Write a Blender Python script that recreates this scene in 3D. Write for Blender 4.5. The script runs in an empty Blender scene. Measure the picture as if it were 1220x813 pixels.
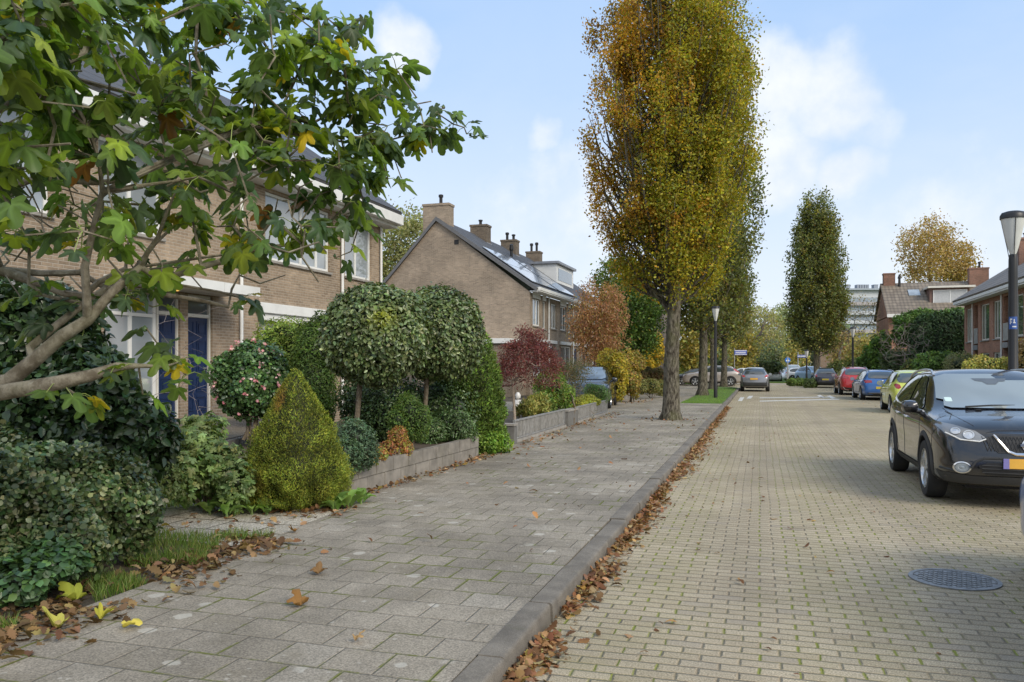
import bpy, bmesh, math, random
import numpy as np
from mathutils import Vector, Matrix, Euler, noise as mnoise
from mathutils.bvhtree import BVHTree
from mathutils.geometry import delaunay_2d_cdt
R = math.radians
PI = math.pi
rng = np.random.default_rng(11)
random.seed(5)
sc = bpy.context.scene
C = sc.collection

# ------------------------------------------------------------------ survey helpers (photo measure -> metres)
YAW = R(17.55); FPX = 980.0; HOR = 436.0; EYE = 1.62
FX, FY = -math.sin(YAW), math.cos(YAW)
RX, RY = math.cos(YAW), math.sin(YAW)
def P(px, py, d):
    u = (px-610)/FPX
    return Vector((d*(FX+u*RX), d*(FY+u*RY), EYE-(py-HOR)/FPX*d))
def G(px, py, z=0.0):
    return P(px, py, FPX*(EYE-z)/(py-HOR))

# ------------------------------------------------------------------ object helpers
def link(o, parent=None):
    C.objects.link(o)
    if parent is not None:
        o.parent = parent
    return o
def thing(name, label, cat, loc=(0,0,0), rz=0, group=None):
    o = bpy.data.objects.new(name, None); link(o)
    o.empty_display_size = .2
    o.location = loc; o.rotation_euler = (0,0,rz)
    o['label'] = label; o['category'] = cat
    if group: o['group'] = group
    return o
def tag(o, label=None, cat=None, group=None, kind=None):
    if label: o['label'] = label
    if cat: o['category'] = cat
    if group: o['group'] = group
    if kind: o['kind'] = kind
    return o
def copy_tree(o, parent=None):
    c = o.copy(); C.objects.link(c)
    if parent is not None: c.parent = parent
    for ch in list(o.children): copy_tree(ch, c)
    return c

class MB:
    def __init__(self): self.v=[]; self.f=[]; self.m=[]
    def add(self, vs, fs, mi=0):
        b=len(self.v); self.v += [tuple(x) for x in vs]
        for q in fs: self.f.append(tuple(b+i for i in q)); self.m.append(mi)
    def box(self, a, b, mi=0, f=None):
        x0,y0,z0=a; x1,y1,z1=b
        vs=[(x0,y0,z0),(x1,y0,z0),(x1,y1,z0),(x0,y1,z0),(x0,y0,z1),(x1,y0,z1),(x1,y1,z1),(x0,y1,z1)]
        if f: vs=[f(*p) for p in vs]
        self.add(vs,[(0,3,2,1),(4,5,6,7),(0,1,5,4),(1,2,6,5),(2,3,7,6),(3,0,4,7)],mi)
    def prism(self, pts, axis, a, b, mi=0):
        # pts 2D polygon, extruded along axis from a to b
        def mk(p,t):
            if axis=='x': return (t,p[0],p[1])
            if axis=='y': return (p[0],t,p[1])
            return (p[0],p[1],t)
        n=len(pts)
        self.add([mk(p,a) for p in pts]+[mk(p,b) for p in pts],
                 [tuple(range(n-1,-1,-1)),tuple(range(n,2*n))]+[(i,(i+1)%n,n+(i+1)%n,n+i) for i in range(n)],mi)
    def tube(self, pts, rad, n=8, mi=0, cap=True, squash=None):
        pts=[Vector(p) for p in pts]
        if not hasattr(rad,'__len__'): rad=[rad]*len(pts)
        b=len(self.v); ref=None
        for i,p in enumerate(pts):
            t=(pts[min(i+1,len(pts)-1)]-pts[max(i-1,0)])
            if t.length<1e-9: t=Vector((0,0,1))
            t.normalize()
            if ref is None:
                ref=Vector((0,0,1)) if abs(t.z)<.9 else Vector((1,0,0))
            ux=(ref-t*ref.dot(t))
            if ux.length<1e-6: ux=t.orthogonal()
            ux.normalize(); uy=t.cross(ux); ref=ux
            for k in range(n):
                a=2*PI*k/n
                self.v.append(tuple(p+(ux*math.cos(a)+uy*math.sin(a))*rad[i]))
        for i in range(len(pts)-1):
            for k in range(n):
                self.f.append((b+i*n+k,b+i*n+(k+1)%n,b+(i+1)*n+(k+1)%n,b+(i+1)*n+k)); self.m.append(mi)
        if cap:
            self.f.append(tuple(b+k for k in range(n-1,-1,-1))); self.m.append(mi)
            e=b+(len(pts)-1)*n
            self.f.append(tuple(e+k for k in range(n))); self.m.append(mi)
    def lathe(self, prof, n=24, f=None, mi=0, cap=True):
        # prof [(r,z)], around z
        b=len(self.v)
        for r,z in prof:
            for k in range(n):
                a=2*PI*k/n; p=(r*math.cos(a),r*math.sin(a),z)
                self.v.append(tuple(f(*p)) if f else p)
        for i in range(len(prof)-1):
            for k in range(n):
                self.f.append((b+i*n+k,b+i*n+(k+1)%n,b+(i+1)*n+(k+1)%n,b+(i+1)*n+k)); self.m.append(mi)
        if cap:
            self.f.append(tuple(b+k for k in range(n-1,-1,-1))); self.m.append(mi)
            e=b+(len(prof)-1)*n
            self.f.append(tuple(e+k for k in range(n))); self.m.append(mi)
    def build(self, name, mats, parent=None, smooth=False, bevel=0, angle=40, fix=True):
        me=bpy.data.meshes.new(name); me.from_pydata(self.v,[],self.f)
        if not isinstance(mats,(list,tuple)): mats=[mats]
        for m in mats: me.materials.append(m)
        me.polygons.foreach_set('material_index', self.m)
        me.validate()
        if fix or bevel:
            bm=bmesh.new(); bm.from_mesh(me)
            if bevel:
                bmesh.ops.bevel(bm, geom=list(bm.edges), offset=bevel, segments=2, affect='EDGES', clamp_overlap=True)
            if fix: bmesh.ops.recalc_face_normals(bm, faces=bm.faces)
            bm.to_mesh(me); bm.free()
        if smooth or bevel:
            me.polygons.foreach_set('use_smooth',[True]*len(me.polygons))
            me.set_sharp_from_angle(angle=R(angle))
        me.update()
        o=bpy.data.objects.new(name,me)
        return link(o,parent)

# ------------------------------------------------------------------ materials
class NT:
    def __init__(self, nt): self.nt=nt; self.L=nt.links
    def n(self, t, **kw):
        x=self.nt.nodes.new(t)
        for k,v in kw.items(): setattr(x,k,v)
        return x
    def set(self, sock, v):
        if hasattr(v,'is_linked') or isinstance(v,bpy.types.NodeSocket): self.L.new(v,sock)
        elif isinstance(v,(tuple,list)) and len(v)==3 and sock.type=='RGBA': sock.default_value=(*v,1)
        else: sock.default_value=v
    def math(self, op, a, b=0.0, c=None, clamp=False):
        x=self.n('ShaderNodeMath',operation=op,use_clamp=clamp); self.set(x.inputs[0],a); self.set(x.inputs[1],b)
        if c is not None: self.set(x.inputs[2],c)
        return x.outputs[0]
    def vmath(self, op, a, b=(0,0,0)):
        x=self.n('ShaderNodeVectorMath',operation=op); self.set(x.inputs[0],a); self.set(x.inputs[1],b)
        return x.outputs[1] if op in('DOT_PRODUCT','LENGTH','DISTANCE') else x.outputs[0]
    def mix(self, f, a, b, blend='MIX'):
        x=self.n('ShaderNodeMix',data_type='RGBA',blend_type=blend); self.set(x.inputs[0],f); self.set(x.inputs[6],a); self.set(x.inputs[7],b)
        return x.outputs[2]
    def noise(self, vec, scale, detail=3, rough=.55, dim='3D'):
        x=self.n('ShaderNodeTexNoise',noise_dimensions=dim); 
        if vec is not None: self.L.new(vec,x.inputs['Vector'])
        x.inputs['Scale'].default_value=scale; x.inputs['Detail'].default_value=detail; x.inputs['Roughness'].default_value=rough
        return x.outputs[0], x.outputs[1]
    def ramp(self, f, lo, hi, a=0.0, b=1.0):
        x=self.n('ShaderNodeMapRange',interpolation_type='SMOOTHSTEP'); self.set(x.inputs[0],f)
        x.inputs[1].default_value=lo; x.inputs[2].default_value=hi; x.inputs[3].default_value=a; x.inputs[4].default_value=b
        return x.outputs[0]
    def xyz(self, v):
        x=self.n('ShaderNodeSeparateXYZ'); self.L.new(v,x.inputs[0]); return x.outputs
    def comb(self, x,y,z=0.0):
        n=self.n('ShaderNodeCombineXYZ'); self.set(n.inputs[0],x); self.set(n.inputs[1],y); self.set(n.inputs[2],z); return n.outputs[0]
    def bump(self, h, strength=.5, dist=.01):
        n=self.n('ShaderNodeBump'); self.set(n.inputs['Height'],h); n.inputs['Strength'].default_value=strength; n.inputs['Distance'].default_value=dist
        return n.outputs[0]
def newmat(name):
    m=bpy.data.materials.new(name); m.use_nodes=True
    t=NT(m.node_tree); bs=m.node_tree.nodes['Principled BSDF']
    return m,t,bs
def coords(t, world=True):
    if world: return t.n('ShaderNodeNewGeometry').outputs['Position']
    return t.n('ShaderNodeTexCoord').outputs['Object']
def plain(name, col, rough=.6, metal=0, var=.12, scale=6, bump=0, bscale=60, coat=0, spec=.5, emit=0, dirt=0):
    m,t,bs=newmat(name)
    v=coords(t,False)
    nf,_=t.noise(v,scale,4)
    k=t.ramp(nf,.25,.75,1-var,1+var)
    c=t.mix(1.0,col,t.comb(k,k,k),'MULTIPLY')
    if dirt:
        n2,_=t.noise(v,scale*.35,5,.65)
        c=t.mix(t.ramp(n2,.45,.75,0,dirt),c,(.10,.09,.06))
    t.L.new(c,bs.inputs['Base Color'])
    bs.inputs['Roughness'].default_value=rough; bs.inputs['Metallic'].default_value=metal
    bs.inputs['Specular IOR Level'].default_value=spec
    if coat: bs.inputs['Coat Weight'].default_value=coat; bs.inputs['Coat Roughness'].default_value=.03
    if bump:
        b,_=t.noise(v,bscale,3); t.L.new(t.bump(b,bump,.005),bs.inputs['Normal'])
    if emit:
        bs.inputs['Emission Color'].default_value=(*col,1); bs.inputs['Emission Strength'].default_value=emit
    return m
def masonry(t, u, v, bw, bh, joint, off=.5, wob=0):
    """u,v sockets in metres -> (joint mask 1 in joint, id random, perpend mask)"""
    uu=t.math('DIVIDE',u,bw); vv=t.math('DIVIDE',v,bh)
    row=t.math('FLOOR',vv)
    sh=t.math('MULTIPLY',t.math('MODULO',t.math('ABSOLUTE',row),2.0),off)
    uu=t.math('ADD',uu,sh)
    fu=t.math('FRACT',uu); fv=t.math('FRACT',vv)
    du=t.math('MULTIPLY',t.math('MINIMUM',fu,t.math('SUBTRACT',1.0,fu)),bw)
    dv=t.math('MULTIPLY',t.math('MINIMUM',fv,t.math('SUBTRACT',1.0,fv)),bh)
    wn=t.n('ShaderNodeTexWhiteNoise',noise_dimensions='2D'); t.L.new(t.comb(t.math('FLOOR',uu),row),wn.inputs['Vector'])
    return du,dv,wn.outputs['Value'],wn.outputs['Color']
def brickwall(name, c1, c2, mortar, bw=.22, bh=.0625):
    m,t,bs=newmat(name)
    p=coords(t); x,y,z=t.xyz(p)
    u=t.math('ADD',x,y)
    du,dv,rnd,_=masonry(t,u,z,bw,bh,.01)
    j=t.ramp(t.math('MINIMUM',du,dv),.003,.009,1,0)
    n1,_=t.noise(p,.7,6,.65); n2,_=t.noise(p,14,3)
    c=t.mix(rnd,c1,c2)
    k=t.ramp(n1,.3,.7,.74,1.2); c=t.mix(1.0,c,t.comb(k,k,k),'MULTIPLY')
    k=t.ramp(n2,.3,.7,.88,1.1); c=t.mix(1.0,c,t.comb(k,k,k),'MULTIPLY')
    zz=t.ramp(z,0,1.2,.35,0)
    c=t.mix(t.math('MULTIPLY',zz,n1),c,(.10,.10,.06))
    # slight vertical weather streaks
    sn,_=t.noise(t.comb(t.math('MULTIPLY',u,2.2),t.math('MULTIPLY',z,.15)),1.6,4)
    c=t.mix(t.ramp(sn,.55,.8,0,.35),c,(.13,.11,.09))
    c=t.mix(j,c,mortar)
    t.L.new(c,bs.inputs['Base Color']); bs.inputs['Roughness'].default_value=.9
    bs.inputs['Specular IOR Level'].default_value=.2
    h=t.math('ADD',t.math('MULTIPLY',j,-1.0),t.math('MULTIPLY',n2,.4))
    t.L.new(t.bump(h,.6,.008),bs.inputs['Normal'])
    return m
def rooftile(name, c1, c2, axis='y', tw=.3, th=.25, moss=.3):
    m,t,bs=newmat(name)
    p=coords(t); x,y,z=t.xyz(p)
    u=y if axis=='y' else x
    du,dv,rnd,_=masonry(t,u,z,tw,th,.02,0.0)
    n1,_=t.noise(p,.9,5,.65)
    c=t.mix(rnd,c1,c2)
    c=t.mix(t.ramp(n1,.5,.75,0,moss),c,(.10,.10,.05))
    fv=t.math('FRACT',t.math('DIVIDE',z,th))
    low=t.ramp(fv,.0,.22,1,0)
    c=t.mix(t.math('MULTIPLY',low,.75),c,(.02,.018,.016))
    t.L.new(c,bs.inputs['Base Color']); bs.inputs['Roughness'].default_value=.7
    w=t.math('SINE',t.math('MULTIPLY',u,2*PI/tw))
    h=t.math('ADD',t.math('MULTIPLY',w,.5),t.math('MULTIPLY',fv,-1.0))
    t.L.new(t.bump(h,.8,.03),bs.inputs['Normal'])
    return m
def leafmat(name, trans=.35, rough=.45, spec=.35):
    m,t,bs=newmat(name)
    a=t.n('ShaderNodeAttribute',attribute_name='Col').outputs['Color']
    a=t.mix(1.0,a,(1.66,1.62,1.42),'MULTIPLY')
    t.L.new(a,bs.inputs['Base Color']); bs.inputs['Roughness'].default_value=rough
    bs.inputs['Specular IOR Level'].default_value=spec
    tr=t.n('ShaderNodeBsdfTranslucent')
    t.L.new(t.mix(1.0,a,(1.35,1.3,.55),'MULTIPLY'),tr.inputs['Color'])
    mx=t.n('ShaderNodeMixShader'); mx.inputs[0].default_value=trans
    t.L.new(bs.outputs[0],mx.inputs[1]); t.L.new(tr.outputs[0],mx.inputs[2])
    t.L.new(mx.outputs[0],m.node_tree.nodes['Material Output'].inputs['Surface'])
    return m
def barkmat(name, c1, c2, sc_=9, stretch=.25, bump=.9, moss=None, mf=.5):
    m,t,bs=newmat(name)
    p=coords(t,False); x,y,z=t.xyz(p)
    v=t.comb(x,y,t.math('MULTIPLY',z,stretch))
    n1,_=t.noise(v,sc_*2.2,6,.65); n2,_=t.noise(p,2.2,4)
    c=t.mix(t.ramp(n1,.35,.65),c1,c2)
    if moss: c=t.mix(t.ramp(n2,.45,.7,0,mf),c,moss)
    n3,_=t.noise(p,26,3); c=t.mix(t.ramp(n3,.62,.74,0,.35),c,(.36,.36,.30))
    t.L.new(c,bs.inputs['Base Color']); bs.inputs['Roughness'].default_value=.95
    bs.inputs['Specular IOR Level'].default_value=.15
    t.L.new(t.bump(n1,bump,.03),bs.inputs['Normal'])
    return m
def glassmat(name, base, rough=.03, spec=.8, streak=.25):
    m,t,bs=newmat(name)
    p=coords(t,False)
    n,_=t.noise(p,1.3,2)
    c=t.mix(t.ramp(n,.35,.65),base,tuple(b*(1-streak) for b in base))
    t.L.new(c,bs.inputs['Base Color']); bs.inputs['Roughness'].default_value=rough
    bs.inputs['Specular IOR Level'].default_value=spec; bs.inputs['Coat Weight'].default_value=.6; bs.inputs['Coat Roughness'].default_value=.01
    return m

# ------------------------------------------------------------------ foliage engine (numpy leaf clouds)
T_DIA = (np.array([(0,0,0),(.30,.5,.10),(0,1,0),(-.30,.5,.10)]), [(0,1,2,3)])
T_NEED = (np.array([(0,0,0),(.13,.5,.05),(0,1,0),(-.13,.5,.05)]), [(0,1,2,3)])
T_LEAF = (np.array([(0,0,0),(.27,.30,.09),(.26,.68,.07),(0,1,-.08),(-.26,.68,.07),(-.27,.30,.09)]), [(0,1,2,3),(0,3,4,5)])
T_LONG = (np.array([(0,0,0),(.16,.30,.05),(.15,.68,.03),(0,1,-.14),(-.15,.68,.03),(-.16,.30,.05)]), [(0,1,2,3),(0,3,4,5)])
T_ROUND = (np.array([(0,0,0),(.34,.22,.06),(.40,.62,.08),(0,1,0),(-.40,.62,.08),(-.34,.22,.06)]), [(0,1,2,3),(0,3,4,5)])
def _oak():
    o=[(0,0),(.08,.12),(.2,.2),(.14,.32),(.3,.42),(.2,.54),(.33,.68),(.2,.76),(.18,.92),(0,1)]
    mid=[(0,y) for _,y in o]
    vs=[]; fs=[]
    for i,(x,y) in enumerate(o):
        z=.12*math.sin(y*PI)
        vs += [(x,y,z+.10*abs(x)*2),(0,y,z-.03),(-x,y,z+.06*abs(x)*2)]
    for i in range(len(o)-1):
        a=3*i; b=a+3
        fs += [(a,b,b+1,a+1),(a+1,b+1,b+2,a+2)]
    return np.array(vs),fs
T_OAK=_oak()
def _fig():
    # palmate leaf, 5 lobes, petiole joint at origin, tip at +y
    half=[(0,1.0),(8,.98),(18,.82),(26,.50),(32,.44),(41,.68),(52,.82),(63,.70),(75,.44),(84,.38),(99,.50),(115,.50),(134,.42),(152,.28)]
    pol=[(-d,r) for d,r in half[:0:-1]]+half
    vs=[(0,0,0)]
    for ad,r in pol:
        a=R(ad); x=r*math.sin(a)*.92; y=r*math.cos(a)
        z=-.16*r*r + .10*math.cos(3*a)*r -.10*max(y,0)**2
        vs.append((x,y,z))
    # inner ring for curvature
    n=len(pol)
    for ad,r in pol:
        a=R(ad); q=r*.5; vs.append((q*math.sin(a)*.92,q*math.cos(a),.05+.04*math.cos(5*a)))
    fs=[]
    for i in range(n-1):
        fs.append((0,1+n+i,2+n+i)); fs.append((1+n+i,1+i,2+i,2+n+i))
    return np.array(vs),fs
T_FIG=_fig()
def _broad():
    ys=[0,.15,.4,.7,.9,1]; ws=[.02,.16,.27,.23,.11,0]
    vs=[];fs=[]
    for y,w in zip(ys,ws):
        z=.25*math.sin(y*PI*.9)
        vs+=[(w,y,z+w*.5),(0,y,z),(-w,y,z+w*.5)]
    for i in range(5):
        a=3*i;b=a+3; fs+=[(a,b,b+1,a+1),(a+1,b+1,b+2,a+2)]
    return np.array(vs),fs
T_BROAD=_broad()
T_BLADE=(np.array([(-.03,0,0),(.03,0,0),(.022,.55,.06),(-.022,.55,.06),(0,1,.3)]),[(0,1,2,3),(3,2,4)])

def unit(a): return a/np.maximum(np.linalg.norm(a,axis=1,keepdims=True),1e-9)
def cloud_arrays(pos, nrm, size, tmpl, tip=None, spin=1.0, r=rng):
    N=len(pos); tv,tf=tmpl
    n=unit(nrm)
    q=r.normal(size=(N,3))
    if tip is not None: q=q*spin+tip
    t=q-n*np.sum(q*n,axis=1,keepdims=True); t=unit(t)
    b=np.cross(t,n)
    sz=np.asarray(size).reshape(-1,1,1)*np.ones((N,1,1))
    V=pos[:,None,:]+sz*(b[:,None,:]*tv[None,:,0:1]+t[:,None,:]*tv[None,:,1:2]+n[:,None,:]*tv[None,:,2:3])
    return V.reshape(-1,3), len(tv)
def leaf_object(name, parts, mats, parent=None):
    """parts: list of (V(k,3), nv per leaf, faces of a leaf, colours (N,3), material index)"""
    vs=[];cols=[];loops=[];tot=[];mi=[];base=0
    for V,nv,tf,col,m in parts:
        N=len(V)//nv
        vs.append(V); cols.append(col if len(col)==len(V) and nv>1 and N>1 else np.repeat(col,nv,axis=0))
        off=(np.arange(N)*nv)[:,None]+base
        # keep leaf by leaf order per face kind
        for f in tf:
            loops.append((off+np.array(f)[None,:]).ravel()); tot.append(np.full(N,len(f))); mi.append(np.full(N,m))
        base+=len(V)
    v=np.concatenate(vs); c=np.concatenate(cols); lo=np.concatenate(loops).astype(np.int32); to=np.concatenate(tot).astype(np.int32); mi=np.concatenate(mi).astype(np.int32)
    me=bpy.data.meshes.new(name)
    me.vertices.add(len(v)); me.vertices.foreach_set('co',v.astype(np.float32).ravel())
    me.loops.add(len(lo)); me.loops.foreach_set('vertex_index',lo)
    me.polygons.add(len(to)); st=np.concatenate([[0],np.cumsum(to)[:-1]]).astype(np.int32)
    me.polygons.foreach_set('loop_start',st)
    me.polygons.foreach_set('material_index',mi)
    for m in (mats if isinstance(mats,(list,tuple)) else [mats]): me.materials.append(m)
    at=me.color_attributes.new('Col','FLOAT_COLOR','POINT')
    at.data.foreach_set('color',np.concatenate([np.clip(c,0,1),np.ones((len(c),1))],axis=1).astype(np.float32).ravel())
    me.update(calc_edges=True); me.validate()
    return link(bpy.data.objects.new(name,me),parent)
def palette(N, cols, weights, jit=.18, r=rng):
    cols=np.array(cols); w=np.array(weights,float); w/=w.sum()
    k=r.choice(len(cols),N,p=w)
    c=cols[k]*(1+r.normal(0,jit,(N,1)))
    c*=1+r.normal(0,jit*.35,(N,3))
    return np.clip(c,.004,.9)
def nz(p, s, off=0):
    return np.array([mnoise.noise(Vector((x*s+off,y*s-off,z*s+off*.5))) for x,y,z in p])
def icosph(sub=3):
    bm=bmesh.new(); bmesh.ops.create_icosphere(bm,subdivisions=sub,radius=1)
    v=np.array([x.co[:] for x in bm.verts]); f=[tuple(q.index for q in p.verts) for p in bm.faces]; bm.free()
    return v,f
ICO=icosph(3)
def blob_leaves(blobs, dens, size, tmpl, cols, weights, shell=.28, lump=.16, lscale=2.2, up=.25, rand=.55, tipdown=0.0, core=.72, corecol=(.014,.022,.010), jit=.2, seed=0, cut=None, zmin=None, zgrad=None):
    """leaf shell over a union of lumpy ellipsoids -> list of parts for leaf_object"""
    r=np.random.default_rng(seed+101)
    PP=[];NN=[]
    for (c,rad) in blobs:
        c=np.array(c);rad=np.array(rad)
        area=4*PI*((rad[0]*rad[1])**1.6/3+(rad[0]*rad[2])**1.6/3+(rad[1]*rad[2])**1.6/3)**(1/1.6)
        N=max(20,int(area*dens))
        d=unit(r.normal(size=(N,3)))
        k=1+lump*nz(d*rad+c,lscale,seed)*1.6+.5*lump*nz(d*rad+c,lscale*2.7,seed+9)
        depth=1-shell*r.random(N)**1.7; depth+=(r.random(N)<.035)*r.random(N)*.13
        PP.append(c+d*rad*(k*depth)[:,None]); NN.append(unit(d/rad))
    pos=np.concatenate(PP); nrm=np.concatenate(NN)
    keep=np.ones(len(pos),bool)
    for (c,rad) in blobs:     # drop leaves buried deep in a neighbour blob
        q=np.linalg.norm((pos-np.array(c))/np.array(rad),axis=1); keep&=q>core*.9
    if cut is not None: keep&=cut(pos)
    if zmin is not None: keep&=pos[:,2]>zmin
    pos=pos[keep];nrm=nrm[keep]
    N=len(pos)
    n=nrm*1.0+r.normal(0,rand,(N,3)); n[:,2]+=up
    tip=nrm*.6; tip[:,2]-=tipdown
    sz=size*(.65+.7*r.random(N))
    V,nv=cloud_arrays(pos,n,sz,tmpl,tip,.8,r)
    col=palette(N,cols,weights,jit,r)
    k=1+.55*nz(pos,lscale*.9,seed+3)[:,None]; col=np.clip(col*k,.004,.9)
    if zgrad is not None: col=zgrad(pos,col)
    parts=[(V,nv,tmpl[1],col,0)]
    if core>0:  # dark core stands in for the shade inside the bush
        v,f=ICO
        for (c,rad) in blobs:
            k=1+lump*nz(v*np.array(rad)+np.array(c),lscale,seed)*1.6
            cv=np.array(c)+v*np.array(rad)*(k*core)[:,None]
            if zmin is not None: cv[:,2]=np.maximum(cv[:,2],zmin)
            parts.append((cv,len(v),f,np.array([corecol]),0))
    return parts
# ------------------------------------------------------------------ camera, sky, sun
cam=bpy.data.cameras.new('camera'); co=bpy.data.objects.new('camera',cam); link(co)
cam.sensor_width=36; cam.lens=36*FPX/1220; cam.shift_y=(HOR-406.5)/1220; cam.clip_start=.05; cam.clip_end=4000
co.location=(0,0,EYE); co.rotation_euler=(R(90),0,YAW); sc.camera=co
sc.view_settings.view_transform='Standard'; sc.view_settings.look='None'; sc.view_settings.exposure=0
sc.render.engine='CYCLES'
cy=sc.cycles; cy.max_bounces=6; cy.diffuse_bounces=3; cy.glossy_bounces=3; cy.transmission_bounces=4; cy.transparent_max_bounces=6
cy.caustics_reflective=False; cy.caustics_refractive=False; cy.sample_clamp_indirect=4; cy.use_denoising=True

SUN_DIR=Vector((.72,-.50,.62)).normalized()
sun=bpy.data.lights.new('sun','SUN'); sun.energy=2.95; sun.angle=R(28); sun.color=(1,.91,.77)
so=bpy.data.objects.new('sun',sun); link(so); so.rotation_euler=SUN_DIR.to_track_quat('Z','Y').to_euler(); so.location=(20,-20,30)

w=bpy.data.worlds.new('World'); sc.world=w; w.use_nodes=True
t=NT(w.node_tree); bg=w.node_tree.nodes['Background']
sky=t.n('ShaderNodeTexSky',sky_type='NISHITA'); sky.sun_disc=False
sky.sun_elevation=math.asin(SUN_DIR.z); sky.sun_rotation=math.atan2(SUN_DIR.x,SUN_DIR.y)
sky.air_density=1.0; sky.dust_density=1.2; sky.ozone_density=1.5
dirv=t.vmath('NORMALIZE',t.n('ShaderNodeTexCoord').outputs['Generated'])
dx,dy,dz=t.xyz(dirv)
STR=.15
# clear-sky part of the day: Nishita lifted by thin bright haze
haze=t.ramp(dz,-.02,.55,1,0)
base=t.mix(.80,sky.outputs[0],(3.1,4.75,7.4))
base=t.mix(t.math('MULTIPLY',t.math('POWER',haze,1.6),.88),base,(6.2,6.6,7.0))
# clouds: noise in a flattened dome, gathered into banks
den=t.math('ADD',t.math('MAXIMUM',dz,0.0),.16)
cp=t.comb(t.math('DIVIDE',dx,den),t.math('DIVIDE',dy,den),t.math('MULTIPLY',dz,2.0))
warp=t.noise(dirv,5,4,.6)[1]
cpw=t.vmath('ADD',dirv,t.vmath('SCALE',t.vmath('SUBTRACT',warp,(.5,.5,.5)))) 
w.node_tree.nodes[-1].name
n1,_=t.noise(cp,1.1,7,.58)
n2,_=t.noise(dirv,11,8,.58)
def dirpx(px,py):
    v=P(px,py,1.0)-Vector((0,0,EYE)); return v.normalized()
banks=None
for px,py,rad,am in [(482,72,.055,.95),(440,85,.06,.45),(920,100,.085,1.0),(985,110,.085,.95),(1035,150,.05,.7),(940,200,.085,.95),(1015,205,.05,1.0),(905,150,.09,.8),
                     (650,160,.035,.8),(690,230,.11,.75),(600,240,.10,.6),(640,290,.12,.6),(1130,290,.13,.6),(1000,280,.12,.5),(560,200,.07,.4),(1180,250,.08,.35),(760,270,.1,.5),
                     (1090,190,.02,.45),(1050,190,.022,.35)]:
    d=t.vmath('DISTANCE',t.vmath('ADD',dirv,t.vmath('MULTIPLY',t.vmath('SUBTRACT',warp,(.5,.5,.5)),(.13,.13,.10))),tuple(dirpx(px,py)))
    k=t.ramp(d,rad*.25,rad*1.15,am,0)
    banks=k if banks is None else t.math('MAXIMUM',banks,k)
far=t.ramp(n1,.40,.62,0,.95)
# broken cloud outside the view, added and brightened as neutral fill; faint in front
front=t.ramp(t.vmath('DOT_PRODUCT',dirv,(FX*.93,FY*.93,.35)),.55,.85,1,.12)
puff=t.math('ADD',t.math('MULTIPLY',banks,.95),t.math('MULTIPLY',t.math('SUBTRACT',n2,.5),1.25))
mfar=t.math('MULTIPLY',far,front)
mask=t.math('MAXIMUM',t.math('MULTIPLY',t.ramp(puff,.22,1.12),t.ramp(banks,.0,.3)),t.math('MULTIPLY',far,front))
cl=t.mix(t.ramp(n2,.3,.7),(6.0,6.3,6.8),(7.0,7.1,7.25))
colr=t.mix(t.math('MULTIPLY',mask,.85),base,t.mix(t.ramp(mfar,.15,.5),cl,(9.0,8.75,8.3)))
t.L.new(colr,bg.inputs['Color']); bg.inputs['Strength'].default_value=STR

# ------------------------------------------------------------------ shared materials
BRICK_L=brickwall('tan_brick',(.36,.275,.195),(.26,.195,.135),(.38,.33,.27))
BRICK_G=brickwall('grey_brown_brick',(.35,.275,.205),(.255,.20,.148),(.33,.29,.24))
BRICK_R=brickwall('red_brick',(.40,.20,.13),(.30,.14,.09),(.38,.31,.26))
BRICK_D=brickwall('chimney_brick',(.20,.155,.11),(.13,.10,.075),(.20,.18,.15))
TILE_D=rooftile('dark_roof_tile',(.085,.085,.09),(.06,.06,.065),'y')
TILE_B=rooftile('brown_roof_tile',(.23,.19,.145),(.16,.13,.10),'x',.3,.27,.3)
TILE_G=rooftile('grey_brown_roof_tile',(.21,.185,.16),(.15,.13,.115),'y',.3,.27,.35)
WHITE=plain('white_painted_wood',(.74,.74,.72),.45,0,.05,3,dirt=.12)
CREAM=plain('cream_painted_wood',(.66,.64,.58),.5,0,.06,3,dirt=.15)
BLUE_DOOR=plain('dark_blue_door_paint',(.012,.028,.085),.3,0,.1,3,coat=.3)
CONC=plain('weathered_concrete',(.30,.28,.25),.9,0,.16,5,bump=.4,bscale=90,dirt=.35)
CONC_D=plain('dark_concrete',(.15,.145,.135),.9,0,.2,5,bump=.4,bscale=90,dirt=.3)
ZINC=plain('zinc_sheet',(.30,.31,.33),.45,.6,.15,3)
BLACK=plain('black_lacquer',(.012,.012,.013),.35,0,.1,5)
DARK=plain('dark_interior',(.02,.02,.022),.8)
GLASS=glassmat('window_glass',(.10,.125,.14))
GLASS_P=glassmat('window_glass_pale',(.33,.37,.40))
GLASS_G=glassmat('window_glass_green',(.11,.16,.12))
CURT=plain('net_curtain',(.46,.47,.48),.9,0,.08,9)
SOLAR=plain('solar_glass',(.30,.34,.40),.12,0,.15,1.5,coat=.6,spec=1.0)
LEAD=plain('lead_flashing',(.33,.34,.36),.6,.2,.2,4)
GREY_METAL=plain('galvanised_metal',(.42,.42,.41),.45,.55,.15,7,dirt=.2)
SOIL=plain('garden_soil',(.075,.055,.038),.97,0,.35,5,bump=1,bscale=40)
LEAF=leafmat('leaf',.42)
LEAFG=leafmat('glossy_leaf',.22,.3,.5)
NEEDLE=leafmat('needle',.18,.55,.25)
LITTER=leafmat('dry_leaf',.18,.7,.15)
BARK_OAK=barkmat('oak_bark',(.038,.031,.023),(.19,.17,.132),8,.32,1.6,(.10,.105,.04),.45)
BARK_FIG=barkmat('fig_bark',(.17,.15,.115),(.33,.30,.24),6,.8,.5,(.20,.20,.11),.4)
BARK=barkmat('shrub_bark',(.10,.075,.05),(.22,.18,.13),12,.4,.7)
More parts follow.
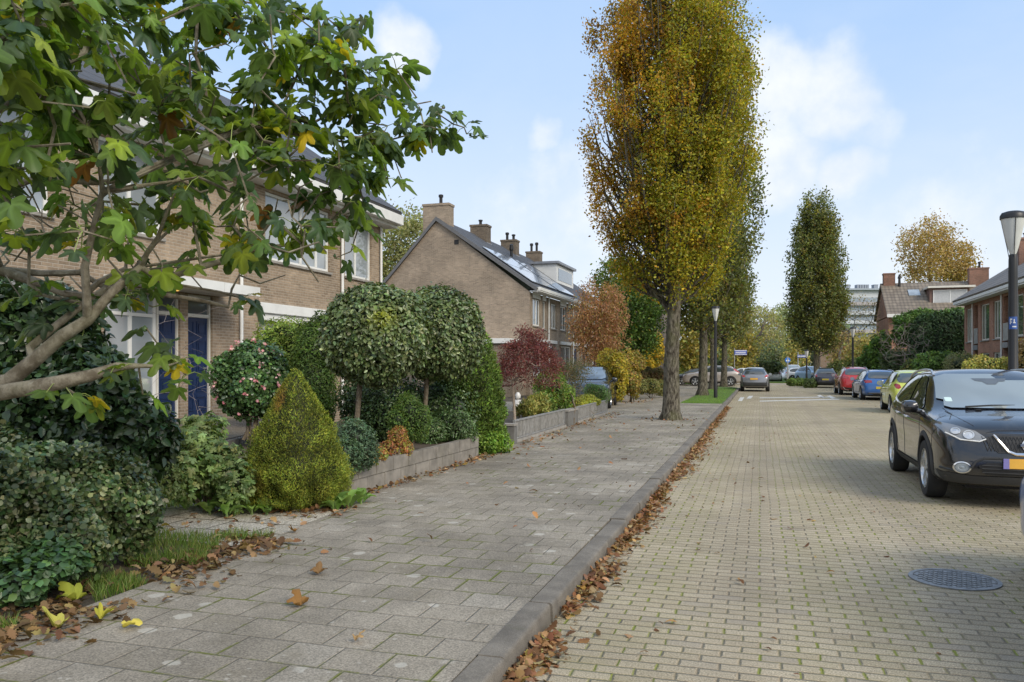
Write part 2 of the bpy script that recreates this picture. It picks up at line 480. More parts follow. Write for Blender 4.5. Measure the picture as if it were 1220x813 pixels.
BARK_P=barkmat('pale_bark',(.30,.24,.19),(.42,.35,.28),12,.4,.5)

# ------------------------------------------------------------------ ground materials
def paver_road():
    m,t,bs=newmat('brick_paving'); p=coords(t); x,y,z=t.xyz(p)
    _,wc=t.noise(p,.55,2); wx,wy,wz=t.xyz(wc)
    _,wd=t.noise(p,3.5,2); vx,vy,vz=t.xyz(wd)
    X=t.math('ADD',x,t.math('ADD',t.math('MULTIPLY',t.math('SUBTRACT',wx,.5),.05),t.math('MULTIPLY',t.math('SUBTRACT',vx,.5),.022)))
    Y=t.math('ADD',y,t.math('ADD',t.math('MULTIPLY',t.math('SUBTRACT',wy,.5),.08),t.math('MULTIPLY',t.math('SUBTRACT',vy,.5),.024)))
    X=t.math('ADD',X,t.math('MULTIPLY',y,.014))
    du,dv,rnd,rc=masonry(t,X,Y,.212,.107,.01)
    fine,_=t.noise(p,95,4,.75); mid,_=t.noise(p,38,3,.6); big,_=t.noise(p,.35,4,.6); med,_=t.noise(p,2.0,4,.6)
    # rounded, slightly uneven edges
    e=t.math('MINIMUM',t.math('ADD',du,.0015),dv)
    e=t.math('ADD',e,t.math('MULTIPLY',t.math('SUBTRACT',mid,.5),.007))
    j=t.ramp(e,.002,.008,.78,0)
    c=t.mix(rnd,(.368,.308,.215),(.445,.378,.27))
    k=t.ramp(fine,.30,.70,.42,1.5); c=t.mix(1.0,c,t.comb(k,k,k),'MULTIPLY')
    c=t.mix(t.ramp(fine,.66,.74,0,.6),c,(.60,.56,.48))
    k=t.ramp(big,.3,.7,.84,1.14); c=t.mix(1.0,c,t.comb(k,k,k),'MULTIPLY')
    c=t.mix(t.ramp(med,.55,.8,0,.3),c,(.24,.20,.14))
    # tyre-darkened lanes and a greenish film where nobody drives
    lane=t.math('ABSOLUTE',t.math('SUBTRACT',t.math('ABSOLUTE',t.math('SUBTRACT',x,.55)),.75))
    gm=t.math('MULTIPLY',t.ramp(lane,.15,.55),t.ramp(med,.35,.65))
    c=t.mix(t.math('MULTIPLY',gm,.20),c,(.31,.28,.12))
    c=t.mix(t.math('MULTIPLY',t.ramp(lane,.30,.05),.16),c,(.20,.165,.12))
    pt,_=t.noise(p,.9,5,.7); c=t.mix(t.ramp(pt,.56,.74,0,.4),c,(.19,.165,.125))
    c=t.mix(t.math('MULTIPLY',t.ramp(rnd,.93,.97),.4),c,(.22,.19,.16))
    perp=t.math('MULTIPLY',t.ramp(t.math('SUBTRACT',du,t.math('MULTIPLY',t.math('SUBTRACT',mid,.42),.02)),.003,.011,1,0),t.ramp(dv,.001,.008))
    mossn,_=t.noise(p,1.3,3,.6)
    col_id=t.n('ShaderNodeTexWhiteNoise',noise_dimensions='1D'); t.L.new(t.math('ROUND',t.math('DIVIDE',X,.106)),col_id.inputs['W'])
    cm=t.ramp(col_id.outputs[0],.25,.65)
    rm=t.ramp(rnd,.15,.5)
    moss=t.math('MULTIPLY',t.math('MULTIPLY',perp,t.ramp(mossn,.20,.42)),t.math('MULTIPLY',t.math('MAXIMUM',cm,t.ramp(mossn,.55,.7)),rm))
    mcol=t.mix(mid,(.13,.155,.03),(.30,.32,.06))
    jc=t.mix(t.ramp(mossn,.42,.66,0,.65),t.mix(mid,(.12,.095,.062),(.28,.225,.15)),(.19,.19,.05))
    c=t.mix(j,c,jc); c=t.mix(moss,c,mcol)
    t.L.new(c,bs.inputs['Base Color']); bs.inputs['Roughness'].default_value=.88; bs.inputs['Specular IOR Level'].default_value=.25
    h=t.math('ADD',t.math('MULTIPLY',t.ramp(e,.002,.016),1.0),t.math('ADD',t.math('MULTIPLY',fine,.3),t.math('MULTIPLY',rnd,.25)))
    h=t.math('ADD',h,t.math('MULTIPLY',moss,.5))
    t.L.new(t.bump(h,.95,.012),bs.inputs['Normal'])
    return m
def paver_walk():
    m,t,bs=newmat('concrete_slabs'); p=coords(t); x,y,z=t.xyz(p)
    _,wc=t.noise(p,.6,2); wx,wy,wz=t.xyz(wc)
    X=t.math('ADD',t.math('ADD',x,t.math('MULTIPLY',y,.014)),t.math('MULTIPLY',t.math('SUBTRACT',wx,.5),.03))
    Y=t.math('ADD',y,t.math('MULTIPLY',t.math('SUBTRACT',wy,.5),.05))
    du,dv,rnd,rc=masonry(t,X,Y,.302,.302,.01)
    fine,_=t.noise(p,85,4,.75); mid,_=t.noise(p,30,3,.6); big,_=t.noise(p,.8,6,.68); med,_=t.noise(p,2.6,4,.6)
    e=t.math('MINIMUM',du,dv); e=t.math('ADD',e,t.math('MULTIPLY',t.math('SUBTRACT',mid,.5),.005))
    j=t.ramp(e,-.0008,.0034,.9,0)
    c=t.mix(t.ramp(rnd,.0,1.0),(.256,.224,.176),(.29,.254,.202))
    c=t.mix(t.ramp(rnd,.90,.93,0,.40),c,(.33,.30,.25))
    k=t.ramp(fine,.28,.72,.50,1.45); c=t.mix(1.0,c,t.comb(k,k,k),'MULTIPLY')
    k=t.ramp(big,.3,.7,.70,1.25); c=t.mix(1.0,c,t.comb(k,k,k),'MULTIPLY')
    c=t.mix(t.ramp(med,.5,.75,0,.5),c,(.17,.145,.10))
    # lichen and old gum: pale roundish blotches
    vo=t.n('ShaderNodeTexVoronoi',feature='F1'); vo.inputs['Scale'].default_value=4.2; t.L.new(t.vmath('ADD',p,t.vmath('MULTIPLY',t.noise(p,9,3)[1],(.08,.08,.0))),vo.inputs['Vector'])
    vr=t.xyz(vo.outputs['Color'])[0]
    sp=t.math('MULTIPLY',t.ramp(t.math('SUBTRACT',vo.outputs['Distance'],t.math('MULTIPLY',vr,.16)),.045,.085,1,0),t.ramp(t.math('ADD',big,t.math('MULTIPLY',vr,.34)),.66,.78))
    v2=t.n('ShaderNodeTexVoronoi',feature='F1'); v2.inputs['Scale'].default_value=13; t.L.new(t.vmath('ADD',p,t.vmath('MULTIPLY',t.noise(p,22,2)[1],(.04,.04,.0))),v2.inputs['Vector'])
    s2=t.math('MULTIPLY',t.ramp(v2.outputs['Distance'],.12,.2,1,0),t.ramp(t.math('ADD',med,t.math('MULTIPLY',t.xyz(v2.outputs['Color'])[1],.3)),.70,.80))
    c=t.mix(t.math('MULTIPLY',t.math('MAXIMUM',sp,t.math('MULTIPLY',s2,.8)),.5),c,(.56,.53,.46))
    mossn,_=t.noise(p,1.1,4,.65)
    jc=t.mix(t.ramp(t.math('ADD',mossn,t.math('MULTIPLY',t.math('SUBTRACT',mid,.5),.35)),.55,.70),(.10,.08,.055),(.16,.155,.05))
    c=t.mix(j,c,jc)
    mo=t.math('MULTIPLY',t.ramp(e,.004,.016,1,0),t.ramp(t.math('ADD',mossn,t.math('MULTIPLY',mid,.25)),.60,.72))
    c=t.mix(mo,c,t.mix(mid,(.07,.09,.02),(.20,.21,.04)))
    t.L.new(c,bs.inputs['Base Color']); bs.inputs['Roughness'].default_value=.86; bs.inputs['Specular IOR Level'].default_value=.3
    h=t.math('ADD',t.math('ADD',t.ramp(e,.001,.010),t.math('MULTIPLY',fine,.22)),t.math('ADD',t.math('MULTIPLY',rnd,.35),t.math('MULTIPLY',mo,.5)))
    t.L.new(t.bump(h,.8,.010),bs.inputs['Normal'])
    return m
def kerbmat():
    m,t,bs=newmat('kerb_concrete'); p=coords(t)
    fine,_=t.noise(p,140,3,.65); med,_=t.noise(p,3,5,.65); big,_=t.noise(p,.8,3)
    c=t.mix(t.ramp(med,.3,.7),(.12,.105,.085),(.215,.19,.155))
    k=t.ramp(fine,.25,.75,.72,1.28); c=t.mix(1.0,c,t.comb(k,k,k),'MULTIPLY')
    c=t.mix(t.ramp(fine,.7,.76,0,.5),c,(.42,.40,.36))
    n2,_=t.noise(p,7,4,.6); c=t.mix(t.math('MULTIPLY',t.ramp(n2,.6,.72),t.ramp(t.xyz(p)[2],.13,.02,0.1,.6)),c,(.10,.12,.03))
    z=t.xyz(p)[2]; c=t.mix(t.ramp(z,.0,.09,.55,0),c,(.075,.065,.045))
    t.L.new(c,bs.inputs['Base Color']); bs.inputs['Roughness'].default_value=.85
    t.L.new(t.bump(t.math('ADD',fine,t.math('MULTIPLY',med,2.0)),.6,.006),bs.inputs['Normal'])
    return m
def earth(name,c1,c2,c3):
    m,t,bs=newmat(name); p=coords(t)
    a,_=t.noise(p,.5,5,.65); b,_=t.noise(p,22,4,.7)
    c=t.mix(t.ramp(a,.35,.65),c1,c2); c=t.mix(t.ramp(b,.5,.7,0,.7),c,c3)
    t.L.new(c,bs.inputs['Base Color']); bs.inputs['Roughness'].default_value=.97
    t.L.new(t.bump(b,1.0,.03),bs.inputs['Normal']); return m
ROADM=paver_road(); WALKM=paver_walk(); KERBM=kerbmat()
EARTH=earth('bare_garden_earth',(.085,.062,.042),(.06,.05,.032),(.13,.10,.065))
TURF=earth('turf',(.085,.15,.03),(.12,.19,.035),(.06,.10,.02))
FARGR=earth('far_ground',(.10,.12,.05),(.16,.15,.10),(.08,.10,.04))
EXPOSED=None
def exposed():
    m,t,bs=newmat('exposed_aggregate_slabs'); p=coords(t); x,y,z=t.xyz(p)
    du,dv,rnd,_=masonry(t,x,y,.50,.40,.01)
    vo=t.n('ShaderNodeTexVoronoi'); vo.inputs['Scale'].default_value=75; t.L.new(p,vo.inputs['Vector'])
    vc=t.xyz(vo.outputs['Color'])[0]
    c=t.mix(vc,(.36,.31,.23),(.72,.66,.55)); k=t.ramp(vo.outputs['Distance'],.3,.8,1.05,.55); c=t.mix(1.0,c,t.comb(k,k,k),'MULTIPLY')
    c=t.mix(t.ramp(rnd,.2,.8,0,.25),c,(.22,.19,.14))
    n,_=t.noise(p,5,4); j=t.ramp(t.math('ADD',t.math('MINIMUM',du,dv),t.math('MULTIPLY',t.math('SUBTRACT',n,.5),.02)),.006,.014,1,0)
    c=t.mix(j,c,(.09,.075,.045))
    t.L.new(c,bs.inputs['Base Color']); bs.inputs['Roughness'].default_value=.85
    t.L.new(t.bump(t.math('SUBTRACT',t.math('MULTIPLY',vo.outputs['Distance'],-1.0),j),.8,.008),bs.inputs['Normal']); return m
EXPOSED=exposed()
PAINT=plain('worn_road_paint',(.62,.61,.57),.7,0,.2,14,dirt=.35)

def sheet(name, pts, z, mat, kind='structure'):
    b=MB(); n=len(pts); b.add([(x,y,z) for x,y in pts],[tuple(range(n))])
    return tag(b.build(name,mat,fix=False),kind=kind)
def slab(name, pts, z0, z1, mat):
    b=MB(); b.prism(pts,'z',z0,z1); return tag(b.build(name,mat),kind='structure')
def kx(y): return -1.253-.014*y          # street-side face of the left kerb
SWZ=.12                                    # pavement height
sheet('ground',[(-900,-60),(900,-60),(900,1600),(-900,1600)],-.03,FARGR)
YX0,YX1=63.0,73.5                         # the crossing street
sheet('road',[(kx(-12)-.02,-12),(6.3,-12),(6.3,YX0),(kx(YX0)-.02,YX0)],0,ROADM)
sheet('cross_street',[(-70,YX0),(70,YX0),(70,YX1),(-70,YX1)],.0,ROADM)
sheet('far_road',[(-5.2,YX1),(6.5,YX1),(11.5,260),(-.5,260)],.0,plain('far_paving',(.36,.31,.24),.9,0,.15,2))
# kerb of separate stones, one structure
def kerb(name, pts, width, h, side, gap=.012, ln=1.0, mat=KERBM):
    b=MB(); rr=random.Random(3)
    for (x0,y0),(x1,y1) in zip(pts[:-1],pts[1:]):
        L=math.hypot(x1-x0,y1-y0); n=max(1,round(L/ln)); ux,uy=(x1-x0)/L,(y1-y0)/L; nx,ny=uy*side,-ux*side
        for i in range(n):
            a=i*L/n+gap/2+rr.uniform(0,.006); e=(i+1)*L/n-gap/2; dz=rr.uniform(-.007,.007); dn=rr.uniform(-.012,.008); dn2=dn+rr.uniform(-.008,.008)
            # profile: face slightly battered, rounded nose
            pr=[(.006,-.06),(0,h-.022),(-.004,h-.010),(-.011,h-.003),(-.022,h),(-width,h),(-width,-.06)]
            vs=[]
            for s_,d_ in ((a,dn),(e,dn2)):
                for q,zq in pr:
                    off=q+d_+ (.0)
                    vs.append((x0+ux*s_+nx*off,y0+uy*s_+ny*off,zq+(dz if zq>0 else 0)))
            m_=len(pr)
            b.add(vs,[tuple(range(m_-1,-1,-1)),tuple(range(m_,2*m_))]+[(k,(k+1)%m_,m_+(k+1)%m_,m_+k) for k in range(m_)])
    return tag(b.build(name,mat,smooth=True,angle=35),kind='structure')
KW=.145
kerb('kerb',[(kx(-9),-9),(kx(41),41),(kx(58),58),(kx(61)-.6,60.8),(kx(62)-2.0,62.3)],KW,SWZ,1)
JO=KW+.012
def wx(y): return -4.56-.0165*y
slab('pavement',[(kx(-9)-JO,-9),(kx(33.6)-JO,33.6),(-10.0,33.6),(-10.0,26.0),(wx(26),26.0),(wx(8.1),8.1),(-4.32,8.0),(-4.15,5.8),(-4.07,3.2),(-4.07,-9)],-.02,SWZ-.006,WALKM)
slab('far_pavement',[(-10.0,33.604),(-3.55,33.604),(-3.95,62.4),(-10.0,62.4)],-.02,SWZ-.006,WALKM)
slab('verge',[(kx(34)-JO,33.612),(kx(58)-JO,58),(kx(61)-2.3,62.0),(-3.946,62.0),(-3.546,33.612)],-.02,SWZ+.005,TURF)
slab('garden',[(-30,-9),(-4.082,-9),(-4.082,3.2),(-4.162,5.8),(-4.332,8.0),(wx(8.1)-.012,8.11),(wx(26)-.012,25.99),(-10.012,26),(-10.012,62.4),(-30,62.4)],-.02,SWZ-.02,EARTH)
sheet('stone_path',[(-4.10,5.85),(-4.25,7.7),(-7.4,8.3),(-7.4,6.1)],SWZ-.010,EXPOSED)
# right side: kerb, pavement with a build-out where the near lamp stands
kerb('kerb_far_side',[(5.5,62),(5.5,20.4),(4.05,18.6),(4.05,-9)],KW,SWZ,1)
slab('pavement_far_side',[(4.21,-9),(4.21,18.5),(5.66,20.3),(5.66,62),(7.4,62),(7.4,-9)],-.02,SWZ-.006,WALKM)
slab('front_garden_far_side',[(7.41,-9),(7.41,62),(40,62),(40,-9)],-.02,SWZ-.02,TURF)
# islands and verges beyond the crossing
slab('traffic_island',[(-1.4,YX1+7),(3.2,YX1+7),(5.2,128),(1.6,128)],-.02,.12,TURF)
slab('park_lawn',[(-80,YX1+2),(-6.2,YX1+2),(-2.0,260),(-80,260)],-.02,.10,TURF)
slab('far_lawn',[(7.5,YX1+2),(80,YX1+2),(80,260),(13.0,260)],-.02,.10,TURF)
# road paint
b=MB()
for (pts) in [[(879,478),(884,478),(887,473.5),(882,473.5)],[(889.5,475),(894.5,475),(897.5,471.8),(892.5,471.8)],
              [(905,478.6),(1000,476.2),(1000,475.4),(905,477.6)],[(905,474.6),(988,473.6),(988,472.9),(905,473.8)],
              [(973,471.5),(977,470.6),(984,473.8),(980,474.6)],[(985,472.2),(989,471.4),(996,474.4),(991,475.2)]]:
    n=len(pts); b.add([(*G(px,py,.004).xy,.004) for px,py in pts],[tuple(range(n))])
tag(b.build('road_markings',PAINT,fix=False),kind='structure')
# ------------------------------------------------------------------ building kit
def planeX(X, sgn=1):
    """facade facing +X (sgn 1) or -X (-1): u along y, v up, w outward"""
    return lambda u,v,w=0: (X+sgn*w,u,v)
def wallgrid(b, f, u0,u1,v0,v1, holes, depth=.12, mi=0):
    us=sorted({u0,u1,*[h[0] for h in holes],*[h[1] for h in holes]}); vs=sorted({v0,v1,*[h[2] for h in holes],*[h[3] for h in holes]})
    us=[u for u in us if u0<=u<=u1]; vs=[v for v in vs if v0<=v<=v1]
    for a,c in zip(us[:-1],us[1:]):
        for d,e in zip(vs[:-1],vs[1:]):
            mu,mv=(a+c)/2,(d+e)/2
            if any(h[0]<mu<h[1] and h[2]<mv<h[3] for h in holes): continue
            b.add([f(a,d),f(c,d),f(c,e),f(a,e)],[(0,1,2,3)],mi)
    for h in holes:
        a,c,d,e=h
        for p,q in (((a,d),(c,d)),((c,d),(c,e)),((c,e),(a,e)),((a,e),(a,d))):
            b.add([f(*p),f(*q),f(*q,-depth),f(*p,-depth)],[(0,1,2,3)],mi)
def window(parent, f, u0,u1,v0,v1, mulls=(), trans=(), fm=WHITE, gm=GLASS, sill=True, back=.09, fw=.07, curtain=None, sillm=CONC):
    b=MB()
    F=lambda u,v,w:f(u,v,w-back)
    b.box((u0+.002,v0+.002,-.04),(u0+fw,v1-.002,.03),f=F); b.box((u1-fw,v0+.002,-.04),(u1-.002,v1-.002,.03),f=F)
    b.box((u0+fw,v0+.002,-.04),(u1-fw,v0+fw,.03),f=F); b.box((u0+fw,v1-fw,-.04),(u1-fw,v1-.002,.03),f=F)
    for m in mulls:
        x=u0+(u1-u0)*m; b.box((x-fw*.55,v0+fw,-.04),(x+fw*.55,v1-fw,.032),f=F)
    for m in trans:
        x=v0+(v1-v0)*m; b.box((u0+fw,x-fw*.45,-.04),(u1-fw,x+fw*.45,.034),f=F)
    o=b.build('window',fm,parent,bevel=.006)
    p=MB(); p.box((u0+fw*.9,v0+fw*.9,-.012),(u1-fw*.9,v1-fw*.9,0),f=F); p.build('pane',gm,o)
    if curtain:
        k=MB(); n=26; ua,ub=curtain
        pts=[]
        for i in range(n+1):
            uu=u0+fw+(u1-u0-2*fw)*(ua+(ub-ua)*i/n); pts.append((uu,.018+.012*math.sin(i*1.9)))
        for i in range(n):
            (a,wa),(c,wc)=pts[i],pts[i+1]
            k.add([F(a,v0+fw,.004+wa*.2),F(c,v0+fw,.004+wc*.2),F(c,v1-fw,.004+wc*.2),F(a,v1-fw,.004+wa*.2)],[(0,1,2,3)])
        k.build('curtain',CURT,o)
    if sill:
        s=MB(); s.box((u0-.04,v0-.07,-.06),(u1+.04,v0-.005,.06+back),f=F); s.build('sill',sillm,o,bevel=.008)
    return o
def pipe(parent, pts, r=.04, m=WHITE, name='downpipe'):
    b=MB(); b.tube(pts,r,10); return b.build(name,m,parent,smooth=True)
def chimney(parent, x,y,z0,z1, sx,sy, flues=(), m=BRICK_D):
    b=MB(); b.box((x-sx/2,y-sy/2,z0),(x+sx/2,y+sy/2,z1-.12)); b.box((x-sx/2-.04,y-sy/2-.04,z1-.12),(x+sx/2+.04,y+sy/2+.04,z1))
    o=b.build('chimney',m,parent)
    for fx,fy,h in flues:
        k=MB(); k.lathe([(.09,z1-.02),(.09,z1+h*.7),(.13,z1+h*.72),(.13,z1+h*.95),(.05,z1+h)],12,f=lambda a,c,d,fx=fx,fy=fy:(a+x+fx,c+y+fy,d)); k.build('flue_pipe',DARK,o,smooth=True)
    fl=MB(); fl.box((x-sx/2-.05,y-sy/2-.05,z0-.02),(x+sx/2+.05,y+sy/2+.05,z0+.25)); fl.build('flashing',LEAD,o)
    return o
def roofslab(parent, y0,y1, xe,ze, xr,zr, m, th=.10, name='roof'):
    b=MB(); dx,dz=xr-xe,zr-ze; L=math.hypot(dx,dz); nx,nz_=-dz/L*th,dx/L*th
    if nz_<0: nx,nz_=-nx,-nz_
    b.prism([(xe,ze),(xr,zr),(xr+nx,zr+nz_),(xe+nx,ze+nz_)],'y',y0,y1); return b.build(name,m,parent)

# ------------------------------------------------------------------ left: near terrace with the blue doors (X = -11.3)
FXN=-11.3
def near_house(y0,y1,label,holes):
    h=thing('terraced_house',label,'house',(FXN,(y0+y1)/2,.10),0,'brick terraced houses on the near left')
    h_inv=lambda f:(lambda u,v,w=0:tuple(Vector(f(u,v,w))-Vector((h.location.x,h.location.y,0))))
    f=h_inv(planeX(FXN)); return h,f
def loc(h): 
    o=h.location.copy(); return lambda x,y,z:(x-o.x,y-o.y,z-o.z)
# left unit
ya,yb,yc=6.6,13.785,22.55
def roof_and_ends(h,y0,y1,end):
    L=h.location
    xe,ze,xr,zr=FXN+.55,6.08,FXN-4.6,9.6
    roofslab(h,y0-L.y,y1+(.25 if end else 0)-L.y,xe-L.x,ze,xr-L.x,zr,TILE_D)
    roofslab(h,y0-L.y,y1+(.25 if end else 0)-L.y,xr-4.9-L.x,ze,xr-L.x-.001,zr,TILE_D)
    b=MB(); b.box((FXN+.30-L.x,y0-L.y,5.78),(FXN+.62-L.x,y1+(.30 if end else 0)-L.y,6.07)); b.build('fascia',WHITE,h,bevel=.01)
    b=MB(); b.box((FXN+.0-L.x,y0-L.y,5.70),(FXN+.42-L.x,y1+(.28 if end else 0)-L.y,5.775)); b.build('soffit',WHITE,h)
    for yy in ([y0,y1] if end else [y0]):
        g=MB(); g.prism([(FXN-L.x-.002,.1),(FXN-L.x-.002,5.7),(FXN-4.6-L.x,9.5),(FXN-9.2-L.x,6.2),(FXN-9.2-L.x,.1)],'y',yy-L.y-(.15 if yy==y1 else 0),yy-L.y+(0 if yy==y1 else .15)); g.build('gable_wall',BRICK_L,h)
h,f=near_house(ya,yb,'tan brick terraced house behind the fig tree, blue door beside white sidelight windows',None); L=h.location
holes=[(11.75,13.70,.47,2.98),(7.3,11.0,.9,2.9),(7.5,10.6,4.0,5.6),(11.6,13.2,4.0,5.6)]
b=MB(); wallgrid(b,f,ya,yb,-.1,5.74,holes,.16); b.build('wall',BRICK_L,h,fix=False)
window(h,f,11.75,13.08,.47,2.98,(.5,),(.80,),WHITE,GLASS_P,back=.08)
window(h,f,7.3,11.0,.9,2.9,(.33,.66),(),WHITE,GLASS,curtain=(0,1)); window(h,f,7.5,10.6,4.0,5.6,(.5,),(),WHITE,GLASS_P); window(h,f,11.6,13.2,4.0,5.6,(.5,),(),WHITE,GLASS_P)
def door(h,f,u0,u1,v0,v1,trans,panels=5,cols=2,window_top=False):
    F=lambda u,v,w:f(u,v,w-.10)
    b=MB(); fw=.055
    b.box((u0,v0,-.05),(u0+fw,trans+.5,.05),f=F); b.box((u1-fw,v0,-.05),(u1,trans+.5,.05),f=F); b.box((u0+fw,trans+.5-fw,-.05),(u1-fw,trans+.5,.05),f=F); b.box((u0+fw,v1,-.05),(u1-fw,v1+.07,.05),f=F)
    fr=b.build('door_frame',CREAM,h,bevel=.006)
    k=MB(); k.box((u0+fw,v1+.07,-.01),(u1-fw,trans+.5-fw,.0),f=F); k.build('pane',GLASS,fr)
    b=MB(); a,c=u0+fw+.004,u1-fw-.004; b.box((a,v0+.01,-.03),(c,v1-.004,.012),f=F)
    W=(c-a)/cols; Hh=(v1-v0-.1)/panels
    for i in range(cols):
        for j in range(panels):
            if window_top and j==panels-2: continue
            x0,x1=a+W*i+.07*W*2/cols+.02,a+W*(i+1)-.07*W*2/cols-.02; z0,z1=v0+.07+Hh*j+.045,v0+.07+Hh*(j+1)-.045
            # raised field inside a sunk moulding
            b.box((x0,z0,.012),(x1,z0+.025,.026),f=F); b.box((x0,z1-.025,.012),(x1,z1,.026),f=F); b.box((x0,z0+.025,.012),(x0+.025,z1-.025,.026),f=F); b.box((x1-.025,z0+.025,.012),(x1,z1-.025,.026),f=F)
            b.box((x0+.055,z0+.055,.012),(x1-.055,z1-.055,.022),f=F)
    d=b.build('door',BLUE_DOOR,h,bevel=.005)
    if window_top:
        k=MB(); j=panels-2; k.box((a+.1,v0+.07+Hh*j+.04,.013),(c-.1,v0+.07+Hh*(j+1)-.04,.02),f=F); k.build('pane',GLASS,d)
    k=MB(); k.tube([F(c-.07,v0+1.0,.015),F(c-.07,v0+1.0,.06),F(c-.18,v0+1.0,.065)],.011,8); k.build('handle',GREY_METAL,d,smooth=True)
    s=MB(); s.box((u0-.05,v0-.16,-.06),(u1+.05,v0-.001,.32),f=F); s.build('doorstep',CONC_D,h,bevel=.01)
    return d
door(h,f,13.10,13.72,.47,2.52,2.48,5,1,True)
b=MB(); b.box((FXN-L.x+.002,11.7-L.y,3.0),(FXN+.95-L.x,13.78-L.y,3.14)); cn=b.build('canopy',CREAM,h,bevel=.01)
b=MB(); b.box((FXN+.951-L.x,11.68-L.y,2.98),(FXN+.985-L.x,13.78-L.y,3.17)); b.build('edge_board',WHITE,cn)
roof_and_ends(h,ya,yb,False)
# right unit (end of terrace)
h,f=near_house(yb,yc,'tan brick end house with white downpipes and a white boxed lintel above its window',None); L=h.location
holes=[(13.80,14.70,.47,2.98),(16.35,19.55,.75,2.72),(16.6,19.55,4.02,5.62),(20.35,21.95,4.02,5.62)]
b=MB(); wallgrid(b,f,yb+.001,yc,-.1,5.74,holes,.16); b.build('wall',BRICK_L,h,fix=False)
door(h,f,13.80,14.70,.47,2.52,2.48,5,2)
window(h,f,16.35,19.55,.75,2.55,(.33,.66),(),WHITE,GLASS,curtain=(0,.4)); window(h,f,16.6,19.55,4.02,5.62,(.55,.8),(),WHITE,GLASS_P); window(h,f,20.35,21.95,4.02,5.62,(.45,),(),WHITE,GLASS_P)
b=MB(); b.box((16.2,2.74,.002),(19.75,2.98,.16),f=f); b.box((16.3,2.56,.002),(19.65,2.735,.10),f=f); b.build('boxed_lintel',WHITE,h,bevel=.012)
pipe(h,[f(15.6,z,.07) for z in (.15,2.9,5.72)]); pipe(h,[f(20.1,z,.07) for z in (.15,2.9,5.72)]); pipe(h,[f(22.44,z,.07) for z in (.15,2.9,5.72)])
b=MB(); b.box((FXN-L.x+.002,13.79-L.y,3.0),(FXN+.95-L.x,14.95-L.y,3.14)); cn=b.build('canopy',CREAM,h,bevel=.01)
b=MB(); b.box((FXN+.951-L.x,13.79-L.y,2.98),(FXN+.985-L.x,14.97-L.y,3.17)); b.build('edge_board',WHITE,cn)
roof_and_ends(h,yb,yc,True)
# lit porch lamp under the canopy
pl=thing('porch_lamp','small round lit porch lamp glowing warm under the door canopy','lamp',(FXN+.50,12.95,3.10))
LIT=plain('lit_lamp_glass',(1,.55,.12),.4,emit=1.2)
b=MB(); b.lathe([(.06,-.06),(.085,-.045),(.085,-.022)],20); b.build('lamp_shade',LIT,pl,smooth=True)
b=MB(); b.lathe([(.095,-.021),(.095,0)],20); b.build('mount',WHITE,pl)

# ------------------------------------------------------------------ left: second terrace with the big gable (Y = 41)
GX,GY=-12.0,41.0
def eavez(): return 5.42
RX_,RZ=-17.2,9.30
XB=-22.2; ZB=3.9
UNIT=5.9
labels=['tan brick end house with a plain gable wall and solar panels on its roof','terraced house next to the plain gable, with its solar panels edging a bare roof','terraced house with a white boxed dormer on its slate grey roof','terraced house farthest along the row, half behind orange tree']
def far_house(i, label):
    y0=GY+i*UNIT; y1=y0+UNIT
    h=thing('terraced_house',label,'house',(GX,y0,.20),0,'brick terraced houses in the second row on the left'); L=h.location
    f=lambda u,v,w=0:(w,u,v)       # local
    hs=[(.55,2.0,3.55,4.98),(2.5,3.15,3.45,4.98),(4.3,5.5,3.55,4.98),(.6,3.2,.9,2.6),(3.9,4.9,.2,2.5)]
    b=MB(); wallgrid(b,f,.0 if i else .03,UNIT-.002,-.2,5.25,hs,.12); b.build('wall',BRICK_G,h,fix=False)
    for k,(a,c,d,e) in enumerate(hs[:4]): window(h,f,a,c,d,e,(.55,) if k in(0,2,3) else (),(),WHITE,GLASS,curtain=(.0,.35) if k==2 else None)
    if True:
        b=MB()
        b.box((hs[0][0]-.02,5.0,.003),(hs[0][1]+.02,5.28,.03),f=f); b.box((hs[1][0]-.02,5.0,.003),(hs[1][1]+.02,5.28,.03),f=f)
        b.build('white_panel',WHITE,h)
    b=MB(); b.box((3.92,.22,-.08),(4.88,2.48,-.03),f=f); b.build('door',BLUE_DOOR,h)
    b=MB(); b.box((.35,2.68,.003),(5.3,2.86,.12),f=f); b.build('boxed_lintel',WHITE,h)
    pipe(h,[f(3.62,z,.06) for z in (.2,2.7,5.25)],.05)
    gut=MB(); gut.box((.003,-.02 if i==0 else 0,5.27),(.55,UNIT-.003,5.33)); gut.box((.40,-.05 if i==0 else 0,5.335),(.58,UNIT-.003,5.50)); gut.build('gutter',WHITE,h,bevel=.01)
    roofslab(h,-.12 if i==0 else 0,UNIT-.003,.42,5.36,RX_-L.x,RZ,TILE_D)
    roofslab(h,-.12 if i==0 else 0,UNIT-.003,XB-L.x,ZB,RX_-L.x-.003,RZ,TILE_D)
    if i==0:
        g=MB(); g.prism([(-.001,-.2),(-.001,5.26),(RX_-L.x,RZ-.06),(XB-L.x,ZB-.05),(XB-L.x,-.2)],'y',0,.25); g.build('gable_wall',BRICK_G,h)
        # dark verge boards
        for (xa,za,xb,zb) in ((.42,5.36,RX_-L.x,RZ),(XB-L.x,ZB,RX_-L.x,RZ)):
            k=MB(); k.prism([(xa,za+.13),(xb,zb+.13),(xb,zb-.09),(xa,za-.09)],'y',-.17,-.122); k.build('verge_board',plain('verge_board',(.12,.12,.125),.6),h)
        k=MB(); k.box((-4.2,-.012,7.9),(-3.95,.02,8.15)); k.build('vent',DARK,h)
    return h
hs_=[far_house(i,labels[i]) for i in range(4)]
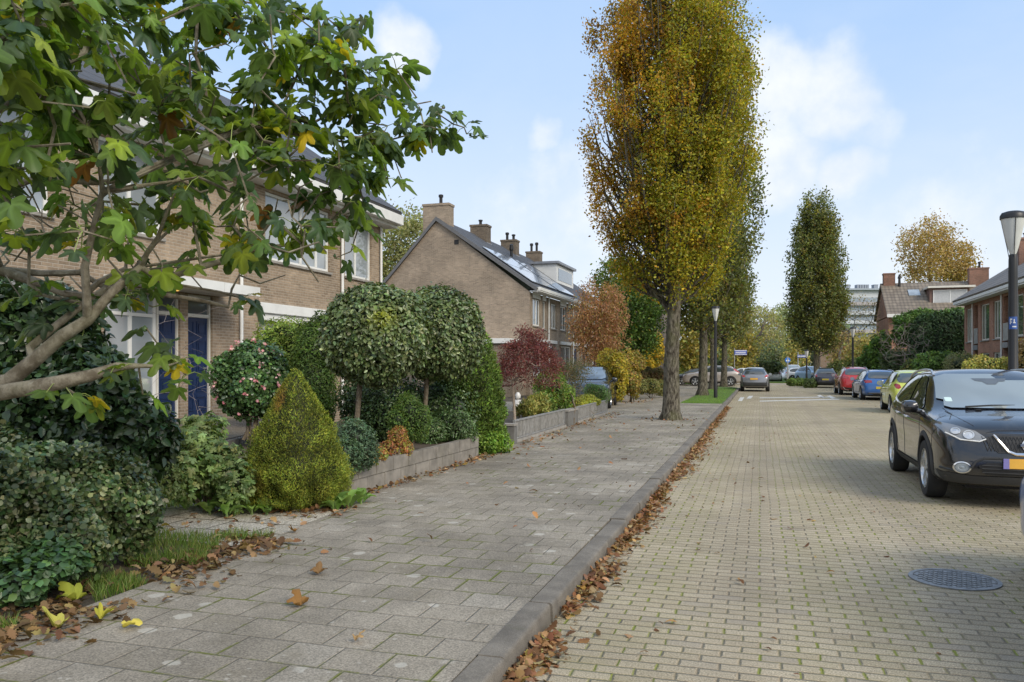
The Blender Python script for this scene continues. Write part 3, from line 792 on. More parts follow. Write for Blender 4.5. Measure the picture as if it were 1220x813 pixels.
chimney(hs_[0],-5.35,.55,8.2,10.2,1.5,.75,[(.15,.0,.55)],BRICK_G)
chimney(hs_[1],-4.9,.2,8.6,9.95,1.05,.8,[(0,0,.35)])
chimney(hs_[2],-4.9,.2,8.6,9.9,1.05,.8,[(-.2,0,.55),(.25,0,.4)])
chimney(hs_[3],-4.9,.2,8.6,9.9,1.05,.8,[(-.2,0,.65),(.2,0,.7)])
k=MB(); k.lathe([(.10,7.6),(.09,8.6),(.14,8.65),(.12,8.95),(.05,9.0)],10,f=lambda a,c,d:(a-3.5,c+2.0,d)); k.build('roof_vent',BLACK,hs_[1],smooth=True)
# solar panels lying on the first two roofs
sx,sz=RX_-(GX+.42),RZ-5.36; sl=math.hypot(sx,sz)
def panels(h, rows, cols, y0):
    for r_ in range(rows):
        for c_ in range(cols):
            a=.6+r_*1.72; e=a+1.66; ya_=y0+c_*1.03
            p=MB()
            def mp(s,yy,w): 
                k=s/sl; nx,nn=-sz/sl,-sx/sl
                return (.42+sx*k+ (-nx)*w*1.0, yy, 5.36+sz*k+nn*w)
            p.box((a,ya_,.16),(e,ya_+1.0,.19),f=mp); o=p.build('solar_panel',SOLAR,h)
            fr=MB(); fr.box((a-.02,ya_-.012,.13),(e+.02,ya_+1.012,.158),f=mp); fr.build('frame',BLACK,o)
panels(hs_[0],2,5,.4); panels(hs_[1],2,4,.3)
# dormer
d=MB(); d.box((-3.6,.5,6.5),(-1.75,5.4,8.25)); dm=d.build('dormer',WHITE,hs_[2]); k=MB(); k.box((-3.8,.35,8.26),(-1.55,5.55,8.42)); k.build('flat_roof',ZINC,dm)
k=MB(); k.box((-1.748,1.0,7.2),(-1.73,4.9,8.0)); k.build('pane',GLASS,dm)
# low side extension with white roof edge against the gable
e=thing('garage','low flat roofed brick garage with white roof edge against the plain gable','garage',(GX-2.6,GY-1.6,.15))
b=MB(); b.box((-2.4,-1.6,-.1),(2.4,1.58,2.55)); b.build('wall',BRICK_G,e)
b=MB(); b.box((-2.55,-1.75,2.555),(2.55,1.59,2.80)); b.build('roof',WHITE,e,bevel=.01)
b=MB(); b.box((-1.1,-1.63,.12),(1.3,-1.602,2.3)); b.build('door',WHITE,e)

# ------------------------------------------------------------------ tall grey gable further on
p0=P(757,400,62); p1=P(786,400,62)
g=thing('tall_house','tall narrow grey brick gable with a sloping right edge, behind orange tree','building',(p0.x,p0.y,0))
wd=p1.x-p0.x
GB=brickwall('old_grey_brick',(.21,.17,.14),(.16,.13,.11),(.24,.21,.18))
b=MB(); b.prism([(-2.5,.1),(wd+.35,.1),(wd*.72,7.5),(wd*.1,7.9),(-2.5,5.2)],'y',0,9); b.build('wall',GB,g)
b=MB(); b.prism([(-2.7,5.15),(wd*.1,7.95),(wd*.1,8.12),(-2.7,5.32)],'y',-.2,9.2); b.build('roof',TILE_D,g)
b=MB(); b.box((wd*.05,.4,7.3),(wd*.05+.8,1.4,8.5)); b.build('chimney',GB,g)
b=MB(); b.box((wd*.45,-.05,.1),(wd*.52,-.002,7.4)); b.build('pilaster',GB,g)
b=MB(); b.box((-1.5,-.03,3.2),(-.6,-.005,4.6)); b.build('window',GLASS,g)

# ------------------------------------------------------------------ right: red terrace (X = 10.5, facade looks toward -X)
QX=10.95; QY=55.0; QU=6.2
ql=['red brick terraced house at the far end of its row, half hidden behind the lamp hedge','red brick terraced house whose front is crossed by the near black lamp post','red brick terraced house cut off by the right edge of the picture','red brick terraced house nearest the camera in the right row']
ql[0]='red brick end house whose corner meets the tall dark hedge'
def red_house(i):
    y1=QY-i*QU; y0=y1-QU
    h=thing('terraced_house',ql[i],'house',(QX,y1,.06),0,'red brick terraced houses on the right')
    f=lambda u,v,w=0:(-w,-u,v)     # u runs toward the camera from the far end
    hs=[(.55,2.2,2.95,4.9),(4.05,5.9,2.95,4.9),(.55,2.2,.75,2.25),(4.05,5.9,.75,2.25),(2.5,3.4,.12,4.98)]
    b=MB(); wallgrid(b,f,0,QU-.002,-.2,5.12,hs[:4]+[hs[4]],.14); b.build('wall',BRICK_R,h,fix=False)
    rec=MB(); a,c,d_,e_=hs[4]
    rec.box((a-.02,d_,-.95),(c+.02,e_,-.90),f=f); rec.box((a-.03,d_,-.90),(a-.004,e_,-.14),f=f); rec.box((c+.004,d_,-.90),(c+.03,e_,-.14),f=f); rec.build('porch_recess',BRICK_R,h)
    dd=MB(); dd.box((a+.1,.2,-.89),(c-.1,2.3,-.85),f=f); dd.build('door',CREAM,h)
    sl_=MB(); sl_.box((a,2.45,-.85),(c,2.72,.06),f=f); bal=sl_.build('balcony',ZINC,h)
    rl=MB()
    rl.box((a+.02,3.62,.0),(c-.02,3.66,.035),f=f); rl.box((a+.02,2.80,.0),(c-.02,2.84,.035),f=f)
    for k in range(9):
        x=a+.05+(c-a-.1)*k/8; rl.box((x-.035,2.84,.005),(x+.035,3.62,.028),f=f)
    rl.build('railing',GREY_METAL,bal)
    for k,(a,c,d_,e_) in enumerate(hs[:4]): window(h,f,a,c,d_,e_,(.35,) if k!=2 else (.5,),(),CREAM,GLASS_G if k<2 else GLASS,sill=k<2)
    pipe(h,[f(2.33,z,.06) for z in (.15,2.7,5.1)],.045)
    fa=MB(); fa.box((.02,5.13,-.02),(QU+.0,5.2,.5),f=f); fa.box((-.35 if i==0 else .003,5.205,.40),(QU-.003,5.48,.55),f=f); fa.build('fascia',WHITE,h,bevel=.01)
    roofslab(h,-QU+.003,.35 if i==0 else 0,-.55,5.36,4.6,8.7,TILE_G); roofslab(h,-QU+.003,.35 if i==0 else 0,9.8,5.3,4.603,8.7,TILE_G)
    g=MB(); g.prism([(.001,-.2),(.001,5.25),(4.6,8.6),(9.2,5.25),(9.2,-.2)],'y',-.22,-.002) if i==0 else g.prism([(.16,.1),(.16,5.1),(9.2,5.1),(9.2,.1)],'y',-.22,-.002); g.build('side_wall',BRICK_R,h)
    if i==2:
        g=MB(); g.prism([(.001,-.2),(.001,5.25),(4.6,8.6),(9.2,5.25),(9.2,-.2)],'y',-QU+.006,-QU+.2); g.build('gable_wall',BRICK_R,h)
    return h
rh=[red_house(i) for i in range(3)]
chimney(rh[0],2.2,-3.9,6.5,8.5,.8,.8,[(0,0,.3)],brickwall('red_chimney_brick',(.30,.16,.11),(.22,.11,.08),(.28,.23,.2)))
# cross-wise house behind the hedge: roof faces us
rx0,ry=9.45,76.4
h=thing('brick_house','brown tiled house with flat dormer and two chimneys, rising behind the tall hedge','house',(rx0,ry,.36))
W2=12.5; ez=5.8; rz_=8.55; dp=4.3
b=MB(); b.box((0,0,-.3),(W2,dp*2,5.4)); b.build('wall',BRICK_R,h)
g=MB(); g.prism([(-.35,5.5),(dp,rz_-.12),(dp*2+.35,5.5)],'x',.0,.22); g.prism([(-.35,5.5),(dp,rz_-.12),(dp*2+.35,5.5)],'x',W2-.22,W2); g.build('gable_wall',BRICK_R,h)
def roofy(name,ye,ze,yr,zr): 
    b=MB(); b.prism([(ye,ze),(yr,zr),(yr,zr+.12),(ye,ze+.12)],'x',-.18,W2+.18); return b.build(name,TILE_B,h)
roofy('roof',-.55,5.45,dp,rz_); roofy('roof',dp*2+.55,5.45,dp+.003,rz_)
b=MB(); b.box((-.2,-.75,5.35),(W2+.2,-.56,5.62)); b.build('gutter',WHITE,h)
CB=brickwall('brown_red_chimney_brick',(.26,.13,.09),(.19,.10,.07),(.24,.2,.17))
chimney(h,.55,dp,8.1,9.55,.95,.8,[],CB); chimney(h,7.6,dp-.4,7.9,9.75,1.5,.8,[(.1,0,.55)],CB)
b=MB(); b.lathe([(.12,8.3),(.1,9.0),(.16,9.05),(.05,9.4)],10,f=lambda x,y,z:(x+1.35,y+dp-.5,z)); b.build('roof_vent',BLACK,h)
sky_=MB()
yy=lambda z:-.55+(z-5.45)/(rz_-5.45)*(dp+.55)
sky_.prism([(yy(7.2)-.02,7.2+.14),(yy(7.75)-.02,7.75+.14),(yy(7.75)-.02,7.75+.2),(yy(7.2)-.02,7.2+.2)],'x',1.9,2.8); sky_.build('skylight',GLASS_P,h)
d=MB(); d.box((3.35,1.15,6.35),(6.35,3.4,7.85)); dm=d.build('dormer',plain('brown_dormer_boarding',(.17,.10,.08),.7),h)
k=MB(); k.box((3.15,.75,7.86),(6.75,3.9,8.02)); k.build('flat_roof',CREAM,dm)
wf=lambda u,v,w=0:(u,1.15-w,v)
window(dm,wf,3.6,6.2,6.5,7.7,(.5,),(),WHITE,GLASS_P,sill=False,back=-.05,curtain=(0,1))
# building far off
fp0=P(992,400,260); fp1=P(1062,400,260)
ap=thing('apartment_block','long pale apartment block far off, above the bare trees','building',(fp0.x,fp0.y,0)); ap.rotation_euler=(0,0,math.atan2(fp1.y-fp0.y,fp1.x-fp0.x))
AL=(fp1-fp0).length; AZ=25.5
APW=plain('hazy_white_cladding',(.50,.52,.55),.8,0,.05,.3); APG=plain('hazy_blue_glass',(.28,.33,.38),.4,0,.2,.2); APR=plain('hazy_brown_panel',(.36,.33,.33),.8,0,.1,.2)
b=MB(); b.box((0,0,0),(AL,12,AZ)); b.build('wall',APW,ap)
for k in range(8):
    z=AZ-2.3-k*2.9
    b=MB(); b.box((.2,-.06,z-1.45),(AL-.2,-.002,z)); o=b.build('window_band',APG,ap)
    b=MB(); b.box((.1,-1.1,z-2.55),(AL-.1,-.003,z-2.25)); b.box((.1,-1.12,z-2.25),(AL-.1,-1.05,z-1.5)); b.build('balcony',APW if k%3 else APR,ap)
b=MB(); b.box((-.4,-1.3,AZ),(AL+.3,12.3,AZ+.5)); b.build('roof',plain('hazy_roof_edge',(.33,.37,.42),.8),ap)
for k,(x,wd_) in enumerate([(1.3,1.8),(4.8,1.6),(8.6,4.0),(14.0,1.3)]):
    b=MB()
    if wd_>3:
        for q in range(5): b.box((x+q*.8,2,AZ+.7),(x+q*.8+.6,4,AZ+2.0))
        b.box((x,2.5,AZ+.5),(x+wd_,3.5,AZ+.71))
    else: b.box((x,2,AZ+.5),(x+wd_,4,AZ+1.9)); b.box((x-.1,1.9,AZ+1.9),(x+wd_+.1,4.1,AZ+2.0))
    b.build('roof_unit',plain('hazy_steel',(.25,.28,.32),.7),ap)

# plain brick house half hidden at the end of the street
q=P(998,436,112); h=thing('brick_house','pale orange brown house low behind the rusty tree at the street end','house',(q.x,q.y,0))
b=MB(); b.box((-2.2,0,-.2),(3.2,7,4.6)); b.build('wall',brickwall('far_orange_brick',(.40,.27,.19),(.34,.22,.15),(.40,.33,.27)),h)
b=MB(); b.prism([(-2.6,4.5),(.5,7.2),(3.6,4.5)],'y',-.3,7.3); b.build('roof',TILE_G,h)
b=MB(); b.box((-.3,-.06,1.0),(1.1,-.003,2.4)); w0=b.build('window',WHITE,h); b=MB(); b.box((-.2,-.08,1.1),(1.0,-.062,2.3)); b.build('pane',GLASS,w0)
# ------------------------------------------------------------------ branching skeletons
class Skel:
    def __init__(self): self.p=[]; self.par=[]; self.fix=[]
    def path(self, pts, rad=None, parent=-1, step=.15):
        """add a polyline (list of Vector), smoothed; rad list or None; returns index of last node"""
        pts=[Vector(q) for q in pts]; n=len(pts); out=[]
        for i in range(n-1):
            p0=pts[max(i-1,0)];p1=pts[i];p2=pts[i+1];p3=pts[min(i+2,n-1)]
            m=max(1,int((p2-p1).length/step))
            for k in range(m):
                t_=k/m; a=2*p1;b_=(p2-p0)*t_;c=(2*p0-5*p1+4*p2-p3)*t_*t_;d=(-p0+3*p1-3*p2+p3)*t_**3
                out.append(((a+b_+c+d)*.5,i+t_))
        out.append((pts[-1],n-1))
        last=parent
        for q,s in out:
            if last>=0 and (q-Vector(self.p[last])).length<1e-4: continue
            r=0
            if rad is not None:
                i=min(int(s),n-2); r=rad[i]+(rad[i+1]-rad[i])*(s-i)
            self.p.append(np.array(q)); self.par.append(last); self.fix.append(r); last=len(self.p)-1
        return last
    def near(self, q, up=.0):
        A=np.array(self.p); d=A-np.array(q)
        k=np.linalg.norm(d,axis=1)+up*np.maximum(d[:,2],0)
        return int(np.argmin(k))
    def grow(self, tips, step=.14, wig=.05, sag=.0, up=.6, r=None):
        r=r or np.random.default_rng(1)
        ends=[]
        root=np.array(self.p[0])
        order=None
        tips=[np.array(q) for q in tips]
        A=np.array(self.p)
        dist=[np.min(np.linalg.norm(A-q,axis=1)) for q in tips]
        for i in np.argsort(dist):
            q=tips[i]; j=self.near(q,up)
            a=np.array(self.p[j]); L=np.linalg.norm(q-a); m=max(1,int(L/step))
            # leave along parent direction for a natural crotch
            pj=self.par[j]; dirp=(a-np.array(self.p[pj])) if pj>=0 else np.array([0,0,1.])
            dirp=dirp/max(np.linalg.norm(dirp),1e-6)
            c=a+dirp*L*.35+np.array([0,0,sag*L]); last=j
            for k in range(1,m+1):
                s=k/m; pt=(1-s)**2*a+2*s*(1-s)*c+s*s*q
                if k<m: pt=pt+r.normal(0,wig,3)*min(step,L*.2)
                self.p.append(pt); self.par.append(last); self.fix.append(0); last=len(self.p)-1
            ends.append(last)
        return ends
    def radii(self, tip=.004, exp=2.3):
        n=len(self.p); ch=np.zeros(n); cnt=np.zeros(n,int)
        for i in range(n):
            if self.par[i]>=0: cnt[self.par[i]]+=1
        rr=np.zeros(n)
        order=range(n-1,-1,-1)      # parents always precede children
        acc=np.zeros(n)
        for i in order:
            v=acc[i]**(1/exp) if acc[i]>0 else tip
            v=max(v,tip)*1.004
            if self.fix[i]>0: v=self.fix[i]
            rr[i]=v
            if self.par[i]>=0: acc[self.par[i]]+=min(v,rr[i])**exp
        self.r=rr; return rr
    def mesh(self, name, mat, parent=None, tip=.004, exp=2.3, cap=None, nmin=4, off=(0,0,0)):
        rr=self.radii(tip,exp)
        if cap: rr=np.minimum(rr,cap)
        n=len(self.p); kids=[[] for _ in range(n)]
        for i in range(n):
            if self.par[i]>=0: kids[self.par[i]].append(i)
        b=MB(); seen=set()
        starts=[i for i in range(n) if self.par[i]<0]
        stack=list(starts); o=np.array(off)
        while stack:
            i=stack.pop(); chain=[]
            if self.par[i]>=0: chain.append(self.par[i])
            j=i
            while True:
                chain.append(j)
                if not kids[j]: break
                ks=sorted(kids[j],key=lambda q:-rr[q]); 
                for q in ks[1:]: stack.append(q)
                j=ks[0]
            pts=[self.p[q]-o for q in chain]; rad=[rr[q] for q in chain]
            if len(chain)>1 and self.par[i]>=0: rad[0]=min(rad[0],rad[1]*1.25)
            m=max(rad); b.tube(pts,rad,nmin if m<.012 else 6 if m<.04 else 10)
        return b.build(name,mat,parent,smooth=True,angle=60,fix=False)
def PB(px,py,d,rx,rz,ry=None):
    c=P(px,py,d); k=d/FPX
    return (tuple(c),(rx*k,(ry or rx)*k,rz*k))
def rel(parts, o):
    o=np.array(o)
    return [(V-o,nv,tf,c,m) for V,nv,tf,c,m in parts]
def ground_of(blobs, z=None):
    c=np.mean([b[0] for b in blobs],axis=0); zz=min(b[0][2]-b[1][2] for b in blobs) if z is None else z
    return Vector((c[0],c[1],max(zz,.05) if z is None else z))
def shrub(name,label,cat,blobs,dens,size,tmpl,cols,weights,mat=LEAF,stems=0,stemm=None,zb=.12,group=None,stem_r=.012,extra=None,**kw):
    loc_=ground_of(blobs,zb)
    o=thing(name,label,cat,loc_,0,group)
    parts=blob_leaves(blobs,dens,size,tmpl,cols,weights,**kw)
    if extra: parts+=extra
    leaf_object('foliage',rel(parts,loc_),mat,o)
    b=MB(); rr=random.Random(len(label))
    for k in range(max(stems,3)):
        c,rad=blobs[k%len(blobs)]
        p0=Vector((loc_.x+rr.uniform(-.12,.12)*rad[0]*2,loc_.y+rr.uniform(-.12,.12)*rad[1]*2,zb-.05)); p1=Vector((c[0]+rr.uniform(-.4,.4)*rad[0],c[1]+rr.uniform(-.4,.4)*rad[1],c[2]+rr.uniform(-.1,.4)*rad[2]))
        mid=p0.lerp(p1,.5)+Vector((rr.uniform(-.05,.05),rr.uniform(-.05,.05),.05))
        b.tube([p0-loc_,mid-loc_,p1-loc_],[stem_r*1.5,stem_r*1.1,stem_r*.5],6)
    b.build('stem',stemm or BARK,o,smooth=True,fix=False)
    return o
def cluster_leaves(centres, per, sig, size, tmpl, cols, weights, droop=.5, seed=0, jit=.2, outc=None, colf=None, upn=.5, tipd=None):
    r=np.random.default_rng(seed+7)
    c=np.repeat(np.array(centres),per,axis=0); N=len(c)
    pos=c+r.normal(0,1,(N,3))*np.array(sig)
    n=r.normal(size=(N,3)); n[:,2]+=upn
    tip=r.normal(size=(N,3))*.5; tip[:,2]-=droop
    if outc is not None: tip+=unit(pos-np.array(outc))*.7
    V,nv=cloud_arrays(pos,n,size*(.65+.7*r.random(N)),tmpl,tip,.6,r)
    col=palette(N,cols,weights,jit,r)
    if colf is not None: col=colf(pos,col,r)
    return (V,nv,tmpl[1],col,0),pos

# ------------------------------------------------------------------ upright oaks along the verge
def upright_oak(label, base, H, zc, prof, nl, leaf, size, colf, seed, tr=.27, group=None, per=26, sig=(.16,.16,.26), tmpl=T_DIA, zvis=None, gap=.0):
    r=np.random.default_rng(seed); base=Vector(base)
    o=thing('oak_tree',label,'tree',base,0,group)
    sk=Skel()
    lean=r.normal(0,.05,2)
    pts=[];rad=[]
    for k in range(9):
        z=H*.93*k/8; fl=1+.9*math.exp(-z*4.5)
        pts.append(Vector((lean[0]*z*.3+.03*math.sin(z*1.3+seed),lean[1]*z*.3+.03*math.cos(z*1.1),z-.1 if k==0 else z))); rad.append(tr*(1-.92*(z/H)**.9)*(1.0 if k else 1.0))
    # trunk with root flare
    tp=[];trd=[]
    for k in range(46):
        s=k/45; z=-.08+(H*.93+.08)*s; i=min(int(s*8),7); q=pts[i].lerp(pts[i+1],s*8-i); q=Vector((q.x,q.y,z)); tp.append(q)
        trd.append(tr*(1-.93*s**.85)*(1+.50*math.exp(-(z+.08)*5.0)))
    b=MB(); nseg=22; rows=[]
    for q,rd in zip(tp,trd):
        row=[]
        for a in range(nseg):
            an=2*PI*a/nseg
            k=1+.05*mnoise.noise(Vector((math.cos(an)*1.6,math.sin(an)*1.6,q.z*1.1+seed)))*1.6+.10*math.exp(-(q.z+.08)*4)*math.sin(an*5+seed)+.035*math.sin(an*9+3*mnoise.noise(Vector((an,q.z*2,seed))))
            row.append((q.x+rd*k*math.cos(an),q.y+rd*k*math.sin(an),q.z))
        rows.append(row)
    for i,row in enumerate(rows): b.v+=row
    for i in range(len(rows)-1):
        for a in range(nseg): b.f.append((i*nseg+a,i*nseg+(a+1)%nseg,(i+1)*nseg+(a+1)%nseg,(i+1)*nseg+a)); b.m.append(0)
    b.build('trunk',BARK_OAK,o,smooth=True,angle=70,fix=False)
    lb=MB(); cen=[]
    for i in range(nl):
        u=(i+.5)/nl; z0=zc*.82+(H*.80-zc*.82)*u**1.15*.95+r.normal(0,.15)
        az=i*2.399+r.normal(0,.35); L=(1.3+2.6*r.random())*(1 if zvis is None else 1)
        z1=min(z0+L,H*.99); R1=prof(z1)*(.55+.5*r.random())
        zz=[z0,z0+(z1-z0)*.22,z0+(z1-z0)*.6,z1]; qq=[.0,.50,.86,1.0]
        P_=[]; 
        for zq,q in zip(zz,qq):
            rr_=R1*q; P_.append(np.array([rr_*math.cos(az+q*.12)+pts[0].x,rr_*math.sin(az+q*.12),zq]))
        ra=.018+.035*(1-u)*r.random()+.01
        lb.tube(P_,[ra,ra*.75,ra*.5,.006],5)
        m=int(5+6*r.random())
        for k in range(m):
            s=.30+.72*r.random(); j=min(int(s*3),2); tt=s*3-j; p=P_[j]*(1-tt)+P_[j+1]*tt
            off=np.array([math.cos(az),math.sin(az),.3])*abs(r.normal(0,.18))+r.normal(0,.14,3)
            c=p+off
            if gap and mnoise.noise(Vector((c[0]*1.3+seed,c[1]*1.3,c[2]*.9)))<-.24+.20*gap*(c[0]<.0): continue
            cen.append(c); 
            if k%3==0: lb.tube([p,c],[.009,.004],3)
    lb.build('limbs',BARK_OAK,o,smooth=True,fix=False)
    cen=np.array(cen)
    # profile limit with lumpy outline
    rad_=np.hypot(cen[:,0],cen[:,1]); lim=np.array([prof(z) for z in cen[:,2]])*(1+.10*nz(cen,.9,seed))
    k=np.minimum(1,lim/np.maximum(rad_,1e-6)); cen[:,0]*=k; cen[:,1]*=k
    cl,pos=cluster_leaves(cen,per,sig,size,tmpl,[(.1,.1,.02)],[1],.3,seed,.0,None,colf,.3)
    leaf_object('crown',[cl],leaf,o)
    return o
def autumn(mixdir, seed, cols_a, cols_b, bias=0.0, j=.2):
    def f(pos,col,r):
        N=len(pos)
        g=pos@np.array(mixdir)+bias+1.0*nz(pos,.6,seed)+1.1*nz(pos,2.2,seed+5)+r.normal(0,.22,N)
        a=palette(N,*cols_a,j,r); b_=palette(N,*cols_b,j,r)
        return np.where((g>0)[:,None],a,b_)*(1+.55*nz(pos,1.7,seed+8))[:,None]
    return f
ORANGE=([(.30,.165,.022),(.25,.15,.022),(.34,.22,.025),(.17,.105,.025),(.23,.19,.025)],[4,3,2.5,2,2.5])
YGREEN=([(.22,.21,.022),(.16,.175,.022),(.29,.24,.022),(.115,.125,.022),(.24,.16,.022)],[4,3,2,2,1.5])
GREEN=([(.085,.105,.042),(.115,.13,.048),(.068,.085,.038),(.15,.15,.048)],[4,3,3,1.5])
GREENB=([(.16,.15,.03),(.11,.13,.035),(.13,.09,.03)],[2,3,1])
def prof_big(z):
    ks=[(3.1,.25),(3.6,1.15),(4.6,1.75),(6,2.05),(8,2.3),(9.5,2.32),(11,2.15),(12.5,1.7),(14,.9),(15,.1)]
    return float(np.interp(z,[k[0] for k in ks],[k[1] for k in ks]))
OG='upright oaks along the left kerb'
b0=G(799,500,SWZ)
o=upright_oak('large upright oak with orange and yellow autumn leaves rising from the pavement',(b0.x,b0.y,SWZ),14.6,3.75,prof_big,340,LEAF,.076,
   autumn((-.55,-.05,.10),3,ORANGE,YGREEN,-1.2),3,.245,OG,78,(.14,.14,.19),T_LEAF,gap=1)
def prof_slim(rm,H,zc):
    def f(z):
        t_=(z-zc*.8)/(H-zc*.8)
        return rm*float(np.interp(t_,[0,.06,.2,.45,.7,.9,1],[.1,.6,.95,1,.8,.4,.05]))
    return f
for (px,py,H,rm,zc,sd,n,lab) in [(837.5,471.5,21.5,2.85,3.7,11,260,'mottled upright oak in the grass verge, nearest the slim lamp post'),
                          (849.5,464,14.5,1.75,3.6,12,130,'second oak in the grass verge, its thin pale trunk right behind the lamp post'),
                          (862,461,15,2.0,3.4,13,150,'oak at the far end of the verge, green crown over the parked grey car')]:
    g_=G(px,py,SWZ)
    upright_oak(lab,(g_.x,g_.y,SWZ),H,zc,prof_slim(rm,H,zc),n,LEAF,.17,autumn((.0,.0,-.02),sd,GREENB,GREEN,-.25),sd,.24,OG,22,(.2,.2,.3))
g_=P(973,447,75)
upright_oak('dark green spire shaped oak standing alone right of the road end',(g_.x,g_.y,.1),18.2,3.0,prof_slim(2.65,18.2,2.6),300,LEAF,.22,autumn((0,0,0),21,GREENB,GREEN,-.40),21,.30,None,20,(.22,.22,.38))

# ------------------------------------------------------------------ fig tree
def fig_tree():
    base=P(-185,690,4.3); base.z=.1
    o=thing('fig_tree','spreading fig tree with lobed leaves and bare grey limbs reaching in from the left','tree',base)
    sk=Skel()
    V3=lambda px,py,d:P(px,py,d)
    k0=sk.path([base-Vector((0,0,.1)),V3(-190,600,4.25),V3(-175,520,4.2)],[0.0894,0.0757,0.0688],-1)
    lo=sk.path([V3(-175,520,4.2),V3(-80,478,4.1),V3(0,468,3.95),V3(70,456,3.9),V3(110,447,3.95),V3(140,437,4.0),V3(165,436,4.05),V3(196,437,4.1),V3(212,432,4.2)],[0.0482,0.0427,0.0385,0.0344,0.0289,0.0220,0.0117,0.0069,0.0041],k0)
    b1=sk.path([V3(-175,520,4.2),V3(-70,470,4.1),V3(10,455,4.0),V3(40,430,4.0),V3(75,400,4.0),V3(105,381,4.05)],[0.0516,0.0482,0.0399,0.0358,0.0323,0.0289],k0)
    m1=sk.path([V3(105,381,4.05),V3(130,352,4.1),V3(150,333,4.15),V3(168,318,4.2)],[0.0248,0.0234,0.0220,0.0206],b1)
    m2=sk.path([V3(168,318,4.2),V3(190,334,4.25),V3(240,318,4.35),V3(275,309,4.5),V3(300,296,4.6),V3(345,292,4.8),V3(395,262,5.0),V3(422,252,5.1)],[0.0186,0.0179,0.0172,0.0151,0.0124,0.0096,0.0069,0.0041],m1)
    sk.path([V3(168,318,4.2),V3(176,300,4.15),V3(188,283,4.1),V3(200,250,4.0),V3(215,215,3.95)],[0.0151,0.0124,0.0103,0.0083,0.0055],m1)
    up=sk.path([V3(105,381,4.05),V3(103,350,4.0),V3(101,318,3.95),V3(106,296,3.9),V3(112,270,3.85),V3(122,228,3.8),V3(118,190,3.75)],[0.0220,0.0206,0.0200,0.0179,0.0158,0.0124,0.0089],b1)
    sk.path([V3(118,190,3.75),V3(104,150,3.7),V3(62,80,3.6),V3(40,20,3.5)],[0.0089,0.0110,0.0138,0.0110],up)
    c1=sk.path([V3(35,415,4.05),V3(62,392,4.15),V3(100,362,4.3),V3(135,338,4.45),V3(160,322,4.55),V3(185,290,4.7)],[0.0206,0.0193,0.0186,0.0172,0.0151,0.0110],b1-2)
    # second stem behind, carrying the long level limbs
    s2=sk.path([V3(-175,520,4.2),V3(-150,420,4.6),V3(-90,350,4.7),V3(0,322,4.7)],[0.0585,0.0482,0.0378,0.0310],k0)
    sk.path([V3(0,322,4.7),V3(48,338,4.7),V3(78,350,4.7),V3(100,352,4.72),V3(118,336,4.75),V3(150,320,4.8)],[0.0275,0.0248,0.0220,0.0206,0.0172,0.0138],s2)
    l2=sk.path([V3(0,322,4.7),V3(50,326,4.75),V3(95,325,4.8),V3(120,340,4.85),V3(160,346,4.9),V3(200,352,5.0),V3(240,358,5.1),V3(272,366,5.15)],[0.0206,0.0186,0.0172,0.0158,0.0151,0.0144,0.0131,0.0110],s2)
    l3=sk.path([V3(272,366,5.15),V3(276,345,5.2),V3(285,328,5.2),V3(310,338,5.3),V3(340,328,5.4)],[0.0096,0.0083,0.0069,0.0055,0.0034],l2)
    sk.path([V3(160,346,4.9),V3(215,340,5.0),V3(262,348,5.1),V3(290,356,5.2)],[0.0096,0.0089,0.0076,0.0055],l2-9)
    l4=sk.path([V3(0,322,4.7),V3(-20,250,4.6),V3(35,215,4.6),V3(120,218,4.7),V3(200,205,4.8),V3(260,205,5.0),V3(320,200,5.2)],[0.0275,0.0234,0.0193,0.0165,0.0138,0.0103,0.0062],s2)
    s3=sk.path([V3(-175,520,4.2),V3(-190,380,3.9),V3(-160,250,3.6),V3(-90,120,3.4),V3(-20,60,3.3),V3(60,30,3.3)],[0.0619,0.0516,0.0413,0.0310,0.0234,0.0151],k0)
    s4=sk.path([V3(-90,120,3.4),V3(0,130,3.6),V3(55,85,3.8),V3(100,65,4.0),V3(115,20,4.1),V3(150,-60,4.2)],[0.0241,0.0206,0.0193,0.0151,0.0124,0.0096],s3-12)
    r1=sk.path([V3(122,228,3.8),V3(200,190,4.1),V3(270,160,4.4),V3(332,136,4.7),V3(352,95,4.8),V3(368,55,4.9),V3(390,22,5.0)],[0.0138,0.0131,0.0124,0.0110,0.0083,0.0069,0.0048],up-6)
    r2=sk.path([V3(332,136,4.7),V3(370,148,4.85),V3(405,130,5.0),V3(440,110,5.15),V3(466,95,5.3)],[0.0089,0.0083,0.0069,0.0055,0.0034],r1-9)
    r3=sk.path([V3(300,150,4.55),V3(350,160,4.8),V3(400,168,5.0),V3(450,171,5.2),V3(490,160,5.35),V3(522,132,5.5)],[0.0089,0.0083,0.0069,0.0062,0.0048,0.0028],r1-14)
    sk.path([V3(345,292,4.8),V3(380,232,4.95),V3(430,215,5.1)],[0.0062,0.0048,0.0028],m2-8)
    r=np.random.default_rng(77)
    from mathutils.geometry import intersect_point_tri_2d
    poly=[(-40,-60),(330,-60),(345,10),(425,8),(440,60),(420,85),(470,78),(545,128),(540,165),(505,165),(470,150),(455,185),(470,225),(440,235),(430,290),(392,290),(340,300),(300,318),(240,300),(160,285),(95,290),(-40,310)]
    def inside(x,y):
        c=False; n=len(poly)
        for i in range(n):
            (x1,y1),(x2,y2)=poly[i],poly[(i+1)%n]
            if (y1>y)!=(y2>y) and x<(x2-x1)*(y-y1)/(y2-y1)+x1: c=not c
        return c
    tips=[];dd=[]
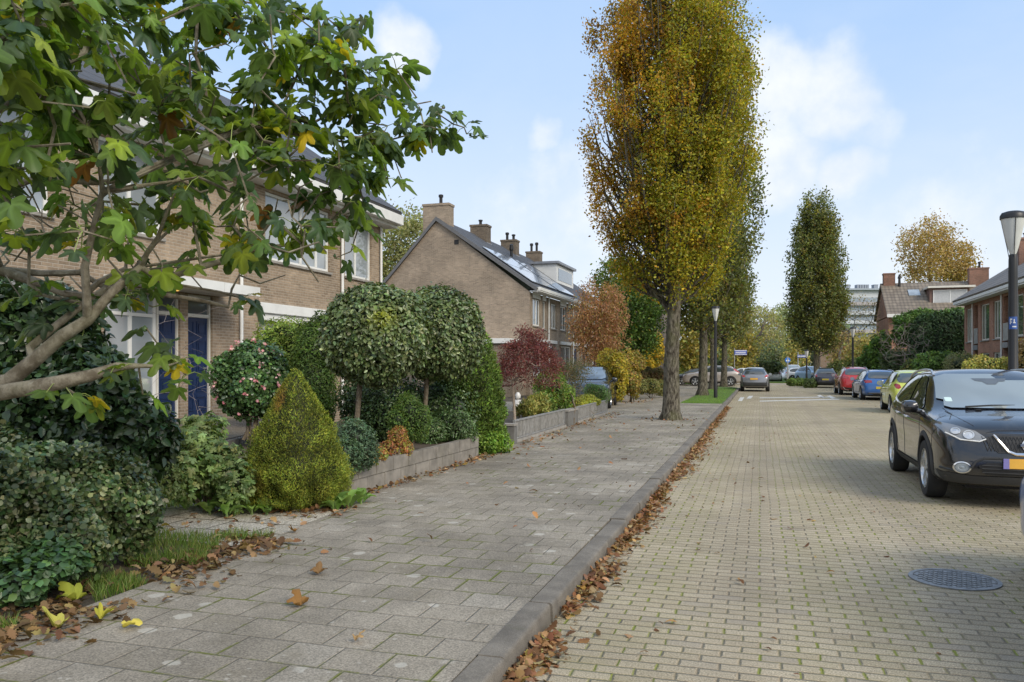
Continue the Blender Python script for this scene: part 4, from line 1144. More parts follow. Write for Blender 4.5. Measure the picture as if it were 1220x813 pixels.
    while len(tips)<310:
        x=r.uniform(-40,560); y=r.uniform(-60,345)
        if not inside(x,y): continue
        if x>330 and y<20 and r.random()<.4: continue
        dens=1.0 if y<200 else .55
        if r.random()>dens: continue
        dmid=3.4+ (x+40)/600*1.9
        d=dmid+r.uniform(-.75,.9) if x<300 else dmid+r.uniform(-.35,.4)
        tips.append(np.array(P(x,y,d))); dd.append((x,y))
    for q in [(152,352,4.15),(165,335,4.2),(182,366,4.3),(205,432,4.3),(222,447,4.35),(90,470,3.95),(208,330,5.0),(305,360,5.2),(25,355,4.3),(52,352,4.2),(175,392,4.2),(195,420,4.3),(470,100,5.3),(500,128,5.4),(522,136,5.5),(540,148,5.55),(553,152,5.6),(556,160,5.6),(530,128,5.5),(512,160,5.45),(490,165,5.4),(455,120,5.2),(430,112,5.1),(515,182,5.4),(440,165,5.1),(470,190,5.3),(478,212,5.3),(440,212,5.15),(505,150,5.35),(462,150,5.25),(398,308,5.1),(418,300,5.1),(430,262,5.1),(170,470,4.2)]:
        tips.append(np.array(P(*q)))
    ends=sk.grow(tips,.13,.25,-.05,.3,r)
    bt=[np.array(P(r.uniform(-20,400),r.uniform(215,345),r.uniform(3.9,5.2))) for _ in range(75)]
    sk.grow(bt,.11,.35,.0,.2,r)
    rr=sk.radii(.0045,2.6)
    ob=sk.mesh('branches',barkmat('fig_branch_bark',(.12,.10,.072),(.27,.24,.185),7,.8,.5,(.15,.15,.08),.4),o,.0045,2.6,None,4,tuple(base))
    # leaves: rosettes toward the shoot ends
    LP=[];LN=[];LT=[];PE=MB(); FIGS=[]
    for e in ends:
        j=e; nn=0
        p=np.array(sk.p[e]); par=np.array(sk.p[sk.par[e]]); d=p-par; d/=max(np.linalg.norm(d),1e-6)
        hang=dd and False
        nleaf=r.integers(3,7)
        pxy=None
        for k in range(nleaf):
            s=r.integers(0,3); j=e
            for _ in range(s):
                if sk.par[j]>=0: j=sk.par[j]
            a=np.array(sk.p[j]); out=r.normal(size=3); out[2]=out[2]*.5+.15; out+=d*.5; out/=np.linalg.norm(out)
            pl=r.uniform(.05,.12); q=a+out*pl+np.array([0,0,-.01])
            PE.tube([a-np.array(base),a+out*pl*.5+np.array([0,0,.01])-np.array(base),q-np.array(base)],[.0028,.0022,.002],4,0,False)
            LP.append(q); n=np.array([out[0]*.55,out[1]*.55,.75])+r.normal(0,.33,3); LN.append(n)
            LT.append(out*.9+np.array([0,0,-.75-.5*r.random()])+r.normal(0,.15,3))
        if r.random()<.55:
            q=p-np.array(base)+r.normal(0,.02,3); rd=r.uniform(.010,.017)
            FIGS.append((q,rd))
    PE.build('petioles',plain('petiole_green',(.20,.26,.06),.6),o,smooth=True,fix=False)
    fm=MB(); fm.lathe([(.15,1.35),(.5,1.0),(.95,.2),(1,-.2),(.7,-.8),(.1,-1)],10); f0=None
    for q,rd in FIGS[:95]:
        if f0 is None: fo=f0=fm.build('fig',plain('unripe_fig',(.055,.10,.035),.5,0,.3,20),o,smooth=True)
        else: fo=f0.copy(); C.objects.link(fo); fo.parent=o
        fo.location=tuple(q); fo.scale=(rd,rd,rd)
    LP=np.array(LP);LN=np.array(LN);LT=np.array(LT); N=len(LP)
    V,nv=cloud_arrays(LP,LN,(.062+.078*r.random(N)),T_FIG,LT,0.05,r)
    col=palette(N,[(.048,.080,.042),(.070,.115,.036),(.105,.165,.032),(.15,.205,.028),(.30,.26,.02),(.13,.07,.025)],[4.5,4,3.4,2,.28,.06],.16,r)
    vm=np.ones(nv); ang=[abs(d_) for d_ in [-152,-134,-115,-99,-84,-75,-63,-52,-41,-32,-26,-18,-8,0,8,18,26,32,41,52,63,75,84,99,115,134,152]]
    m_=len(ang)
    vm[0]=1.45
    for i_,a_ in enumerate(ang):
        k_=max(math.exp(-(min(abs(a_-q_) for q_ in (0,52,107))/6.0)**2),0)
        vm[1+m_+i_]=1+.40*k_; vm[1+i_]=.92
    col=(col[:,None,:]*vm[None,:,None]).reshape(-1,3)
    leaf_object('foliage',[(V-np.array(base),nv,T_FIG[1],col,0)],leafmat('fig_leaf',.52,.42,.4),o)
    return o
fig_tree()
# ------------------------------------------------------------------ garden on the left
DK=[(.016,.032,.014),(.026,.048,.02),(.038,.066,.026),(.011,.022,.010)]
# dark mass under the fig
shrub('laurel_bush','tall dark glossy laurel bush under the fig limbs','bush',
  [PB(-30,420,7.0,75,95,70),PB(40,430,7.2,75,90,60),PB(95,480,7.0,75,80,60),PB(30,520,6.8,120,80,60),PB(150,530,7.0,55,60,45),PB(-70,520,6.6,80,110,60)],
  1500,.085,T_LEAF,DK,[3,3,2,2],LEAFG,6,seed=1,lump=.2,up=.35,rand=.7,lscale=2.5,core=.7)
VAR=[(.105,.155,.065),(.17,.215,.11),(.065,.11,.04),(.30,.32,.18),(.04,.075,.028)]
def patch_tone(pos,col):
    k=nz(pos,3.0,5); lit=np.clip(k*2,0,1)[:,None]; return col*(.55+.75*lit)  # leaves paler and darker in random patches
shrub('euonymus_bush','low euonymus bush with small pale edged leaves at the pavement edge','bush',
  [PB(30,590,5.9,80,75,60),PB(100,585,6.1,65,60,50),PB(-40,620,5.6,80,85,60),PB(150,610,6.3,40,45,40),PB(60,640,5.7,75,45,45),PB(-20,680,5.4,55,45,40)],
  3600,.04,T_ROUND,VAR,[3,3,2.5,1.6,2],LEAFG,8,seed=2,lump=.28,up=.5,rand=.6,lscale=3.2,core=.72,zgrad=patch_tone,tipdown=-.6)
shrub('ivy_plant','dark ivy trailing over the brown leaves below the euonymus','ivy',
  [PB(20,690,5.2,50,28,35),PB(65,665,5.4,40,26,35)],1500,.055,T_ROUND,[(.03,.06,.03),(.05,.10,.04),(.08,.15,.05)],[2,2,1],LEAFG,3,seed=3,up=.9,core=.5)
PALE=[(.15,.205,.085),(.105,.16,.058),(.20,.25,.125),(.065,.105,.038),(.22,.235,.09)]
shrub('hydrangea','pale green leafy hydrangea in front of the blue doors','shrub',
  [PB(235,540,8.6,40,38,35),PB(205,565,8.2,38,34,32),PB(262,560,8.5,32,34,30),PB(240,510,9.0,24,22,22),PB(282,580,8.3,26,28,25)],
  620,.062,T_FIG,PALE,[3,3,1.5,2,1],LEAF,10,seed=4,lump=.5,up=.9,rand=.5,lscale=3.5,core=.42,stem_r=.006,shell=.5)
shrub('skimmia','small leaved olive shrub between laurel and hydrangea','shrub',[PB(185,550,7.9,30,50,28),PB(170,590,7.3,28,32,25)],1500,.045,T_LONG,[(.10,.13,.05),(.14,.17,.07),(.05,.08,.03)],[2,2,2],LEAF,5,seed=5,lump=.4,up=.6,core=.6)
# bare twiggy shrub against the doors
def twiggy(name,label,cat,base,tips,mat,tip=.003,step=.1,wig=.25,root=(.012,.4),up=.2,seed=3,sag=0,leaves=None,trunk=None,group=None,cap=None,exp=2.4):
    base=Vector(base); o=thing(name,label,cat,base,0,group); sk=Skel()
    if trunk:
        for pts,rad in trunk: sk.path(pts,rad,-1)
    else: sk.path([base-Vector((0,0,.08)),base+Vector((.02,.01,root[1]))],[root[0]*1.3,root[0]],-1)
    ends=sk.grow(tips,step,wig,sag,up,np.random.default_rng(seed)); sk.radii(tip,exp)
    sk.mesh('branches',mat,o,tip,exp,cap,4,tuple(base))
    if leaves: leaves(o,np.array([sk.p[e] for e in ends]),base,sk)
    return o
r_=np.random.default_rng(8)
PALE_TWIG=plain('pale_twig',(.24,.20,.19),.8,0,.2,10)
twiggy('bare_shrub','leafless shrub with thin pale twigs in front of the blue doors','shrub',P(165,560,9.2),[np.array(P(r_.uniform(170,285),r_.uniform(345,470),9.2+r_.uniform(-.5,.6))) for _ in range(20)],PALE_TWIG,.0013,.1,.22,(.006,.3),.2,4)
twiggy('dried_flower_stems','dry pale flower stems standing above the hydrangea','plant',P(238,545,9.4),[np.array(P(r_.uniform(215,262),r_.uniform(455,500),9.4+r_.uniform(-.3,.3))) for _ in range(26)],PALE_TWIG,.0017,.08,.22,(.005,.2),.2,5)
# camellia
cb=G(300,523,.48)
def cam_f():
    bl=[PB(300,452,12.3,42,44,42),PB(278,460,12.2,22,34,22),PB(325,455,12.3,22,34,22)]
    r=np.random.default_rng(4); pts=[]
    for k in range(26):
        d=unit(r.normal(size=(1,3)))[0]; d[1]=-abs(d[1]); c,rd=bl[0]; pts.append(np.array(c)+d*np.array(rd)*1.08)
    pts=np.array(pts); ex=[]
    for k in range(6):
        V,nv=cloud_arrays(pts+r.normal(0,.012,pts.shape),r.normal(size=pts.shape)+np.array([0,-1,.4]),.036+.016*r.random(len(pts)),T_ROUND,r.normal(size=pts.shape),1,r)
        ex.append((V,nv,T_ROUND[1],palette(len(pts),[(.45,.22,.27),(.52,.34,.37),(.38,.14,.19)],[2,2,1],.1,r),0))
    return bl,ex
bl,ex=cam_f()
co_=shrub('camellia','round camellia dotted with pink flowers on thin bare stems','shrub',bl,2100,.05,T_ROUND,[(.03,.065,.025),(.05,.10,.035),(.075,.13,.045)],[3,3,1.5],LEAFG,0,seed=6,zb=.48,lump=.2,lscale=3,core=.7,extra=ex)
b=MB(); L0=co_.location
for a,c in [((296,525),(288,480)),((304,528),(300,470)),((311,524),(318,482)),((300,526),(306,480)),((290,524),(300,490))]:
    b.tube([P(*a,12.3)-L0,P((a[0]+c[0])/2+3,(a[1]+c[1])/2,12.3)-L0,P(*c,12.3)-L0],[.028,.022,.014],7)
b.build('trunk',BARK,co_,smooth=True,fix=False)
# dwarf spruce cone
def cone_tree(name,label,px0,px1,py_top,py_base,d,cols,w_,size,n,tmpl,mat,seed,prof=(.62,.93,1.0,.74,.34,.11,.02),zb=.12,lump=.06,colf=None,browning=None):
    c=P((px0+px1)/2,py_base,d); base=Vector((c.x,c.y,zb)); k=d/FPX; R0=(px1-px0)/2*k; Ht=P(0,py_top,d).z-zb
    o=thing(name,label,'conifer',base); r=np.random.default_rng(seed)
    def rad(z):
        t_=np.clip(z/Ht,0,1); return R0*np.interp(t_,[0,.06,.22,.5,.8,.95,1],prof)
    z=Ht*(1-np.sqrt(r.random(n)))*1.0; az=r.random(n)*2*PI
    q=np.stack([np.cos(az),np.sin(az),z*1.6],1)
    l=nz(q*1.0,3.2,seed)+.6*nz(q,7.5,seed+4)
    depth=1-.20*r.random(n)**1.5
    rr=rad(z)*(1+lump*l*2)*depth
    pos=np.stack([rr*np.cos(az),rr*np.sin(az),z+.0],1)
    nr=np.stack([np.cos(az),np.sin(az),np.full(n,.45)],1)
    tip=nr+np.array([0,0,.9]); nrm=r.normal(size=(n,3))+nr*.4
    V,nv=cloud_arrays(pos,nrm,size*(.6+.8*r.random(n)),tmpl,tip,.55,r)
    col=palette(n,cols,w_,.2,r)*(1+.75*l)[:,None]  # hollows between lumps get shade painted into the needle colour
    if colf is not None: col=colf(pos,col,az,r)
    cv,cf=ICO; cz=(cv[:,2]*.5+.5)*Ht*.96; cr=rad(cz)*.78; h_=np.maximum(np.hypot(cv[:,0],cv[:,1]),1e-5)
    core=np.stack([cv[:,0]/h_*cr*np.minimum(1,h_*1.4),cv[:,1]/h_*cr*np.minimum(1,h_*1.4),cz],1)  # core coloured dark in place of shade behind the needles
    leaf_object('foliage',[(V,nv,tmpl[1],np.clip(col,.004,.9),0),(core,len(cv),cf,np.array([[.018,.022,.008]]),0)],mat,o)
    b=MB(); b.tube([(0,0,-.1),(0,0,Ht*.6)],[.05,.02],8); b.build('trunk',BARK,o,smooth=True)
    return o
def brown(pos,col,az,r):
    k=np.clip(nz(pos,2.2,40)*2.2-.15+.0*az,0,1)*np.clip(1-np.abs(pos[:,2]-.95)/.9,0,1)
    k=k*(pos[:,0]<-.0)+ .55*np.clip((pos[:,0]-.40)*5,0,1)*np.clip(1-pos[:,2],0,1)*np.clip(nz(pos,3,9)+.4,0,1)
    return col*(1-k[:,None])+np.array([.22,.10,.03])*k[:,None]
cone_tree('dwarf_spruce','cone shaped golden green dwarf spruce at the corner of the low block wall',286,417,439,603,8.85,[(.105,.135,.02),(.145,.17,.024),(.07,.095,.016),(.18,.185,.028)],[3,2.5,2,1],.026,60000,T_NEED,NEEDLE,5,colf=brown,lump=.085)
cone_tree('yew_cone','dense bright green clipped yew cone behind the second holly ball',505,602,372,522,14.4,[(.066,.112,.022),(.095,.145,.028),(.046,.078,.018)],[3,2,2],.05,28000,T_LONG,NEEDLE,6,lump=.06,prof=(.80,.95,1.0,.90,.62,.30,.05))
# holly balls on stems
def ball(label,px,py,rx,ry,d,tx,ty,seed,yel=False):
    bl=[PB(px,py,d,rx,ry,rx)]
    base=P(tx,ty,d); base.z=.42
    o=thing('holly_standard',label,'topiary',base,0,'clipped holly balls on stems')
    def hg(pos,col):
        c=np.array(bl[0][0]); q=(pos-c)/np.array(bl[0][1])
        if yel:
            y=np.exp(-((q[:,0]-.50)**2+(q[:,2]-.25)**2)/.035)*(q[:,1]<0)*.8; y=np.clip(y*(.4+rng.random(len(y))),0,1)[:,None]; col=col*(1-y)+np.array([.20,.22,.02])*y
        return col
    parts=blob_leaves(bl,2300,.062,T_LEAF,[(.075,.105,.045),(.105,.14,.062),(.05,.075,.032),(.16,.19,.10)],[3,2.5,2,.8],seed=seed,shell=.2,lump=.075,lscale=3,up=.35,rand=.55,core=.82,zgrad=hg,jit=.22,tipdown=.3)
    leaf_object('foliage',rel(parts,base),LEAFG,o)
    b=MB(); t0=P(tx,ty,d);t0.z=.35; t1=P(tx+(px-tx)*.35,py+ry*.8,d); t2=P(px,py,d)
    b.tube([t0-base,t0.lerp(t1,.5)-base+Vector((.012,0,0)),t1-base,t2-base],[.042,.037,.04,.028],10)
    for k in range(7):
        a=k*.9; e=t1.lerp(t2,.2); b.tube([t1-base,e-base+Vector((math.cos(a)*.32,math.sin(a)*.32,.12))],[.022,.008],5)
    b.build('trunk',BARK,o,smooth=True,fix=False); return o
ball('larger clipped holly ball on a leaning stem, tinged with yellow green',448,398,64,60,11.6,420,500,7,True)
ball('holly ball half hidden behind the larger one, on a straight pale stem',523,398,53,54,13.0,502,480,8)
# shrubs behind: under the window
shrub('privet_shrub','yellowish green loose shrub beneath the white boxed lintel','shrub',[PB(335,410,15.5,38,35,30),PB(360,440,15.2,40,50,35),PB(325,450,15.2,28,50,28)],1000,.06,T_LONG,[(.14,.20,.05),(.19,.24,.06),(.09,.14,.03)],[3,2,2],LEAF,5,zb=.3,seed=9,lump=.3,up=.5,core=.66)
shrub('laurel_cone','mid green pointed bush between the privet and the larger holly ball','bush',[PB(372,470,14.2,28,60,30),PB(374,425,14.3,24,45,24),PB(382,398,14.4,14,28,14),PB(370,500,14.0,30,40,30)],1700,.055,T_LONG,[(.055,.095,.025),(.08,.13,.03),(.04,.07,.02)],[3,2,2],LEAF,5,zb=.3,seed=10,lump=.15,up=.3,core=.74)
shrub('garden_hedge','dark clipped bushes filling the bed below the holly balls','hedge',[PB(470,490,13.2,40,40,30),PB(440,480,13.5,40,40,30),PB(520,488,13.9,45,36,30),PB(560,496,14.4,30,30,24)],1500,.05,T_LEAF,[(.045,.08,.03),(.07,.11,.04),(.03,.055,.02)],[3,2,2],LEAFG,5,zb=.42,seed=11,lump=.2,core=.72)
shrub('hebe','round blue green hebe at the near end of the raised bed','shrub',[PB(422,525,9.75,26,30,24),PB(410,545,9.5,20,22,20),PB(436,540,9.7,18,20,18)],2600,.036,T_LONG,[(.07,.12,.08),(.10,.155,.10),(.045,.08,.05)],[3,2,2],LEAF,5,zb=.42,seed=12,lump=.25,up=.6,core=.66)
shrub('box_shrub','upright dark green box shrub in the middle of the raised bed','shrub',[PB(487,492,11.4,16,32,16),PB(500,500,11.5,13,24,14),PB(475,505,11.3,12,22,14)],3000,.034,T_LONG,[(.055,.10,.025),(.08,.135,.035),(.12,.18,.04)],[3,2,1],LEAF,5,zb=.42,seed=13,lump=.3,up=.8,core=.6)
shrub('pieris','glossy mid green pieris leaning over the far end of the block wall','shrub',[PB(535,506,13.1,30,22,20),PB(515,512,12.9,22,17,18),PB(550,510,13.3,18,18,16)],1900,.05,T_LONG,[(.065,.115,.045),(.095,.15,.06),(.045,.075,.03)],[3,2,2],LEAFG,4,zb=.42,seed=14,lump=.25,up=.7,core=.62)
shrub('spiraea','small spiraea with orange red autumn leaves in the raised bed','shrub',[PB(473,524,10.9,13,16,12),PB(462,533,10.7,9,9,9),PB(482,534,11,9,9,9)],2600,.032,T_LEAF,[(.24,.11,.055),(.30,.19,.065),(.18,.19,.045),(.30,.12,.075)],[3,2,2,1],LEAF,5,zb=.42,seed=15,lump=.3,up=.5,core=.4,corecol=(.1,.06,.03))
shrub('azalea','low bronze and green azalea beside the hebe','shrub',[PB(450,540,10.3,14,9,12),PB(440,548,10.1,12,8,10)],2400,.03,T_LEAF,[(.24,.10,.05),(.15,.19,.05),(.32,.20,.06)],[2,2,1],LEAF,5,zb=.42,seed=16,lump=.3,up=.5,core=.4,corecol=(.08,.06,.03))
shrub('periwinkle','bright green trailing plant where the block wall ends','plant',[PB(582,524,14.0,18,14,16),PB(598,530,14.2,10,8,10),PB(577,512,14.2,12,12,12)],1700,.05,T_LEAF,[(.11,.19,.035),(.16,.24,.05),(.07,.13,.025)],[3,2,2],LEAF,4,zb=.12,seed=17,lump=.35,up=.8,core=.5)
# broad leaved clumps along the path
def broad_clump(label,pts,size,seed,n=9,cols=((.12,.21,.055),(.17,.27,.08),(.085,.15,.045))):
    r=np.random.default_rng(seed); pts=[G(px,py,.12) for px,py in pts]; c0=pts[0].copy()
    o=thing('broad_leaf_plant',label,'plant',c0,0,'broad leaved plants beside the stone path')
    LP=[];LN=[];LT=[]
    for p in pts:
        for k in range(n):
            a=2*PI*k/n+r.normal(0,.3); out=np.array([math.cos(a),math.sin(a),0]); LP.append(np.array(p)+out*.03+[0,0,r.uniform(0,.05)]); LN.append(-out*.5+np.array([0,0,1])+r.normal(0,.2,3)); LT.append(out+np.array([0,0,.25+.5*r.random()]))
    LP=np.array(LP); V,nv=cloud_arrays(LP,np.array(LN),size*(.6+.7*r.random(len(LP))),T_BROAD,np.array(LT),.05,r)
    leaf_object('foliage',[(V-np.array(c0),nv,T_BROAD[1],palette(len(LP),cols,[3,2,2],.12,r),0)],LEAF,o); 
    b=MB(); 
    for p in pts: b.tube([p-c0-Vector((0,0,.04)),p-c0+Vector((0,0,.05))],[.02,.012],6)
    b.build('crown_stem',plain('green_stem',(.14,.2,.06),.6),o,smooth=True)
broad_clump('broad green leaves lying on the paving right of the spruce foot',[(430,600),(415,605),(400,608)],.20,21,8)
broad_clump('dense low leafy patch between hydrangea and spruce',[(262,592),(280,598),(246,590),(300,600),(228,592),(270,606),(212,592),(236,603),(255,600),(290,606),(205,602),(222,606)],.20,22,10)
broad_clump('leaf rosettes spreading onto the pale path stones',[(318,612),(300,612),(335,608),(270,616),(250,612)],.15,23,7)
broad_clump('yellowing leaves drooping at the foot of the euonymus',[(170,598),(185,605),(160,612)],.16,24,8,((.22,.27,.05),(.30,.30,.06),(.12,.19,.05)))
# Japanese maple
mb=G(613.5,503,SWZ); mb=P(613.5,500,18.0); mb.z=.12
def maple():
    r=np.random.default_rng(31); d=18.0
    tips=[]
    for lay in range(560):
        a_=r.uniform(0,2*PI); rad=r.random()**.5; px=628+39*rad*math.cos(a_); dd=d+.72*rad*math.sin(a_)
        dome=392+ (rad**2)*44+6*math.sin(px*.35)+ (px<612)*6
        py=dome+abs(r.normal(0,1))*(9+ 26*(px>618)*(r.random()<.55))
        if py>462: continue
        tips.append(np.array(P(px,py,dd)))
    def lv(o,e,base,sk):
        cl,_=cluster_leaves(e,22,(.085,.085,.03),.05,T_LONG,[(.115,.034,.042),(.155,.052,.058),(.08,.025,.033),(.19,.085,.08),(.14,.06,.068)],[3,2,2,1,1],.45,33,.2,upn=.9)
        leaf_object('foliage',rel([cl],base),LEAF,o)
    tr=[([P(613.5,503,d),P(612.5,485,d),P(611,462,d)],[.035,.03,.027])]
    o=twiggy('japanese_maple','small Japanese maple with dark red leaves and pale forking branches','tree',mb,tips,BARK_P,.003,.1,.3,seed=32,up=.1,trunk=tr,leaves=lv,cap=.04)
maple()
# shrubs behind the metal panels
shrub('grass_clump','straw green grassy clump behind the longer metal panel','plant',[PB(640,485,19.6,16,13,12),PB(628,489,19.2,12,11,10)],1600,.12,T_NEED,[(.20,.20,.06),(.26,.24,.09),(.12,.15,.04)],[2,2,2],NEEDLE,4,zb=.12,seed=18,lump=.3,up=.2,core=.5,tipdown=-1.5)
shrub('weigela','green leafy bush right of the red maple','shrub',[PB(655,460,21.5,20,22,16),PB(668,474,21.8,18,20,12),PB(648,480,21.0,16,16,12)],1300,.055,T_LEAF,[(.10,.17,.04),(.15,.22,.05),(.07,.11,.03),(.22,.16,.05)],[3,2,2,.6],LEAF,5,zb=.12,seed=19,lump=.3,up=.4,core=.6)
r_=np.random.default_rng(12)
def fu(o,e,base,sk):
    cl,_=cluster_leaves(e,26,(.06,.06,.09),.045,T_LONG,[(.09,.10,.06),(.12,.12,.075),(.14,.09,.06),(.06,.075,.04)],[3,2,1.5,2],.2,35,.2)
    leaf_object('foliage',rel([cl],base),LEAF,o)
twiggy('fuchsia','grey green fuchsia with fine upright shoots between the two metal panels','shrub',(lambda q:(q.x,q.y,.12))(G(683,506,.12)),[np.array(P(680+r_.normal(0,11),433+abs(r_.normal(0,22)),23.3+r_.normal(0,.3))) for _ in range(230)],BARK,.003,.12,.3,(.02,.15),.1,36,leaves=fu)
shrub('box_bush','lime yellow low bush spilling over the shorter metal panel','shrub',[PB(700,478,24.6,14,8,9),PB(690,481,24.2,9,7,8)],2600,.04,T_ROUND,[(.26,.28,.05),(.33,.33,.08),(.17,.21,.04)],[3,2,2],LEAF,4,zb=.3,seed=20,lump=.3,up=.6,core=.55)
shrub('rosemary','bright green upright bush at the far end of the shorter metal panel','shrub',[PB(713,470,26,14,12,9),PB(705,465,26,9,9,9)],2200,.05,T_NEED,[(.09,.17,.05),(.13,.22,.07),(.06,.11,.03)],[3,2,2],LEAF,4,zb=.3,seed=25,lump=.3,up=.3,core=.6,tipdown=-1.2)
pot=thing('garden_ornament','small white rounded garden ornament beneath the red maple','ornament',(lambda q:(q.x,q.y,.12))(P(617,485,19.8)))
WP=plain('white_glaze',(.68,.67,.64),.4)
b=MB(); b.lathe([(.05,.30),(.11,.36),(.15,.48),(.135,.60),(.08,.68)],16); b.build('body',WP,pot,smooth=True)
b=MB(); b.lathe([(.02,.69),(.065,.73),(.07,.80),(.03,.86)],14); b.build('top',WP,pot,smooth=True)
b=MB(); b.lathe([(.10,0),(.10,.05),(.05,.08),(.05,.295)],14); b.build('base',CONC,pot,smooth=True)
# second garden: orange tree, green tree, yellow bushes
def leafy_tree(name,label,pxc,pyc,rx,ry,d,base_px,base_py,n,per,lsize,cols,w_,seed,trunk_r=.05,tmpl=T_LEAF,sig=.12,droop=.6,group=None,mat=LEAF,bark=BARK,zb=.12,hollow=0,cat='tree',tipr=.004,ry_m=None,step=.25,upn=.4,colf=None):
    r=np.random.default_rng(seed); k=d/FPX; c=np.array(P(pxc,pyc,d)); base=P(base_px,base_py,d); base.z=zb
    tips=[]
    while len(tips)<n:
        q=r.uniform(-1,1,3); l=np.linalg.norm(q)
        if l>1 or l<hollow: continue
        if mnoise.noise(Vector(q*1.8)+Vector((seed,0,0)))<-.22: continue
        tips.append(c+q*np.array([rx*k,(ry_m or rx)*k,ry*k]))
    def lv(o,e,b0,sk):
        cl,_=cluster_leaves(e,per,(sig,sig,sig*.8),lsize,tmpl,cols,w_,droop,seed,.2,upn=upn,colf=colf)
        leaf_object('crown',rel([cl],b0),mat,o)
    top=Vector(c)-Vector((0,0,ry*k*.75))
    tr=[([Vector((base.x,base.y,zb-.1)),base.lerp(top,.5)+Vector((.05,0,0)),top,Vector(c)],[trunk_r*1.3,trunk_r,trunk_r*.85,trunk_r*.45])]
    return twiggy(name,label,cat,base,tips,bark,tipr,step,.25,seed=seed,up=.2,trunk=tr,leaves=lv if per else None,group=group,cap=trunk_r*1.3)
leafy_tree('cherry_tree','slender tree with drooping salmon orange leaves before the second terrace',713,388,33,56,36,712,470,330,34,.12,[(.25,.135,.085),(.29,.175,.11),(.19,.105,.07),(.23,.18,.075)],[3,2,2,1.5],41,.06,T_LONG,.17,.9)
leafy_tree('hornbeam','dense dark green tree right behind the orange leaved tree',752,382,36,56,41,748,470,420,36,.13,[(.05,.095,.025),(.075,.125,.03),(.035,.065,.02),(.16,.17,.03)],[3,2,2,.5],42,.08,T_LEAF,.2,.3)
leafy_tree('field_maple','thin topped tree turning yellow above the orange tree',742,335,34,30,44,742,470,170,34,.14,[(.09,.14,.035),(.16,.18,.03),(.06,.10,.03)],[3,2,2],43,.07,T_LEAF,.22,.3)
YL=[(.25,.21,.03),(.31,.25,.035),(.16,.17,.035),(.20,.145,.035)]
shrub('yellow_shrub','yellow autumn shrub leaning beside the dark parked car','shrub',[PB(727,435,31,17,17,16),PB(718,452,31,13,18,14),PB(737,455,31.5,11,22,14)],750,.085,T_LEAF,YL,[3,2,2,1],LEAF,5,seed=44,lump=.35,core=.6,corecol=(.10,.10,.03))
shrub('spindle_shrub','yellow and rust coloured open bush beyond the dark parked car','shrub',[PB(745,440,34,16,20,16),PB(752,455,34,14,17,14),PB(758,432,35,10,12,12)],650,.09,T_LEAF,[(.20,.175,.045),(.24,.15,.06),(.125,.13,.035),(.27,.22,.04)],[2,2,2,1],LEAF,5,seed=45,lump=.35,core=.6,corecol=(.10,.08,.03))
shrub('golden_shrub','bright golden bush at the foot of the tall grey gable','shrub',[PB(778,418,52,13,22,13),PB(770,430,51,9,12,10)],520,.11,T_LEAF,[(.36,.27,.03),(.29,.24,.035),(.18,.18,.035)],[3,2,1],LEAF,5,seed=46,lump=.3,core=.62,corecol=(.14,.11,.02))
shrub('beech_hedge','square brown beech hedge before the tall grey gable','hedge',[PB(772,447,44,11,10,11),PB(783,448,44,9,10,10),PB(763,449,43.5,8,10,10)],700,.09,T_LEAF,[(.14,.095,.05),(.10,.08,.04),(.09,.10,.04)],[3,2,2],LEAF,4,seed=47,lump=.1,core=.75,corecol=(.05,.035,.02))
shrub('cotoneaster','low dull green bush by the little block wall beyond the driveway','shrub',[PB(776,461,38,11,9,10),PB(788,463,39,8,8,8),PB(765,462,37.5,7,9,8)],800,.07,T_LEAF,[(.13,.14,.05),(.18,.16,.07),(.08,.09,.035)],[3,2,2],LEAF,4,seed=48,lump=.3,core=.6)
# ------------------------------------------------------------------ beyond: trees behind houses, park, right-hand gardens
FT='distant park trees beyond the crossing'
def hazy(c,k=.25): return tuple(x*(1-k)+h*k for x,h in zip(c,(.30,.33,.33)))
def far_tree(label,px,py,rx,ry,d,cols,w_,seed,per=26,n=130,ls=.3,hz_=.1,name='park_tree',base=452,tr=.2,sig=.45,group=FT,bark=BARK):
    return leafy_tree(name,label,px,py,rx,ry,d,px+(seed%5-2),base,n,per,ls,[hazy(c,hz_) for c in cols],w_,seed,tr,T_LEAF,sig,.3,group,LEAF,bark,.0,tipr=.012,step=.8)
G1=[(.12,.16,.05),(.16,.19,.06),(.09,.12,.04),(.19,.19,.07)]
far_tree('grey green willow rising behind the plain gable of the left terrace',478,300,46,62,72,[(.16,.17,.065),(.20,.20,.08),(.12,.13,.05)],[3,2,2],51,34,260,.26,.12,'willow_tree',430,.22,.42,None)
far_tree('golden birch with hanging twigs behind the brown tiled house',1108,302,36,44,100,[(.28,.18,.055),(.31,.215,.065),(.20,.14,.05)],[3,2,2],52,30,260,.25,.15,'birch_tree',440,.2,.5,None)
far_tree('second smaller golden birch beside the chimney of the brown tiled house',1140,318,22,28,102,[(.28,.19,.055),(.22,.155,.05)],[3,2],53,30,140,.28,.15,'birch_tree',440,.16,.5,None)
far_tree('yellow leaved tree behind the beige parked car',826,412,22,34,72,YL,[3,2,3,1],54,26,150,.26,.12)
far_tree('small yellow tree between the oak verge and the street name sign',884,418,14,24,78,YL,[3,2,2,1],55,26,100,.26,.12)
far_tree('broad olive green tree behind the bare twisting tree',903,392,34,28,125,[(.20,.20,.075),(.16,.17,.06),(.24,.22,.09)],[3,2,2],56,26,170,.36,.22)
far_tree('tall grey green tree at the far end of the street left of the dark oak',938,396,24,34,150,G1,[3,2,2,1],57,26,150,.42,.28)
far_tree('dark green rounded tree low in the street end',921,424,20,16,120,[(.07,.10,.045),(.09,.12,.05)],[2,2],58,26,110,.33,.22)
